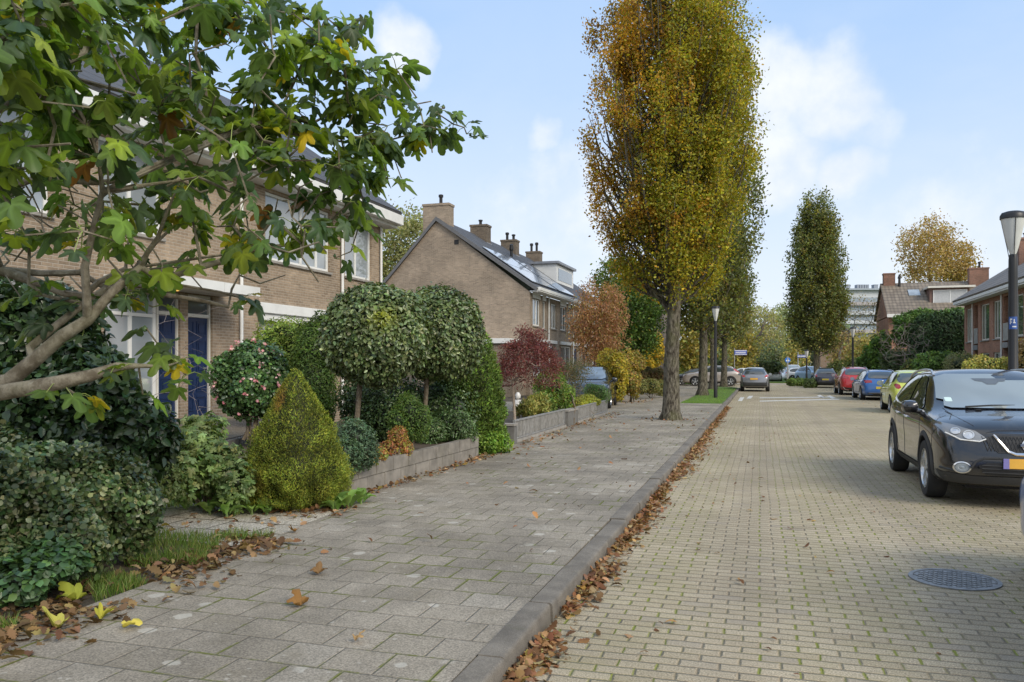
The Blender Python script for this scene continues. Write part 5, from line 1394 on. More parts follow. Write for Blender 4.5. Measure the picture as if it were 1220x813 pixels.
far_tree('small yellow green tree just left of the round blue sign',949,424,11,20,105,YL,[2,2,3,1],59,24,80,.3,.2)
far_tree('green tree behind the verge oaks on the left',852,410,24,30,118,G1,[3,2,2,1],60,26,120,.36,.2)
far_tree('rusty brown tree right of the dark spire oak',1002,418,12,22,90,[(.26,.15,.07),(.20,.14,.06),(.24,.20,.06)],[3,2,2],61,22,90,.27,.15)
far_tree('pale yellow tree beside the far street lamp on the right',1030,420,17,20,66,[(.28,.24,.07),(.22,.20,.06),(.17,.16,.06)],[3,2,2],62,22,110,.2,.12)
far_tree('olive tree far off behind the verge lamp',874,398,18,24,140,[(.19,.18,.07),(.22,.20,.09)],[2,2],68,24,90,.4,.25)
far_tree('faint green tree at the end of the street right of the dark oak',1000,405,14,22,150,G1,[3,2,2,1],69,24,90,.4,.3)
# bare ones
BT=plain('bare_twig_brown',(.16,.135,.11),.9,0,.2,3)
r_=np.random.default_rng(91)
def bare(label,base_px,base_py,d,pxr,pyr,n,tip,tr,seed,trunk=None,group='bare trees and shrubs',name='bare_tree',mat=BT,leaves=None,cat='tree'):
    r=np.random.default_rng(seed); b_=P(base_px,base_py,d); k=d/FPX
    cx,cy=(pxr[0]+pxr[1])/2,(pyr[0]+pyr[1])/2; tips=[]
    while len(tips)<n:
        q=r.uniform(-1,1,2)
        if q@q>1: continue
        tips.append(np.array(P(cx+q[0]*(pxr[1]-pxr[0])/2,cy+q[1]*(pyr[1]-pyr[0])/2,d+r.normal(0,.25)*(pxr[1]-pxr[0])*k*.7)))
    b_.z=.05; trk=[([b_-Vector((0,0,.1)),*[P(x,y,d) for x,y in (trunk or [(base_px,(base_py+cy)/2)])]],np.linspace(tr*1.2,tr*.6,1+len(trunk or [1])).tolist())]
    return twiggy(name,label,cat,b_,tips,mat,tip,.5,.3,seed=seed,up=.1,trunk=trk,group=group,cap=tr*1.3,leaves=leaves)
def sparse(cols,w_,per,ls,sg,seed):
    def lv(o,e,b0,sk):
        cl,_=cluster_leaves(e,per,(sg,sg,sg),ls,T_DIA,cols,w_,.3,seed,.2); leaf_object('crown',rel([cl],b0),LEAF,o)
    return lv
bare('bare twisting tree with two dark crooked trunks at the street end',894,447,84,(866,935),(366,425),190,.012,.2,71,[(893,425),(890,412),(897,405),(906,398),(910,385)],leaves=sparse([(.26,.23,.09),(.2,.19,.08)],[1,1],5,.22,.35,1))
bare('thin leafless tree against the sky left of the dark spire oak',892,445,110,(872,908),(352,420),110,.014,.12,72)
bare('grey brown bare tree in front of the far apartment block',1015,440,76,(994,1056),(352,425),260,.011,.15,73,leaves=sparse([(.24,.19,.12),(.2,.17,.1)],[1,1],6,.15,.3,2))
bare('wide bare grey shrub arching before the tall dark hedge',1078,437,50,(1044,1112),(384,436),300,.007,.06,74,name='bare_shrub',cat='shrub',mat=plain('grey_twig',(.24,.20,.17),.9,0,.2,3))
bare('leafless tree with crooked trunk beside the rusty tree',1000,445,84,(985,1022),(385,430),80,.012,.14,75,[(1000,435),(1001,420),(1006,408)])
# right gardens
HD=[(.035,.065,.03),(.05,.085,.04),(.025,.045,.022)]
shrub('conifer_hedge','tall dark clipped conifer hedge in front of the brown tiled house','hedge',[PB(1118,412,53,24,42,14),PB(1140,410,53,20,40,14),PB(1098,415,53,14,40,14),PB(1160,412,53,14,36,14)],170,.22,T_LONG,HD,[3,2,2],NEEDLE,4,zb=.1,seed=81,lump=.06,core=.86,stem_r=.05)
shrub('cypress_row','feathery brighter green conifer tops rising above the tall dark hedge','conifer',[PB(1085,382,54.5,16,9,14),PB(1105,378,54.5,15,8,14),PB(1125,381,54.5,15,9,14),PB(1080,400,54.5,12,16,12),PB(1140,379,54.5,12,9,12)],220,.26,T_LONG,[(.07,.13,.04),(.10,.17,.05),(.05,.09,.03)],[3,2,2],NEEDLE,4,zb=.1,seed=82,lump=.4,lscale=.8,core=.62,stem_r=.05,tipdown=-.4)
shrub('ivy_column','bright green ivy clad column between pale tree and bare shrub','ivy',[PB(1044,425,56,8,22,8),PB(1053,422,56,8,26,8),PB(1036,428,57,8,16,8),PB(1030,434,57,8,12,8)],300,.17,T_LEAF,[(.07,.13,.03),(.10,.17,.04),(.05,.09,.025)],[3,2,2],LEAF,4,zb=.1,seed=83,lump=.25,core=.7,stem_r=.03)
shrub('ivy_bush','dark grey green ivy at the foot of the arching bare shrub','ivy',[PB(1075,430,51,22,14,10),PB(1062,434,51,10,12,10)],260,.15,T_LEAF,[(.055,.085,.045),(.08,.11,.06)],[3,2],LEAF,4,zb=.1,seed=84,lump=.3,core=.7,stem_r=.03)
shrub('rounded_bush','rounded fresh green bush before the red brick row','bush',[PB(1112,434,40,19,14,14),PB(1125,430,40,16,11,14),PB(1098,438,40,10,9,10),PB(1110,458,40,22,18,16),PB(1128,458,40,18,18,14)],500,.10,T_LEAF,[(.085,.15,.04),(.12,.19,.05),(.06,.10,.03)],[3,2,2],LEAF,5,zb=.1,seed=85,lump=.25,core=.68,stem_r=.02)
shrub('lavender_shrub','grey green loose shrub between the fresh green bush and the pale yellow bush','shrub',[PB(1143,436,37,16,13,12),PB(1152,428,37.5,8,9,8),PB(1135,430,38,7,8,8),PB(1145,458,37,17,20,13)],450,.09,T_LONG,[(.14,.15,.09),(.18,.18,.11),(.09,.10,.06)],[3,2,2],LEAF,5,zb=.1,seed=86,lump=.45,core=.5,stem_r=.012)
shrub('variegated_bush','pale yellow variegated bush behind the dark car roof','bush',[PB(1175,436,31,20,12,14),PB(1190,436,31,12,11,12),PB(1160,437,31,10,9,10),PB(1175,462,31,21,24,16),PB(1190,462,31,14,24,14)],900,.075,T_LEAF,[(.33,.30,.10),(.23,.24,.075),(.40,.36,.16),(.11,.135,.045)],[3,2,1,2],LEAF,5,zb=.1,seed=87,lump=.3,core=.62,stem_r=.012)
shrub('brown_hedge','thin brown hedge right of the near lamp post','hedge',[PB(1225,425,30,16,22,12),PB(1245,425,30,16,22,12),PB(1235,460,30,24,30,13)],420,.09,T_LEAF,[(.16,.11,.06),(.12,.10,.05),(.2,.15,.08)],[2,2,1],LEAF,5,zb=.1,seed=88,lump=.2,core=.6,stem_r=.012)
shrub('island_hedge','low clipped hedge on the island below the round blue sign','hedge',[PB(943,455.5,65,6,4.5,5),PB(952,455.5,65,6,4.5,5),PB(962,455.5,65,6,4.5,5),PB(970,456,65,5,4.5,5)],420,.12,T_LEAF,[(.09,.14,.04),(.12,.18,.05),(.07,.10,.03)],[3,2,2],LEAF,3,zb=.0,seed=89,lump=.12,core=.78)
shrub('kerb_bush','small darker bush at the right end of the low island hedge','bush',[PB(964,458,60,6,5.5,5),PB(968,457.5,60.5,5,5,5)],420,.12,T_LEAF,[(.07,.10,.04),(.10,.14,.05)],[3,2],LEAF,3,zb=.0,seed=90,lump=.15,core=.78)
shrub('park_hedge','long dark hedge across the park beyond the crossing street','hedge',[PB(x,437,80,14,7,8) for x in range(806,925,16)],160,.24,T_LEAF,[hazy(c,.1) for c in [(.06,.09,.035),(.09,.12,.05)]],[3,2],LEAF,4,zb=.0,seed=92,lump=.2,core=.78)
shrub('garden_hedge','mixed hedge closing the gardens behind the parked cars on the right','hedge',[PB(x,y,d,13,14,8) for x,y,d in ((1022,440,62),(1010,442,66),(1064,440,52),(1090,442,47),(998,444,70))],200,.18,T_LEAF,[(.09,.12,.045),(.14,.14,.06),(.06,.09,.03)],[3,2,2],LEAF,4,zb=.0,seed=93,lump=.3,core=.74)
# backdrop wood far behind everything, reads as one mass
wb=[]
rr=np.random.default_rng(5)
for x in list(range(-600,560,34))+list(range(780,1010,18))+list(range(1010,1800,34)):
    wb.append(PB(x+rr.uniform(-8,8),424+rr.uniform(-4,3),300+rr.uniform(-20,30),30,12+rr.uniform(0,9),14))
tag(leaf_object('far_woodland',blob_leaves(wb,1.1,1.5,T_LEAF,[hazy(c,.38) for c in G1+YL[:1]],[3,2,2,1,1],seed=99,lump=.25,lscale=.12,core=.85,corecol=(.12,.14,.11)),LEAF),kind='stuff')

# ------------------------------------------------------------------ grass, litter
def blades(n, region, h, cols, w_, seed, zz):
    r=np.random.default_rng(seed); P_=region(r,n); n=len(P_)
    up=np.stack([r.normal(0,.35,n),r.normal(0,.35,n),np.ones(n)],1)
    side=np.stack([r.normal(size=n),r.normal(size=n),np.zeros(n)],1)
    V,nv=cloud_arrays(P_,side,h*(.5+.8*r.random(n)),T_BLADE,up,.05,r)
    return (V,nv,T_BLADE[1],palette(n,cols,w_,.2,r),0)
def rnear(r,n):
    pts=[]
    while len(pts)<n:
        y=r.uniform(3.6,6.3); x=-4.08-.03*(y-3)-abs(r.normal(0,.33 if y<4.9 else .75))
        if y<4.5 and r.random()<.6: continue
        if mnoise.noise(Vector((x*2.3,y*2.3,1)))<-.05+(.2 if y<4.9 else 0): continue
        pts.append((x,y,.10))
    return np.array(pts)
GC=[(.085,.14,.03),(.12,.175,.04),(.06,.10,.022),(.19,.18,.075)]
def rverge(r,n):
    y=33.8+23*r.random(n)**1.6; x0=-3.52-(y-33.8)*.014; x1=kx(y)-.2; x=x0+(x1-x0)*r.random(n); return np.stack([x,y,np.full(n,SWZ)],1)
tag(leaf_object('grass',[blades(5200,rnear,.085,GC,[3,2,2,1.2],1,.1),blades(9000,rverge,.07,[(.11,.20,.03),(.15,.25,.04),(.08,.15,.022)],[3,2,2],2,.12)],LEAF),kind='stuff')
def flat_leaves(P_, size, cols, w_, seed, tilt=.35, tmpl=T_OAK):
    r=np.random.default_rng(seed); n=len(P_); N_=np.stack([r.normal(0,tilt,n),r.normal(0,tilt,n),np.where(r.random(n)<.5,1,-1)*np.ones(n)],1)
    V,nv=cloud_arrays(P_,N_,size*(.55+.8*r.random(n)),tmpl,None,1,r); return (V,nv,tmpl[1],palette(n,cols,w_,.22,r),0)
BR=[(.165,.088,.046),(.205,.118,.065),(.12,.064,.035),(.24,.165,.095),(.085,.048,.028),(.20,.15,.045)]
r_=np.random.default_rng(61); q=[]
while len(q)<4700:                       # drift in the gutter
    y=3.2+30*r_.random()**1.35; wid=.12+.15*max(0,mnoise.noise(Vector((y*.5,3,0)))+.25)
    if y>12 and y<19: wid*=1.5
    x=kx(y)+.02+abs(r_.normal(0,wid*.50)); dn=1.0 if y<20 else .75
    if mnoise.noise(Vector((y*1.1,7,0)))<-.34 and r_.random()<.8: continue
    q.append((x,y,.008+max(0,.055-(x-kx(y))*.35)*r_.random()))
L1=flat_leaves(np.array(q),.066,BR,[3,2.5,2.5,1.5,1.5,.5],62,.42)
q=[]
while len(q)<950:                        # brown leaves along the left edge
    y=r_.uniform(3.0,6.2); x=-4.02-.02*(y-3)+r_.normal(-.10,.22)
    if mnoise.noise(Vector((x*1.6,y*1.6,4)))<-.18: continue
    q.append((x,y,(.12 if x>-4.05 else .11)+.025*r_.random()))
L2=flat_leaves(np.array(q),.078,[(.10,.063,.036),(.145,.09,.05),(.065,.04,.025),(.19,.135,.07)],[3,2,2,1],63,.5)
q=[]
for n_,fn in ((190,lambda:(-4.60+abs(r_.normal(0,.10)),r_.uniform(8.1,12.9))),(230,lambda:(lambda y:(wx(y)+.12+abs(r_.normal(0,.22)),y))(r_.uniform(13,26))),(130,lambda:(r_.normal(-3.0,1.0),r_.uniform(6,28))),(90,lambda:(b0.x+r_.normal(0,.5),b0.y+r_.normal(-.1,.4))),(240,lambda:(r_.uniform(-8,-4.9),r_.uniform(32.5,36))),(80,lambda:(r_.uniform(-4.9,-4.1),r_.uniform(7.2,7.9))),(60,lambda:(r_.uniform(-5.6,-4.2),r_.uniform(6.1,7.5)))):
    for _ in range(n_):
        x,y=fn()
        if x>kx(y)-.03: continue
        q.append((x,y,.125+.012*r_.random()))
L3=flat_leaves(np.array(q),.08,BR,[3,2.5,2.5,1.5,1.5,.7],64,.45)
q=[(kx(6)+abs(r_.normal(0,1.6))+.1,r_.uniform(4,26),.012) for _ in range(110)]+[(r_.uniform(3.2,5.3),r_.uniform(14,40),.012) for _ in range(160)]
L4=flat_leaves(np.array(q),.06,BR,[3,2.5,2.5,1.5,1.5,.7],65,.3)
tag(leaf_object('fallen_leaves',[L1,L2,L3,L4],LITTER),kind='stuff')
# larger single leaves one can point at
FL='single fallen leaves on the pavement'
for px,py,sz,cl,lab in [(380,684,.17,(.20,.12,.06),'curled brown fallen leaf on the slabs below the spruce'),(358,722,.19,(.24,.13,.05),'rust brown crumpled leaf alone in the middle of the slabs'),
    (424,764,.10,(.36,.24,.13),'small pale brown leaf near the lower edge of the slabs'),(150,748,.14,(.52,.45,.10),'pale yellow leaf lying apart on the slabs'),(72,748,.22,(.42,.40,.10),'yellow curled leaf by the brown litter'),
    (90,716,.24,(.28,.31,.05),'green yellow large leaf draped on the litter edge'),(122,738,.18,(.38,.36,.06),'olive and yellow leaf between the litter and the lone pale yellow leaf'),(300,655,.18,(.33,.22,.10),'tan leaf at the tip of the grass patch'),(352,634,.13,(.26,.14,.05),'brown cupped leaf where the pale path meets the slabs')]:
    p=G(px,py,SWZ+.004); r=np.random.default_rng(int(px))
    V,nv=cloud_arrays(np.zeros((1,3)),np.array([[r.normal(0,.3),-.35,.9]]),np.array([sz*.62]),T_FIG,r.normal(size=(1,3)),.2,r)
    V=V.copy(); V[:,2]=np.abs(V[:,2])*1.5+.004+.12*sz*np.sin(V[:,0]/sz*7)**2
    o=leaf_object('fallen_leaf',[(V,nv,T_FIG[1],np.array([cl])*.72,0)],LITTER); o.location=p
    tag(o,lab,'leaf',FL)
# ------------------------------------------------------------------ garden walls, railings
def blockwall(name,label,runs,z0,h,courses,th,bl,mat,group=None,seed=1):
    (x0,y0)=runs[0]; o=thing(name,label,'wall',(x0,y0,z0),0,group); rr=random.Random(seed); b=MB()
    for (xa,ya),(xb,yb_) in zip(runs[:-1],runs[1:]):
        L=math.hypot(xb-xa,yb_-ya); ux,uy=(xb-xa)/L,(yb_-ya)/L; ch=h/courses
        for c in range(courses):
            s=-(c%2)*bl*.5
            while s<L-.01:
                a=max(s,0)+.003; e=min(s+bl,L)-.003
                if e-a>.02:
                    j=rr.uniform(-.004,.004); za=c*ch+.002; zb_=(c+1)*ch-.002+ (rr.uniform(-.004,.004) if c==courses-1 else 0)
                    f=lambda u,v,w:(xa-x0+ux*u-uy*v,ya-y0+uy*u+ux*v,w)
                    b.box((a,-th/2+j,za),(e,th/2+j,zb_),f=f)
                s+=bl
    b.build('blocks',mat,o,bevel=.006); 
    return o
BLK=plain('grey_wall_block',(.235,.212,.18),.92,0,.26,5,bump=.5,bscale=80,dirt=.5)
blockwall('block_wall','low two course grey block wall around the raised bed',[(-5.8,8.45),(-4.70,8.45),(-4.66,12.75),(-5.2,12.8)],SWZ-.01,.345,2,.11,.46,BLK)
slab('raised_bed',[(-9.3,8.52),(-4.76,8.52),(-4.73,12.7),(-5.0,13.1),(-6.0,14.5),(-9.3,15.2)],.0,.405,SOIL)
slab('upper_bed',[(-11.28,6.0),(-7.35,6.0),(-7.35,8.0),(-9.4,15.4),(-11.28,15.4)],.0,.47,earth('pale_gravel_bed',(.20,.17,.13),(.16,.13,.10),(.30,.27,.23)))
blockwall('retaining_wall','dark block edging in front of the camellia and blue doors',[(-7.29,5.8),(-7.29,8.1),(-7.9,10.9),(-8.8,13.6)],.05,.45,3,.10,.4,CONC_D,seed=3)
blockwall('block_wall','short low block edging beyond the driveway by the yellow bushes',[(-6.1,34.0),(-6.5,43)],SWZ-.01,.32,2,.12,.5,BLK,seed=4)
def railing(label,y0,y1,x,h,pn):
    o=thing('metal_railing',label,'railing',(x,y0,SWZ),.0165,'low grey metal panels along the pavement'); L=y1-y0
    b=MB(); zb=.05
    b.box((-.02,0,h-.035),(.025,L,h)); b.box((-.02,0,zb),(.025,L,zb+.035)); b.box((-.02,0,zb+.036),(.025,.035,h-.036)); b.box((-.02,L-.035,zb+.036),(.025,L,h-.036)); b.build('frame',GREY_METAL,o,bevel=.004)
    n=int(L/.105); s=MB()
    for k in range(n):
        y=.06+(L-.12)*(k+.5)/n; s.box((-.008,y-.027,zb+.037),(.012,y+.027,h-.037))
    s.build('slats',plain('weathered_grey_slat',(.30,.29,.27),.7,.1,.25,9,dirt=.4),o,bevel=.003)
    f=MB(); f.box((-.06,.0,-.1),(.06,L,.045)); f.build('footing',CONC,o,bevel=.006)
    return o
railing('longer grey slatted metal panel in front of the red maple',15.4,19.8,wx(15.4)-.02,.435,1)
railing('shorter grey slatted metal panel under the lime yellow bush',21.1,25.9,wx(21.1)-.03,.42,2)
def block(label,x,y,sx,sy,h):
    o=thing('concrete_block',label,'block',(x,y,SWZ),0,'concrete end blocks of the metal panels'); b=MB(); b.box((-sx/2,-sy/2,-.1),(sx/2,sy/2,h-.05)); b.build('body',CONC_D,o,bevel=.012)
    b=MB(); b.box((-sx/2-.012,-sy/2-.012,h-.049),(sx/2+.012,sy/2+.012,h)); b.build('cap',CONC,o,bevel=.008)
block('dark concrete end block before the longer metal panel',wx(15.2)-.14,15.22,.42,.22,.38); block('concrete end block between the two metal panels',wx(20.4)-.03,20.45,.20,1.1,.40)
bi=G(781,468,.12)
o=thing('litter_bin','small grey square bin by the brown hedge','bin',(bi.x,bi.y,.12)); b=MB(); b.box((-.4,-.3,0),(.4,.3,.42)); b.build('body',CONC,o,bevel=.02); b=MB(); b.box((.1,-.2,.421),(.4,.2,.95)); b.build('hood',DARK,o,bevel=.03)
slab('driveway',[(-11.5,26.4),(-10.012,26.4),(-10.012,33.0),(-11.5,33.0)],-.02,SWZ-.006,WALKM)
# ------------------------------------------------------------------ manhole
mh=G(1137,691,0)
o=thing('manhole_cover','round blue grey iron manhole cover with a raised grid in the brick road','manhole cover',(mh.x,mh.y,0),R(34))
IRON=plain('cast_iron',(.235,.245,.255),.6,.25,.25,14,bump=.3,bscale=120,dirt=.2)
b=MB(); b.lathe([(.315,.002),(.315,.010),(.285,.011),(.283,.004)],40,cap=False); b.build('ring',IRON,o,smooth=True)
b=MB(); b.lathe([(.001,.0045),(.281,.0045)],40,cap=False)
st=.046
for i in range(-6,7):
    for j in range(-6,7):
        x,y=i*st,j*st
        if math.hypot(x,y)<.262:
            if (i+j)%2: b.box((x-.019,y-.010,.0046),(x+.019,y+.010,.0105))
            else: b.box((x-.010,y-.019,.0046),(x+.010,y+.019,.0105))
b.build('lid',IRON,o,fix=False)
# ------------------------------------------------------------------ street lamps
DIFF=plain('opal_lamp_cone',(.62,.62,.60),.3,0,.08,3,spec=.6)
LBLK=plain('lamp_black_paint',(.012,.012,.014),.42,0,.15,3)
def lamp(label,loc_,H,group='black street lamps'):
    o=thing('street_lamp',label,'street lamp',loc_,0,group)
    b=MB(); b.lathe([(.085,-.1),(.085,.9),(.072,.93),(.068,H-1.05),(.066,H-.78),(.055,H-.70)],18); b.build('pole',LBLK,o,smooth=True,angle=50)
    b=MB(); b.lathe([(.030,H-.74),(.075,H-.60),(.115,H-.42),(.150,H-.24),(.176,H-.12)],24); b.build('lamp_shade',DIFF,o,smooth=True)
    b=MB(); b.lathe([(.178,H-.13),(.190,H-.125),(.190,H-.07),(.165,H-.025),(.10,H-.005),(.01,H)],24); b.build('cap',LBLK,o,smooth=True,angle=50)
    b=MB(); 
    for k in range(3):
        a=k*2.094+.5; b.tube([(.058*math.cos(a),.058*math.sin(a),H-.76),(.085*math.cos(a),.085*math.sin(a),H-.60),(.181*math.cos(a),.181*math.sin(a),H-.12)],.006,5)
    b.build('strut',LBLK,o)
    return o
q=P(1207,431,13.3); near=lamp('near black lamp post with a pale cone and a blue sticker behind the dark car',(q.x,q.y,SWZ),4.12-SWZ)
b=MB()
vy=math.atan2(-q.y,-q.x)
for k in range(6):
    pass
n=8; z0,z1=2.21,2.41; arc=1.9; vs=[];fs=[]
for k in range(n+1):
    a=vy-arc/2+arc*k/n; vs+=[(.072*math.cos(a),.072*math.sin(a),z0-SWZ),(.072*math.cos(a),.072*math.sin(a),z1-SWZ)]
for k in range(n): fs.append((2*k,2*k+2,2*k+3,2*k+1))
b.add(vs,fs); stk=b.build('sticker',plain('sticker_blue',(.03,.09,.32),.5),near,fix=False)
b=MB()
def onpole(u,z,r=.0735): a=vy+u/.07; return (r*math.cos(a),r*math.sin(a),z-SWZ)
def mark(u0,u1,za,zb_):
    m=5; vs=[];fs=[]
    for k in range(m+1):
        u=u0+(u1-u0)*k/m; vs+=[onpole(u,za),onpole(u,zb_)]
    for k in range(m): fs.append((2*k,2*k+2,2*k+3,2*k+1))
    b.add(vs,fs)
for a in ((-.045,-.012,2.355,2.38),(-.045,-.032,2.29,2.354),(-.031,-.014,2.315,2.332),(.0,.035,2.305,2.32),(.008,.022,2.321,2.37),(-.01,.045,2.24,2.26)): mark(*a)
b.build('lettering',WHITE,stk,fix=False)
q=G(852.5,474.5,SWZ); lamp('slim black lamp post standing in the grass verge',(q.x,q.y,SWZ),4.4-SWZ)
q=P(1016,431,55); lamp('black lamp post behind the red car',(q.x,q.y,SWZ),4.1)
q=P(961,431,70); lamp('thin black lamp post left of the dark oak trunk',(q.x,q.y,.0),3.0)
# ------------------------------------------------------------------ signs
SB=plain('sign_blue',(.05,.09,.36),.5); SBR=plain('bright_sign_blue',(.02,.16,.55),.45); SW=plain('sign_white',(.75,.76,.78),.5)
q=P(875,431,66); o=thing('street_sign','long blue street name sign on a thin post at the crossing','sign',(q.x,q.y,.1)); o.rotation_euler=(0,0,YAW+.05)
b=MB(); b.tube([(0,0,-.1),(0,0,2.95)],.035,8); b.build('post',GREY_METAL,o)
b=MB(); b.box((-.02,-.075,2.38),(1.0,-.045,2.78)); s=b.build('sign_plate',SB,o,bevel=.008)
b=MB(); b.box((.0,-.078,2.72),(.98,-.0755,2.76)); b.box((.0,-.078,2.40),(.98,-.0755,2.435))
for k in range(9): b.box((.08+k*.092,-.078,2.51),(.08+k*.092+.05,-.0755,2.64))
b.build('lettering',SW,s)
q=P(938.5,431,70); o=thing('round_sign','round blue traffic sign with white symbol above the island hedge','sign',(q.x,q.y,.1)); o.rotation_euler=(0,0,YAW)
b=MB(); b.tube([(0,.04,-.1),(0,.04,2.3)],.07,10); b.build('post',GREY_METAL,o,smooth=True)
b=MB(); b.lathe([(.235,-.02),(.235,.0),(.22,.012)],28,f=lambda x,y,z:(x,-z,y+2.0)); s=b.build('sign_plate',SBR,o)
b=MB(); 
b.lathe([(.06,.0125),(.06,.016)],14,f=lambda x,y,z:(x-.085,-z,y+1.96)); b.lathe([(.06,.0125),(.06,.016)],14,f=lambda x,y,z:(x+.085,-z,y+1.96)); b.prism([(-.085,1.96),(-.03,2.08),(.055,2.08),(.085,1.98),(.06,1.98),(.04,2.055),(-.01,2.055),(-.05,1.96)],'y',-.0165,-.0127)
b.build('symbol',SW,s)
q=P(951,431,88); o=thing('street_sign','small pale blue sign on a post right of the round blue sign','sign',(q.x,q.y,.1)); o.rotation_euler=(0,0,YAW)
b=MB(); b.tube([(0,.04,-.1),(0,.04,3.0)],.05,8); b.build('post',GREY_METAL,o)
b=MB(); b.box((-.1,-.03,2.4),(.9,.0,2.7)); s=b.build('sign_plate',SB,o); b=MB(); b.box((-.06,-.034,2.5),(.86,-.031,2.6)); b.build('lettering',SW,s)
# ------------------------------------------------------------------ cars
def carpaint(name,col,metal=.0,rough=.32):
    m,t,bs=newmat(name); p=coords(t,False)
    n,_=t.noise(p,5,4); z=t.xyz(p)[2]
    c=t.mix(t.ramp(z,.25,.55,.35,0),col,(.10,.09,.075))
    t.L.new(t.mix(t.math('MULTIPLY',t.ramp(n,.5,.8),.10),c,(.25,.24,.22)),bs.inputs['Base Color'])
    bs.inputs['Metallic'].default_value=metal; bs.inputs['Roughness'].default_value=rough
    bs.inputs['Coat Weight'].default_value=1; bs.inputs['Coat Roughness'].default_value=.025; bs.inputs['Coat IOR'].default_value=1.48
    return m
TYRE=plain('tyre_rubber',(.022,.022,.023),.85,0,.2,12,dirt=.35)
ALLOY=plain('alloy_rim',(.55,.56,.57),.25,.85,.06,5,dirt=.15)
RIMDK=plain('dark_rim_pocket',(.03,.03,.032),.4,.3)
PLAST=plain('dark_grey_plastic',(.035,.036,.038),.6,0,.2,6,dirt=.25)
CHROME=plain('chrome',(.72,.72,.73),.12,1.0,.03)
SILVER=plain('satin_silver',(.58,.59,.60),.3,.8,.05)
CGLASS=glassmat('car_side_glass',(.035,.045,.042),.02,.8)
WSCR=glassmat('car_windscreen',(.25,.285,.285),.03,1.0,.18)  # pale base colour stands in for the reflected sky
RGLASS=glassmat('car_rear_glass',(.06,.075,.08),.03,.9)
LAMPC=glassmat('headlamp_lens',(.23,.235,.24),.04,1.0,.7)
LAMPR=plain('tail_lamp_red',(.27,.010,.016),.12,0,.2,12,coat=.8)
LAMPO=plain('tail_lamp_orange_red',(.42,.045,.028),.15,0,.2,12,coat=.8)
PLATE=plain('number_plate_orange',(.72,.40,.06),.45,0,.06,3); PLATEB=plain('number_plate_blue',(.22,.20,.48),.45)
PLATEY=plain('number_plate_yellow',(.66,.52,.06),.45,0,.06,3)
MESH_=plain('grille_black',(.012,.012,.013),.5,0,.3,60)
def interp(tab,s): return float(np.interp(s,[a for a,_ in tab],[b for _,b in tab]))
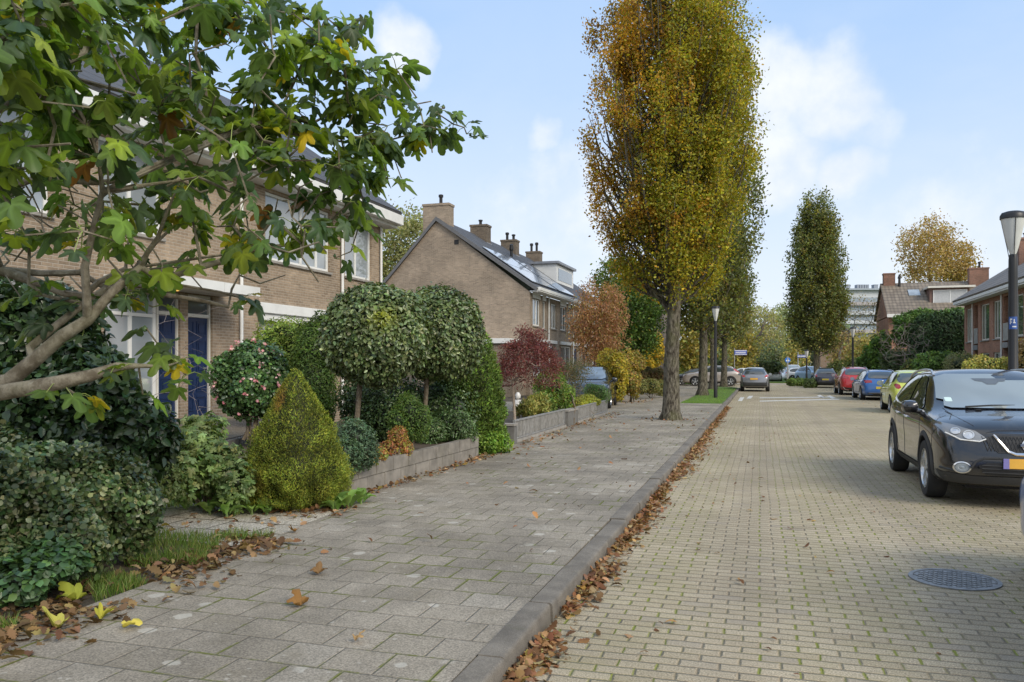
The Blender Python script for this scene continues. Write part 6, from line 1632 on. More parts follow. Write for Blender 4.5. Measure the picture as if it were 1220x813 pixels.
def car_body(sp):
    """control cage -> subdivided closed body mesh with wheel arches cut (local: front at y=-L/2, z up)"""
    L=sp['L']; W=sp['W']/2; st=sp['st']; rows=[]
    for s in st:
        zt=interp(sp['top'],s); zb=interp(sp['belt'],s); w=interp(sp['w'],s); wt=interp(sp['wt'],s); z0=interp(sp['bot'],s)
        zb=min(zb,zt-.012); edge=zt-interp(sp['drop'],s); edge=max(edge,zb+.006)
        wb=w*interp(sp['wb'],s); wt=min(wt,wb-.004)
        zs=z0+(zb-z0)*.70
        pts=[(0,z0),(w*.74,z0),(w*.965,z0+.07),(w*.985,z0+(zb-z0)*.30),(w*.975,z0+(zb-z0)*.50),(w*1.0,zs),(w*.992,zb-.05),(wb,zb),(wb+(wt-wb)*.5+.012,zb+(edge-zb)*.5),(wt,edge),(wt*.72,zt-.25*(zt-edge)),(0,zt)]
        rows.append(pts)
    M=len(rows[0]); N=len(rows)
    verts=[];idx={}
    def yof(i,j,x,z):
        s=st[i]; dy=0
        e=sp.get('lean_f',[0]*M)[j]*max(0,1-s/.5)
        e2=sp.get('lean_r',[0]*M)[j]*max(0,1-(L-s)/.5)
        return s+e-e2
    for i in range(N):
        for j in range(M):
            x,z=rows[i][j]; y=yof(i,j,x,z)-L/2
            for sd in ((1,) if j in(0,M-1) else (1,-1)):
                idx[(i,j,sd)]=len(verts); verts.append((x*sd,y,z))
            if j in(0,M-1): idx[(i,j,-1)]=idx[(i,j,1)]
    faces=[]
    for i in range(N-1):
        for j in range(M-1):
            a,b_,c,d=idx[(i,j,1)],idx[(i,j+1,1)],idx[(i+1,j+1,1)],idx[(i+1,j,1)]; faces.append((a,d,c,b_))
            a,b_,c,d=idx[(i,j,-1)],idx[(i,j+1,-1)],idx[(i+1,j+1,-1)],idx[(i+1,j,-1)]; faces.append((a,b_,c,d))
    # ends: centre column pushed out for plan curvature
    for i,sgn,bul in ((0,-1,sp['bulge_f']),(N-1,1,sp['bulge_r'])):
        cen={}
        for j in range(1,M-1):
            x,z=rows[i][j]; v=verts[idx[(i,j,1)]]; cen[j]=len(verts); verts.append((0,v[1]+sgn*bul*(1 if 2<=j<=8 else .7),z))
        cen[0]=idx[(i,0,1)]; cen[M-1]=idx[(i,M-1,1)]
        for j in range(M-1):
            for sd in (1,-1):
                q=[idx[(i,j,sd)],idx[(i,j+1,sd)],cen[j+1],cen[j]]
                qq=[]
                for k in q:
                    if k not in qq: qq.append(k)
                if len(qq)<3: continue
                if (sd==1)==(sgn==-1): qq=qq
                else: qq=qq[::-1]
                faces.append(tuple(qq))
    me=bpy.data.meshes.new('tmp'); me.from_pydata(verts,[],faces)
    bm=bmesh.new(); bm.from_mesh(me); bmesh.ops.recalc_face_normals(bm,faces=bm.faces)
    cr=bm.edges.layers.float.new('crease_edge'); bm.verts.ensure_lookup_table(); bm.edges.ensure_lookup_table()
    inv={}
    for k,v in idx.items(): inv.setdefault(v,k)
    for e in bm.edges:
        a,b_=inv.get(e.verts[0].index),inv.get(e.verts[1].index)
        if a and b_ and a[1]==b_[1] and a[0]!=b_[0]:
            c=sp['crease'].get(a[1],0)
            if c: e[cr]=c
        if a and b_ and a[0]==b_[0] and a[0] in sp.get('rowcrease',{}) and a[1]>=7 and b_[1]>=7: e[cr]=sp['rowcrease'][a[0]]
    bm.to_mesh(me); bm.free()
    o=bpy.data.objects.new('tmp',me); C.objects.link(o)
    md=o.modifiers.new('s','SUBSURF'); md.levels=sp.get('sub',3); md.render_levels=md.levels
    cut=MB(); r=sp['wr']*sp.get('arch',1.13)
    for ys in sp['wheels']:
        for sd in (1,-1):
            n=40; a0=sd*(W-.33); a1=sd*(W+.3)
            cut.add([(a0,ys-L/2+r*math.cos(2*PI*k/n),sp['wr']+.01+r*math.sin(2*PI*k/n)) for k in range(n)]+[(a1,ys-L/2+r*math.cos(2*PI*k/n),sp['wr']+.01+r*math.sin(2*PI*k/n)) for k in range(n)],
                    [tuple(range(n)),tuple(range(2*n-1,n-1,-1))]+[(k,n+k,n+(k+1)%n,(k+1)%n) for k in range(n)],0)
    co_=cut.build('cut',DARK)
    dg=bpy.context.evaluated_depsgraph_get(); uncut=bpy.data.meshes.new_from_object(o.evaluated_get(dg))
    mb=o.modifiers.new('b','BOOLEAN'); mb.operation='DIFFERENCE'; mb.object=co_; mb.solver='EXACT'; mb.material_mode='TRANSFER'
    me.materials.append(sp['paint'])
    dg=bpy.context.evaluated_depsgraph_get(); dg.update(); out=bpy.data.meshes.new_from_object(o.evaluated_get(dg))
    bpy.data.objects.remove(o); bpy.data.objects.remove(co_)
    bmu=bmesh.new(); bmu.from_mesh(uncut); bvh=BVHTree.FromBMesh(bmu); bmu.free()
    out.polygons.foreach_set('use_smooth',[True]*len(out.polygons)); out.set_sharp_from_angle(angle=R(38)); out.name='car_body'
    return out,bvh
def dense(poly,step):
    out=[]
    n=len(poly)
    for i in range(n):
        a=Vector(poly[i]);b=Vector(poly[(i+1)%n]); m=max(1,int((b-a).length/step))
        for k in range(m): out.append(tuple(a.lerp(b,k/m)))
    return out
def smooth_poly(poly,it=2):
    for q_ in range(it):
        o=[];n=len(poly); fr_=.10 if q_==0 else .25
        for i in range(n):
            a=Vector(poly[i]);b=Vector(poly[(i+1)%n]); o+=[tuple(a.lerp(b,fr_)),tuple(a.lerp(b,1-fr_))]
        poly=o
    return poly
class Proj:
    """drops 2D outlines onto the body: axis 'side' (y,z) from +-x, 'front'/'rear' (x,z), 'top' (x,y)"""
    def __init__(self,bvh): self.b=bvh
    def hit(self,axis,sd,p,off):
        if axis=='side': o=Vector((sd*4,p[0],p[1])); d=Vector((-sd,0,0))
        elif axis=='front': o=Vector((p[0],-6,p[1])); d=Vector((0,1,0))
        elif axis=='rear': o=Vector((p[0],6,p[1])); d=Vector((0,-1,0))
        else: o=Vector((p[0],p[1],4)); d=Vector((0,0,-1))
        h=self.b.ray_cast(o,d)
        if h[0] is None:
            h=self.b.find_nearest(o+d*(4 if axis!='front' and axis!='rear' else 4))
        n=h[1]
        if n.dot(d)>0: n=-n
        return h[0]+n*off, n
    def patch(self,poly,axis,sd=1,off=.006,step=.06,rnd=2):
        if rnd: poly=smooth_poly(poly,rnd)
        bd=dense(poly,step); xs=[p[0] for p in bd];ys=[p[1] for p in bd]; pts=[Vector(p) for p in bd]; nb=len(pts)
        def ins(x,y):
            c=False
            for i in range(nb):
                x1,y1=bd[i];x2,y2=bd[(i+1)%nb]
                if (y1>y)!=(y2>y) and x<(x2-x1)*(y-y1)/(y2-y1)+x1: c=not c
            return c
        x=min(xs)+step/2
        while x<max(xs):
            y=min(ys)+step/2
            while y<max(ys):
                if ins(x,y) and min((Vector((x,y))-p).length for p in pts[:nb])>step*.4: pts.append(Vector((x,y)))
                y+=step
            x+=step
        r=delaunay_2d_cdt(pts,[(i,(i+1)%nb) for i in range(nb)],[list(range(nb))],1,1e-6)
        V=[self.hit(axis,sd,p,off)[0] for p in r[0]]
        F=[]
        for f in r[2]:
            if max((V[f[i]]-V[f[i-1]]).length for i in range(len(f)))<max(.20,step*3.2): F.append(tuple(f))
        return V,F
    def obj(self,name,mat,parent,poly,axis,sides=(1,),off=.006,step=.06,rnd=2,mirror=False):
        b=MB()
        for sd in sides:
            pl=[(p[0]*sd,p[1]) for p in poly] if (axis in('front','rear','top') and sd==-1) else poly
            V,F=self.patch(pl,axis,sd,off,step,rnd); b.add(V,F)
        me_=b.build(name,mat,parent,smooth=True,angle=60)
        return me_
    def line(self,b,poly,axis,sd,rad,off=.004,closed=False,step=.05,rnd=0,n=5):
        if rnd: poly=smooth_poly(poly,rnd)
        pl=[(p[0]*sd,p[1]) for p in poly] if (axis in('front','rear','top') and sd==-1) else poly
        if closed: pts=dense(pl,step); pts=pts+[pts[0]]
        else:
            pts=[]
            for p,q in zip(pl[:-1],pl[1:]):
                p,q=Vector(p),Vector(q); m=max(1,int((q-p).length/step)); pts+=[tuple(p.lerp(q,k/m)) for k in range(m)]
            pts.append(tuple(pl[-1]))
        b.tube([self.hit(axis,sd,p,off)[0] for p in pts],rad,n)
def make_wheel(parent,loc_,r,w,sd,spokes=5,style='split',rimm=ALLOY):
    o=bpy.data.objects.new('wheel',None); link(o,parent); o.location=loc_
    f=lambda x,y,z:(sd*z,x,y)
    b=MB(); rr=r*.685
    b.lathe([(rr,-w/2+.01),(r*.93,-w/2),(r*.99,-w/2+.03),(r,-w/4),(r,w/4),(r*.99,w/2-.03),(r*.94,w/2),(r*.80,w/2+.006),(rr,w/2-.006)],48,f=f,cap=False); b.build('tyre',TYRE,o,smooth=True,angle=50)
    b=MB(); b.lathe([(rr,w/2-.006),(rr*.97,w/2-.004),(rr*.93,w/2-.02),(rr*.92,-w/2+.02)],40,f=f,cap=False); 
    b.lathe([(rr*.92,w/2-.085),(.02,w/2-.08)],40,f=f,mi=1)
    for k in range(spokes):
        a=2*PI*k/spokes+.3
        for da,wd in (((-.16,.030),(.16,.030)) if style=='split' else ((0,.06),)):
            aa=a+da
            ca,sa=math.cos(aa),math.sin(aa)
            ih=rr*.14; oh=rr*.95; t0=w/2-.03; t1=w/2-.012
            vs=[]
            for rad,hw,zt in ((ih,wd*.9*r/.33,t0+.012),(rr*.5,wd*.8*r/.33,t0+.014),(oh,wd*1.15*r/.33,t1-.004)):
                off=-da*rad*.35
                for q,zz in ((-hw,zt-.035),(hw,zt-.035),(hw*.8,zt),(-hw*.8,zt)):
                    x=rad*ca-(q+off)*sa; y=rad*sa+(q+off)*ca; vs.append(f(x,y,zz))
            fs=[(3,2,1,0),(8,9,10,11)]
            for s in (0,4): fs+=[(s+i,s+(i+1)%4,s+4+(i+1)%4,s+4+i) for i in range(4)]
            b.add(vs,fs)
    b.lathe([(rr*.20,w/2-.05),(rr*.19,w/2-.015),(rr*.10,w/2-.008),(.003,w/2-.006)],20,f=f)
    b.build('rim',[rimm,RIMDK],o,smooth=True,angle=35)
    return o
def rounded(x0,x1,z0,z1): return [(x0,z0),(x1,z0),(x1,z1),(x0,z1)]
def car(sp,label,loc_,rz,group=None,detail=2):
    o=thing(sp.get('name','parked_car'),label,'car',loc_,rz,group)
    me,bvh=car_body(sp); L=sp['L']; h=L/2
    bo=link(bpy.data.objects.new('car_body',me),o)
    pj=Proj(bvh); Y=lambda s:s-h
    P2=lambda pts:[(Y(a),b) for a,b in pts]
    for k,pl in enumerate(sp['side_glass']): [pj.obj('side_window',CGLASS,o,P2(pl),'side',(sd,),.009,.05,1) for sd in (1,-1)]
    wo=pj.obj('windscreen',sp.get('wscr',WSCR),o,sp['wind'],'front',(1,),.016,.06,1)
    ro=pj.obj('rear_window',sp.get('rgl',RGLASS),o,sp['rearw'],'rear',(1,),.014,.06,2)
    for pl in sp.get('head',[]):
        for sd in (1,-1): pj.obj('headlight',LAMPC,o,pl,'front',(sd,),.007,.04,1)
    for pl in sp.get('tail',[]):
        for sd in (1,-1): pj.obj('tail_light',sp.get('tailm',LAMPR),o,pl,'rear',(sd,),.008,.04,1)
    for pl in sp.get('tail_side',[]):
        for sd in (1,-1): pj.obj('tail_light',sp.get('tailm',LAMPR),o,P2(pl),'side',(sd,),.008,.04,1)
    if sp.get('lower_r'): pj.obj('rear_bumper_trim',PLAST,o,sp['lower_r'],'rear',(1,),.010,.08,1)
    if sp.get('lower_f'): pj.obj('front_bumper_trim',PLAST,o,sp['lower_f'],'front',(1,),.010,.08,1)
    # number plates
    for ax,pl in (('rear',sp.get('plate_r')),('front',sp.get('plate_f'))):
        if pl:
            b=MB(); x,z=pl; c,n=pj.hit(ax,1,(x,z),.0); s=-1 if ax=='front' else 1; y=c.y+s*.012
            b.box((x-.26,min(y,y+s*.012),z-.055),(x+.26,max(y,y+s*.012),z+.055)); pp=b.build('number_plate',sp.get('platem',PLATEY),o,bevel=.004)
            b=MB(); b.box((x-.262 if ax=='rear' else x+.215,min(y+s*.002,y+s*.0145),z-.056),(x-.215 if ax=='rear' else x+.262,max(y+s*.002,y+s*.0145),z+.056)) if False else b.box((x-.262,min(y-.0005,y+s*.0150),z-.056),(x-.205,max(y-.0005,y+s*.0150),z+.056)); b.build('plate_band',PLATEB,pp)
    # sills and door seams
    if detail>=1:
        for sd in (1,-1):
            b=MB()
            for pl in sp['seams']: pj.line(b,P2(pl),'side',sd,.0045,-.001,False,.06)
            b.build('door_seam',DARK,o,fix=False)
        for s_,z_ in sp['handles']:
            for sd in (1,-1):
                b=MB(); c0,_=pj.hit('side',sd,(Y(s_),z_),.022); c1,_=pj.hit('side',sd,(Y(s_+.19),z_+.006),.022); a0,_=pj.hit('side',sd,(Y(s_-.0),z_),.0); a1,_=pj.hit('side',sd,(Y(s_+.19),z_+.006),.0)
                b.tube([a0,c0,c1,a1],.012,6); b.build('door_handle',sp.get('handlem',sp['paint']),o,smooth=True)
    # mirrors
    ms,mz=sp['mirror']
    for sd in (1,-1):
        c,_=pj.hit('side',sd,(Y(ms),mz-.02),0)
        b=MB(); cx=c.x+sd*.12
        vs=[]
        for yy,sx_,sz_ in ((-.09,.03,.03),(-.06,.085,.07),(.02,.105,.085),(.075,.10,.08)):
            for k in range(12):
                a=2*PI*k/12; vs.append((cx+sx_*abs(math.cos(a))**.7*(1 if math.cos(a)>0 else -1),c.y+yy,mz+.045+sz_*abs(math.sin(a))**.7*(1 if math.sin(a)>0 else -1)))
        fs=[tuple(range(11,-1,-1)),tuple(range(36,48))]+[(i*12+k,i*12+(k+1)%12,(i+1)*12+(k+1)%12,(i+1)*12+k) for i in range(3) for k in range(12)]
        b.add(vs,fs); b.tube([c+Vector((-sd*.02,.01,0)),Vector((cx,c.y,mz))],[.035,.025],8)
        mo=b.build('mirror',sp.get('mirm',sp['paint']),o,smooth=True,angle=45)
        k=MB(); k.box((cx-.085,c.y+.0755,mz-.02),(cx+.085,c.y+.079,mz+.11)); k.build('mirror_glass',GLASS_P,mo,bevel=.002)
    # wheels
    tr=sp['W']/2-.115
    for ys in sp['wheels']:
        for sd in (1,-1): make_wheel(o,(sd*tr,Y(ys),sp['wr']),sp['wr'],.215,sd,sp.get('spokes',5),sp.get('spst','split'))
    b=MB(); b.box((-.55,-h+.35,.20),(.55,h-.35,.32)); b.build('underbody',DARK,o)
    if sp.get('rails'):
        for sd in (1,-1):
            b=MB(); s0,s1=sp['rails']; pts=[]
            x=interp(sp['wt'],(s0+s1)/2)*.97
            for k in range(13):
                s=s0+(s1-s0)*k/12; z=interp(sp['top'],s); c,_=pj.hit('top',1,(sd*(x-.01),Y(s)),0); lift=.045*min(1,k/1.0 if k<2 else 1,(12-k)/1.0 if k>10 else 1); pts.append(c+Vector((0,0,lift)))
            b.tube(pts,.017,8); b.build('roof_rail',sp.get('railm',SILVER),o,smooth=True)
    if sp.get('wiper_r'):
        b=MB(); x0,z0,x1,z1=sp['wiper_r']; b.tube([pj.hit('rear',1,(x0,z0),.02)[0],pj.hit('rear',1,((x0+x1)/2,(z0+z1)/2),.025)[0],pj.hit('rear',1,(x1,z1),.015)[0]],.010,6); b.build('rear_wiper',DARK,o)
    if sp.get('badge'):
        b=MB(); c,n=pj.hit('rear',1,sp['badge'],.004); b.lathe([(.055,-.004),(.055,.006),(.045,.008)],18,f=lambda x,y,z:(c.x+x,c.y+z,c.z+y)); b.build('badge',CHROME,o,smooth=True)
    return o,pj,bo,wo
def cladding(o,pj,sp,mat,wd=.055,sill=True):
    """wheel arch lips and sill mouldings"""
    h=sp['L']/2; r=sp['wr']*sp.get('arch',1.13)
    for sd in (1,-1):
        for ys in sp['wheels']:
            b=MB(); rows=[]; n=26
            for k in range(n+1):
                a=R(-22)+R(224)*k/n; row=[]
                for rr,off in ((r-.012,.002),(r-.006,.018),(r+wd*.5,.016),(r+wd,.003)):
                    p=(ys-h+rr*math.cos(a),max(sp['wr']+.01+rr*math.sin(a),interp(sp['bot'],ys)+.01)); c,_=pj.hit('side',sd,p,off); row.append((c.x,p[0],p[1]))
                rows.append(row)
            for row in rows: b.v+=row
            for k in range(n):
                for q in range(3): b.f.append((k*4+q,k*4+q+1,(k+1)*4+q+1,(k+1)*4+q)); b.m.append(0)
            b.build('wheel_arch_trim',mat,o,smooth=True,angle=60)
    if sill:
        y0,y1=sp['wheels'][0]+r+.02,sp['wheels'][1]-r-.02; z0=interp(sp['bot'],2)
        for sd in (1,-1): pj.obj('sill_trim',mat,o,[(y0-h,z0+.03),(y1-h,z0+.03),(y1-h,z0+.16),(y0-h,z0+.16)],'side',(sd,),.012,.09,0)
# ---- body recipes -------------------------------------------------
def recipe(kind,L,W,H,wr,paint,**kw):
    k=L
    sp=dict(L=L,W=W,paint=paint,wr=wr,crease={2:.2,5:.12,7:.30,9:.15},bulge_f=.085,bulge_r=.05)
    w=W/2
    if kind=='suv':
        cowl,head_,rend,gl=L*.245,L*.445,L*.865,L*.945
        sp['top']=[(0,H*.545),(.06,H*.585),(.30,H*.635),(cowl,H*.690),((cowl+head_)/2,H*.855),(head_,H*.985),(L*.58,H),(L*.74,H*.985),(rend,H*.935),(gl,H*.76),(L-.09,H*.66),(L,H*.60)]
        sp['belt']=[(0,H*.49),(.06,H*.545),(.30,H*.600),(cowl,H*.642),(head_,H*.642),(L*.72,H*.665),(rend,H*.69),(L-.09,H*.63),(L,H*.56)]
        zb=.21
    elif kind=='wagon':
        cowl,head_,rend,gl=L*.26,L*.42,L*.87,L*.95
        sp['top']=[(0,H*.46),(.06,H*.50),(.30,H*.57),(cowl,H*.655),((cowl+head_)/2,H*.84),(head_,H*.975),(L*.55,H),(L*.74,H*.985),(rend,H*.95),(gl,H*.76),(L-.07,H*.64),(L,H*.58)]
        sp['belt']=[(0,H*.40),(.06,H*.46),(.30,H*.53),(cowl,H*.61),(head_,H*.625),(L*.72,H*.64),(rend,H*.65),(L-.07,H*.60),(L,H*.54)]
        zb=.17
    else:   # hatch
        cowl,head_,rend,gl=L*.245,L*.44,L*.86,L*.955
        sp['top']=[(0,H*.45),(.06,H*.50),(.26,H*.575),(cowl,H*.66),((cowl+head_)/2,H*.845),(head_,H*.98),(L*.58,H),(L*.74,H*.985),(rend,H*.93),(gl,H*.74),(L-.06,H*.63),(L,H*.56)]
        sp['belt']=[(0,H*.40),(.06,H*.46),(.26,H*.54),(cowl,H*.615),(head_,H*.625),(L*.72,H*.655),(rend,H*.67),(L-.06,H*.60),(L,H*.53)]
        zb=.17
    sp['bot']=[(0,zb+.06),(.35,zb),(L-.35,zb),(L,zb+.08)]
    sp['w']=[(0,w*.80),(.07,w*.91),(.28,w*.975),(.75,w),(L*.5,w),(L*.82,w*.995),(L-.32,w*.955),(L-.08,w*.87),(L,w*.78)]
    sp['wb']=[(0,.94),(.3,.95),(cowl,.945),(L*.8,.935),(L,.93)]
    sp['wt']=[(0,w*.60),(.28,w*.76),(cowl,w*.80),((cowl+head_)/2,w*.735),(head_,w*.665),(L*.6,w*.66),(rend,w*.625),(gl,w*.66),(L,w*.62)]
    sp['drop']=[(0,.03),(cowl,.035),(head_,.06),(rend,.06),(L,.03)]
    sp['st']=sorted({0,.07,.30,.62,cowl,(cowl+head_)/2,head_,L*.52,L*.64,L*.76,rend,gl,L-.08,L})
    sp['lean_f']=[.10,.06,.03,.0,.0,.02,.05,.06,.07,.08,.09,.09]
    sp['lean_r']=[.10,.06,.03,.0,.0,.01,.03,.04,.05,.06,.06,.06]
    sp['wheels']=(L*.205,L*.205+L*.605)
    bz=lambda s:interp(sp['belt'],s); tz=lambda s:interp(sp['top'],s)
    g0=cowl+.20; B=L*.545
    hi=H*.925
    sp['side_glass']=[[(g0,bz(g0)+.03),(head_+.06,hi-.01),(B-.05,hi+.012),(B-.03,bz(B)+.03)],[(B+.05,bz(B)+.03),(B+.03,hi+.012),(L*.76,hi-.01),(rend-.02,H*.83),(rend+.02,bz(rend)+.06),(L*.74,bz(L*.74)+.03)]]
    wl=w*.80; wu=w*.66
    sp['wind']=[(-wl*.94,tz(cowl)+.015),(wl*.94,tz(cowl)+.015),(wu*.97,H*.945),(-wu*.97,H*.945)]
    sp['rearw']=[(-w*.70,H*.70),(w*.70,H*.70),(w*.60,H*.915),(-w*.60,H*.915)]
    dz=zb+.09
    sp['seams']=[[(g0-.05,bz(g0)),(g0-.10,H*.45),(g0-.02,dz+.02)],[(B,bz(B)+.02),(B+.01,dz+.02)],[(L*.72,bz(L*.72)),(L*.735,H*.5),(L*.665,dz+.08)],[(g0-.02,dz+.02),(L*.665,dz+.02)]]
    sp['handles']=[(B-.26,H*.575),(L*.72-.27,H*.585)]
    sp['mirror']=(g0+.10,bz(g0)+.02)
    sp.update(kw); return sp
CB_=carpaint('black_car_paint',(.006,.006,.008),.0,.25)
CY=carpaint('lime_yellow_car_paint',(.52,.58,.09),.0,.35); CBL=carpaint('blue_car_paint',(.015,.11,.36),.0,.35); CRD=carpaint('red_car_paint',(.50,.015,.02),.1,.3)
CDG=carpaint('dark_purple_grey_car_paint',(.05,.05,.065),.4,.3); CGR=carpaint('grey_car_paint',(.24,.25,.275),.55,.32); CBG=carpaint('beige_grey_car_paint',(.42,.38,.35),.45,.35)
CWH=carpaint('white_car_paint',(.68,.70,.72),.0,.35); CLB=carpaint('light_blue_car_paint',(.30,.45,.62),.1,.35)
GP='cars parked on the right side of the road'
# 1 near black SUV, front towards us
fr=G(1108,590,0); w_=1.806
sp=recipe('suv',4.38,w_,1.595,.355,CB_,spokes=5,platem=PLATE,plate_f=(0,.535),
  head=[],rails=(1.95,3.75),handlem=CHROME,mirm=CB_)
sp['wheels']=(.90,3.55); sp['wt']=[(a,b_*(1.055 if a>1.2 else 1.02)) for a,b_ in sp['wt']]; wv=w_/2; sp['wind']=[(-wv*.79,1.09),(wv*.79,1.09),(wv*.66,1.50),(-wv*.66,1.50)]
cx=fr.x+w_/2-.115; cyy=fr.y-.12+4.38/2-.90
o,pj,bo,wo=car(sp,'glossy black SUV facing the camera with silver roof rails and an orange number plate',(cx,cyy,0),.012,GP)
cladding(o,pj,sp,PLAST)
for sd in (1,-1):
    hl=pj.obj('headlight',LAMPC,o,[(.40,.80),(.47,.762),(.66,.775),(.80,.845),(.865,.93),(.86,.965),(.70,.935),(.50,.875)],'front',(sd,),.008,.03,0)
    for x,z,r_s in ((.70,.868,.052),(.575,.832,.058)):
        b=MB(); c,n=pj.hit('front',sd,(sd*x,z),.010); q=n.to_track_quat('Z','Y').to_matrix()
        b.lathe([(r_s,.0),(r_s,.006),(r_s*.8,.007),(r_s*.72,.001),(r_s*.3,.004),(.002,.006)],22,f=lambda x_,y_,z_:tuple(c+q@Vector((x_,y_,z_))),cap=False); b.build('lamp_lens',SILVER,hl,smooth=True,angle=50)
    b=MB(); c,n=pj.hit('front',sd,(sd*.655,.475),.012); q=n.to_track_quat('Z','Y').to_matrix()
    b.lathe([(.082,.0),(.082,.012),(.068,.014),(.062,.002)],26,f=lambda x_,y_,z_:tuple(c+q@Vector((x_*1.15,y_*.82,z_))),cap=False); fg=b.build('fog_light',CHROME,o,smooth=True,angle=50)
    b=MB(); b.lathe([(.060,.002),(.035,.004),(.03,-.002),(.002,.006)],22,f=lambda x_,y_,z_:tuple(c+q@Vector((x_*1.15,y_*.82,z_))),cap=False); b.build('lamp_lens',GLASS_P,fg,smooth=True)
for sd in (1,-1):
    b=MB(); pj.line(b,[(.41,.792),(.475,.765),(.66,.780),(.795,.85)],'front',sd,.008,.010,False,.03,0,6); b.build('light_strip',WHITE,o,smooth=True,fix=False)
    b=MB(); pj.line(b,[(.40,.86),(.30,.885),(.0,.895)],'front',sd,.0045,-.001,False,.04); pj.line(b,[(.86,.95),(.80,.99),(.70,1.02)],'front',sd,.004,-.001,False,.03); b.build('bonnet_gap',DARK,o,fix=False)
    b=MB(); pj.line(b,[(.30-2.19,.90),(.46-2.19,.80),(.50-2.19,.66)],'side',sd,.004,-.001,False,.03); b.build('bumper_gap',DARK,o,fix=False)
gr=pj.obj('grille',MESH_,o,[(-.44,.80),(-.30,.645),(.30,.645),(.44,.80),(.32,.835),(-.32,.835)],'front',(1,),.009,.05,0)
b=MB()
for x0 in np.arange(-.40,.40,.035):
    for dx_ in (.05,-.05):
        pj.line(b,[(x0,.665),(x0+dx_,.82)],'front',1,.0035,.011,False,.05,0,4)
b.build('mesh_bars',PLAST,gr,fix=False)
b=MB(); vv=[(-.325,.828),(-.205,.665),(-.13,.635),(.13,.635),(.205,.665),(.325,.828)]
for off in np.linspace(-.016,.016,3): pj.line(b,[(x*(1+off*1.2),z+off*.3) for x,z in vv],'front',1,.013,.016,False,.03,0,6)
b.build('chrome_bracket',CHROME,gr,smooth=True,fix=False)
b=MB(); c,n=pj.hit('front',1,(0,.735),.030); 
b.lathe([(.062,-.008),(.072,.0),(.062,.010),(.052,.0)],28,f=lambda x,y,z:(c.x+x,c.y-z,c.z+y),cap=False); b.box((c.x-.088,c.y-.012,c.z-.014),(c.x+.088,c.y+.008,c.z+.014)); bd=b.build('emblem',CHROME,o,smooth=True,angle=50)
pj.obj('lower_grille',MESH_,o,[(-.50,.50),(-.40,.535),(.40,.535),(.50,.50),(.42,.40),(-.42,.40)],'front',(1,),.012,.06,1)
b=MB()
for z in (.43,.47,.505): pj.line(b,[(-.46,z),(0,z-.004),(.46,z)],'front',1,.006,.016,False,.08,0,5)
b.build('grille_bars',PLAST,o,fix=False)
b=MB()
for sd in (1,-1): pj.line(b,[(.25,.585),(.44,.585),(.52,.545),(.60,.42),(.84,.45)],'front',sd,.014,.004,False,.05,0,6)
b.build('bumper_edge',PLAST,o,smooth=True,fix=False)
pj.obj('front_bumper_trim',PLAST,o,[(-.86,.30),(.86,.30),(.86,.42),(.55,.385),(-.55,.385),(-.86,.42)],'front',(1,),.012,.07,0)
h=sp['L']/2
b=MB()
for sd in (1,-1):
    for pl in sp['side_glass']:
        pass
    a_=sp['side_glass'][0]; c_=sp['side_glass'][1]
    pj.line(b,[(s-h,z) for s,z in [(a_[0][0]-.03,a_[0][1]-.012),(a_[3][0],a_[3][1]-.02),(c_[5][0],c_[5][1]-.02),(c_[4][0]+.03,c_[4][1]-.02),(c_[3][0]+.03,c_[3][1]+.0)]],'side',sd,.011,.006,False,.06,0,6)
b.build('window_trim',CHROME,o,smooth=True,fix=False)
b=MB()
for sd in (1,-1): pj.line(b,[(.50,.93),(.60,1.0),(.66,1.06)],'front',sd,.004,.0,False,.04,0,5)
pj.line(b,[(-.70,-2.19+.42),(-.62,-2.19+.72),(-.66,-2.19+1.03)],'top',1,.0045,-.001,False,.05); pj.line(b,[(.70,-2.19+.42),(.62,-2.19+.72),(.66,-2.19+1.03)],'top',1,.0045,-.001,False,.05)
b.build('bonnet_seam',DARK,o,fix=False)
for x in (-.42,.30):
    b=MB(); p0,_=pj.hit('front',1,(x,1.10),.015); p1,_=pj.hit('front',1,(x+.30,1.115),.02); p2,_=pj.hit('front',1,(x+.56,1.125),.012); b.tube([p0+Vector((0,-.03,0)),p1,p2],[.012,.010,.007],6); b.build('wiper',DARK,o)
for x in (-.30,.28):
    b=MB(); c,_=pj.hit('top',1,(x,-2.19+.86),0); b.box((c.x-.035,c.y-.015,c.z),(c.x+.035,c.y+.015,c.z+.016)); b.build('washer_jet',DARK,o,bevel=.005)
b=MB(); V,F=pj.patch([(-.60,1.155),(-.52,1.155),(-.52,1.205),(-.60,1.205)],'front',1,.019,.04,2); b.add(V,F); b.build('sticker',plain('pale_green_sticker',(.55,.68,.64),.5),wo,fix=False)
b=MB(); V,F=pj.patch([(-.20,1.44),(.20,1.44),(.17,1.405),(.10,1.40),(.05,1.365),(-.05,1.365),(-.09,1.40),(-.17,1.41)],'front',1,.019,.05,0); b.add(V,F); b.build('inner_mirror',plain('inner_mirror_grey',(.10,.11,.12),.1),wo,fix=False)  # flat grey patch on the windscreen drawn as the inner mirror
# 2 sliver of a blue car nearest us
sp=recipe('hatch',4.1,1.75,1.48,.32,CBL,plate_r=(0,.62),tail=[[(.58,.80),(.76,.82),(.80,.98),(.66,1.0)]],lower_r=[(-.7,.25),(.7,.25),(.7,.42),(-.7,.42)])
car(sp,'blue car at the picture edge, only a narrow corner in view',(1.80+.875,5.54,0),PI,GP)
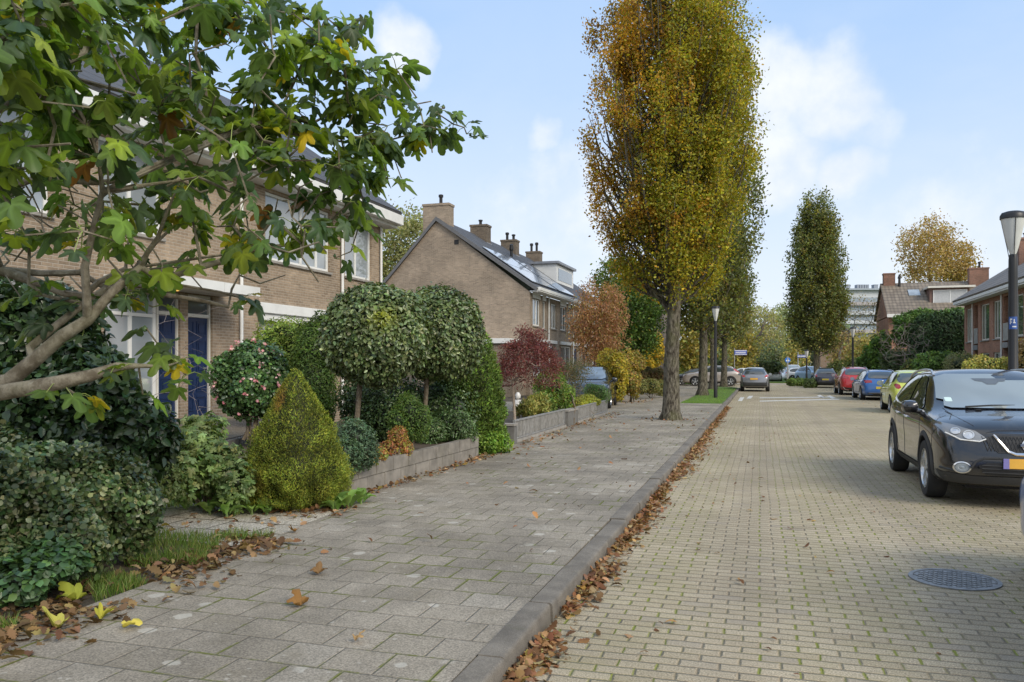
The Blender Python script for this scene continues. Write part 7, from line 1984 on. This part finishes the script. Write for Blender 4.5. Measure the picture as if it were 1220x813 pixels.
# 3 lime yellow hatch
sp=recipe('hatch',3.62,1.63,1.50,.30,CY,plate_r=(0,.58),tail=[[(.50,.88),(.58,.83),(.67,.86),(.70,.97),(.64,1.02),(.54,.98)]],lower_r=[(-.72,.23),(.72,.23),(.72,.40),(-.72,.40)],wiper_r=(0.0,1.09,-.34,1.12),badge=(0,.90),
   rearw=[(-.56,1.04),(.56,1.04),(.60,1.16),(.48,1.36),(-.48,1.36),(-.60,1.16)])
q=G(1050,489,0); car(sp,'lime yellow small hatchback seen from behind with round red lamps',(q.x+.115+1.63/2-.06,q.y-.75+.30,0),PI,GP)
# 4 blue estate
sp=recipe('wagon',4.55,1.80,1.46,.325,CBL,plate_r=(.05,.60),tail=[[(.46,.83),(.76,.82),(.79,.92),(.72,.95),(.48,.94)]],lower_r=[(-.75,.22),(.75,.22),(.75,.38),(-.75,.38)],rails=(1.9,3.9),railm=SILVER,badge=(0.0,.90),wiper_r=(0,1.0,-.36,1.03),handlem=CHROME)
q=G(1022,476.5,0); o,pj,_,_=car(sp,'metallic blue estate car with roof rails between the yellow and red cars',(q.x+.115+.90-.08,q.y+4.55/2-.92,0),PI+.03,GP)
b=MB(); pj.line(b,[(-.62,.365),(.62,.365)],'rear',1,.012,.02,False,.1); b.build('bumper_trim',CHROME,o,fix=False)
# 5 red SUV
sp=recipe('suv',4.35,1.80,1.58,.34,CRD,plate_r=(0,.72),tail=[[(.42,.92),(.78,.92),(.82,1.02),(.70,1.06),(.45,1.02)]],lower_r=[(-.8,.26),(.8,.26),(.82,.46),(.45,.42),(-.45,.42),(-.82,.46)],rails=(1.9,3.75),wiper_r=(0,1.12,-.3,1.15))
q=G(997.5,470.5,0); o,pj,_,_=car(sp,'bright red SUV parked in front of the dark purple grey hatchback',(q.x+.115+.90-.08,q.y+4.35/2-.88,0),PI+.02,GP); cladding(o,pj,sp,PLAST)
b=MB(); 
for sd in (1,-1): pj.line(b,[(.45,.30),(.62,.33),(.72,.45)],'rear',sd,.020,.02,False,.06)
b.build('bumper_trim',SILVER,o,fix=False)
# 6 dark hatch
sp=recipe('hatch',3.95,1.70,1.50,.31,CDG,plate_r=(0.02,.62),tail=[[(.60,.80),(.74,.82),(.77,1.0),(.64,1.0)]],lower_r=[(-.72,.24),(.72,.24),(.72,.40),(-.72,.40)],wiper_r=(0,1.04,-.32,1.06))
q=G(969,462,0); car(sp,'dark purple grey hatchback with yellow number plate under the dark oak',(q.x+.115+.85-.06,q.y+3.95/2-.80,0),PI-.03,GP)
# 7 grey SUV on the left, rear to us
sp=recipe('suv',4.15,1.78,1.55,.335,CGR,plate_r=(0.02,.80),platem=PLATE,tail=[[(.56,.92),(.66,.90),(.80,.96),(.83,1.08),(.68,1.05)]],lower_r=[(-.80,.25),(.80,.25),(.84,.62),(.60,.58),(-.60,.58),(-.84,.62)],tailm=LAMPO,wiper_r=(0,1.13,.30,1.15))
q=G(898.5,466.5,0); car(sp,'silver grey SUV with dark lower bumper driving away beside the verge',(q.x+.02,q.y+4.15/2-.85,0),PI+.02)
# 8 beige SUV across the side street
sp=recipe('suv',4.55,1.86,1.66,.36,CBG,tail=[[(.62,.95),(.80,.95),(.72,1.40),(.60,1.42)]],tailm=LAMPO,rails=(1.9,3.9),head=[[(.45,.82),(.80,.84),(.80,.95),(.5,.92)]])
q=P(848,431,66.5); o,pj,_,_=car(sp,'beige grey SUV standing sideways behind the verge oaks',(q.x,q.y,0),-PI/2+YAW*.4); cladding(o,pj,sp,PLAST)
# 9 dark car in the driveway
sp=recipe('hatch',4.0,1.72,1.52,.315,carpaint('anthracite_car_paint',(.022,.026,.032),.3,.25),head=[[(.45,.72),(.72,.74),(.74,.88),(.55,.84)]],plate_f=(0,.45),wscr=glassmat('reflecting_windscreen',(.20,.25,.30),.03,1.0,.6))  # windscreen base carries the sky reflection as pale colour
q=G(723,487,SWZ); car(sp,'dark car in the driveway, half hidden by the bushes behind the metal panels',(q.x-.86,q.y+2.0-.70,SWZ),.10)
# distant parked cars
GD='cars parked far down the street'
far=[('hatch',3.9,1.7,1.5,CWH,921,446.5,82,PI,'small white car far down the street beside the grey SUV'),('hatch',3.9,1.7,1.48,CRD,914.5,441.5,118,PI,'distant red car left of the white van'),
     ('wagon',4.4,1.8,1.46,CDG,922.5,441.5,124,PI,'distant dark red brown car in the row at the street end'),('suv',4.5,1.85,1.75,CWH,945,446,88,0,'white car facing us right of the round blue sign'),
     ('wagon',4.4,1.8,1.48,CDG,933,442,110,PI,'distant dark blue car left of the round blue sign'),('suv',4.4,1.8,1.6,CLB,969,447,80,.5,'light blue car partly behind the dark oak trunk'),
     ('hatch',3.9,1.7,1.45,CWH,955,448,84,PI/2+.3,'low white car between the round blue sign and the light blue car'),('wagon',4.5,1.8,1.45,CDG,830,446,70,-PI/2+.2,'dark car whose nose shows left of the beige SUV'),
     ('hatch',4.0,1.75,1.45,CWH,884,447,72,-PI/2,'white car mostly hidden behind the grey SUV'),('wagon',4.4,1.8,1.45,CRD,905,440.5,128,PI,'farthest red car at the end of the row')]
for kind,L,W,H,pt,px,py,d,rz,lab in far:
    q=P(px,431,d); sp=recipe(kind,L,W,H,.32,pt,sub=2,tail=[[(.50,.84),(.72,.84),(.74,.97),(.55,.97)]],head=[[(.42,.70),(.72,.72),(.72,.82),(.5,.80)]])
    car(sp,lab,(q.x,q.y,0.0),rz,GD,0)
for me in bpy.data.meshes: me.validate()
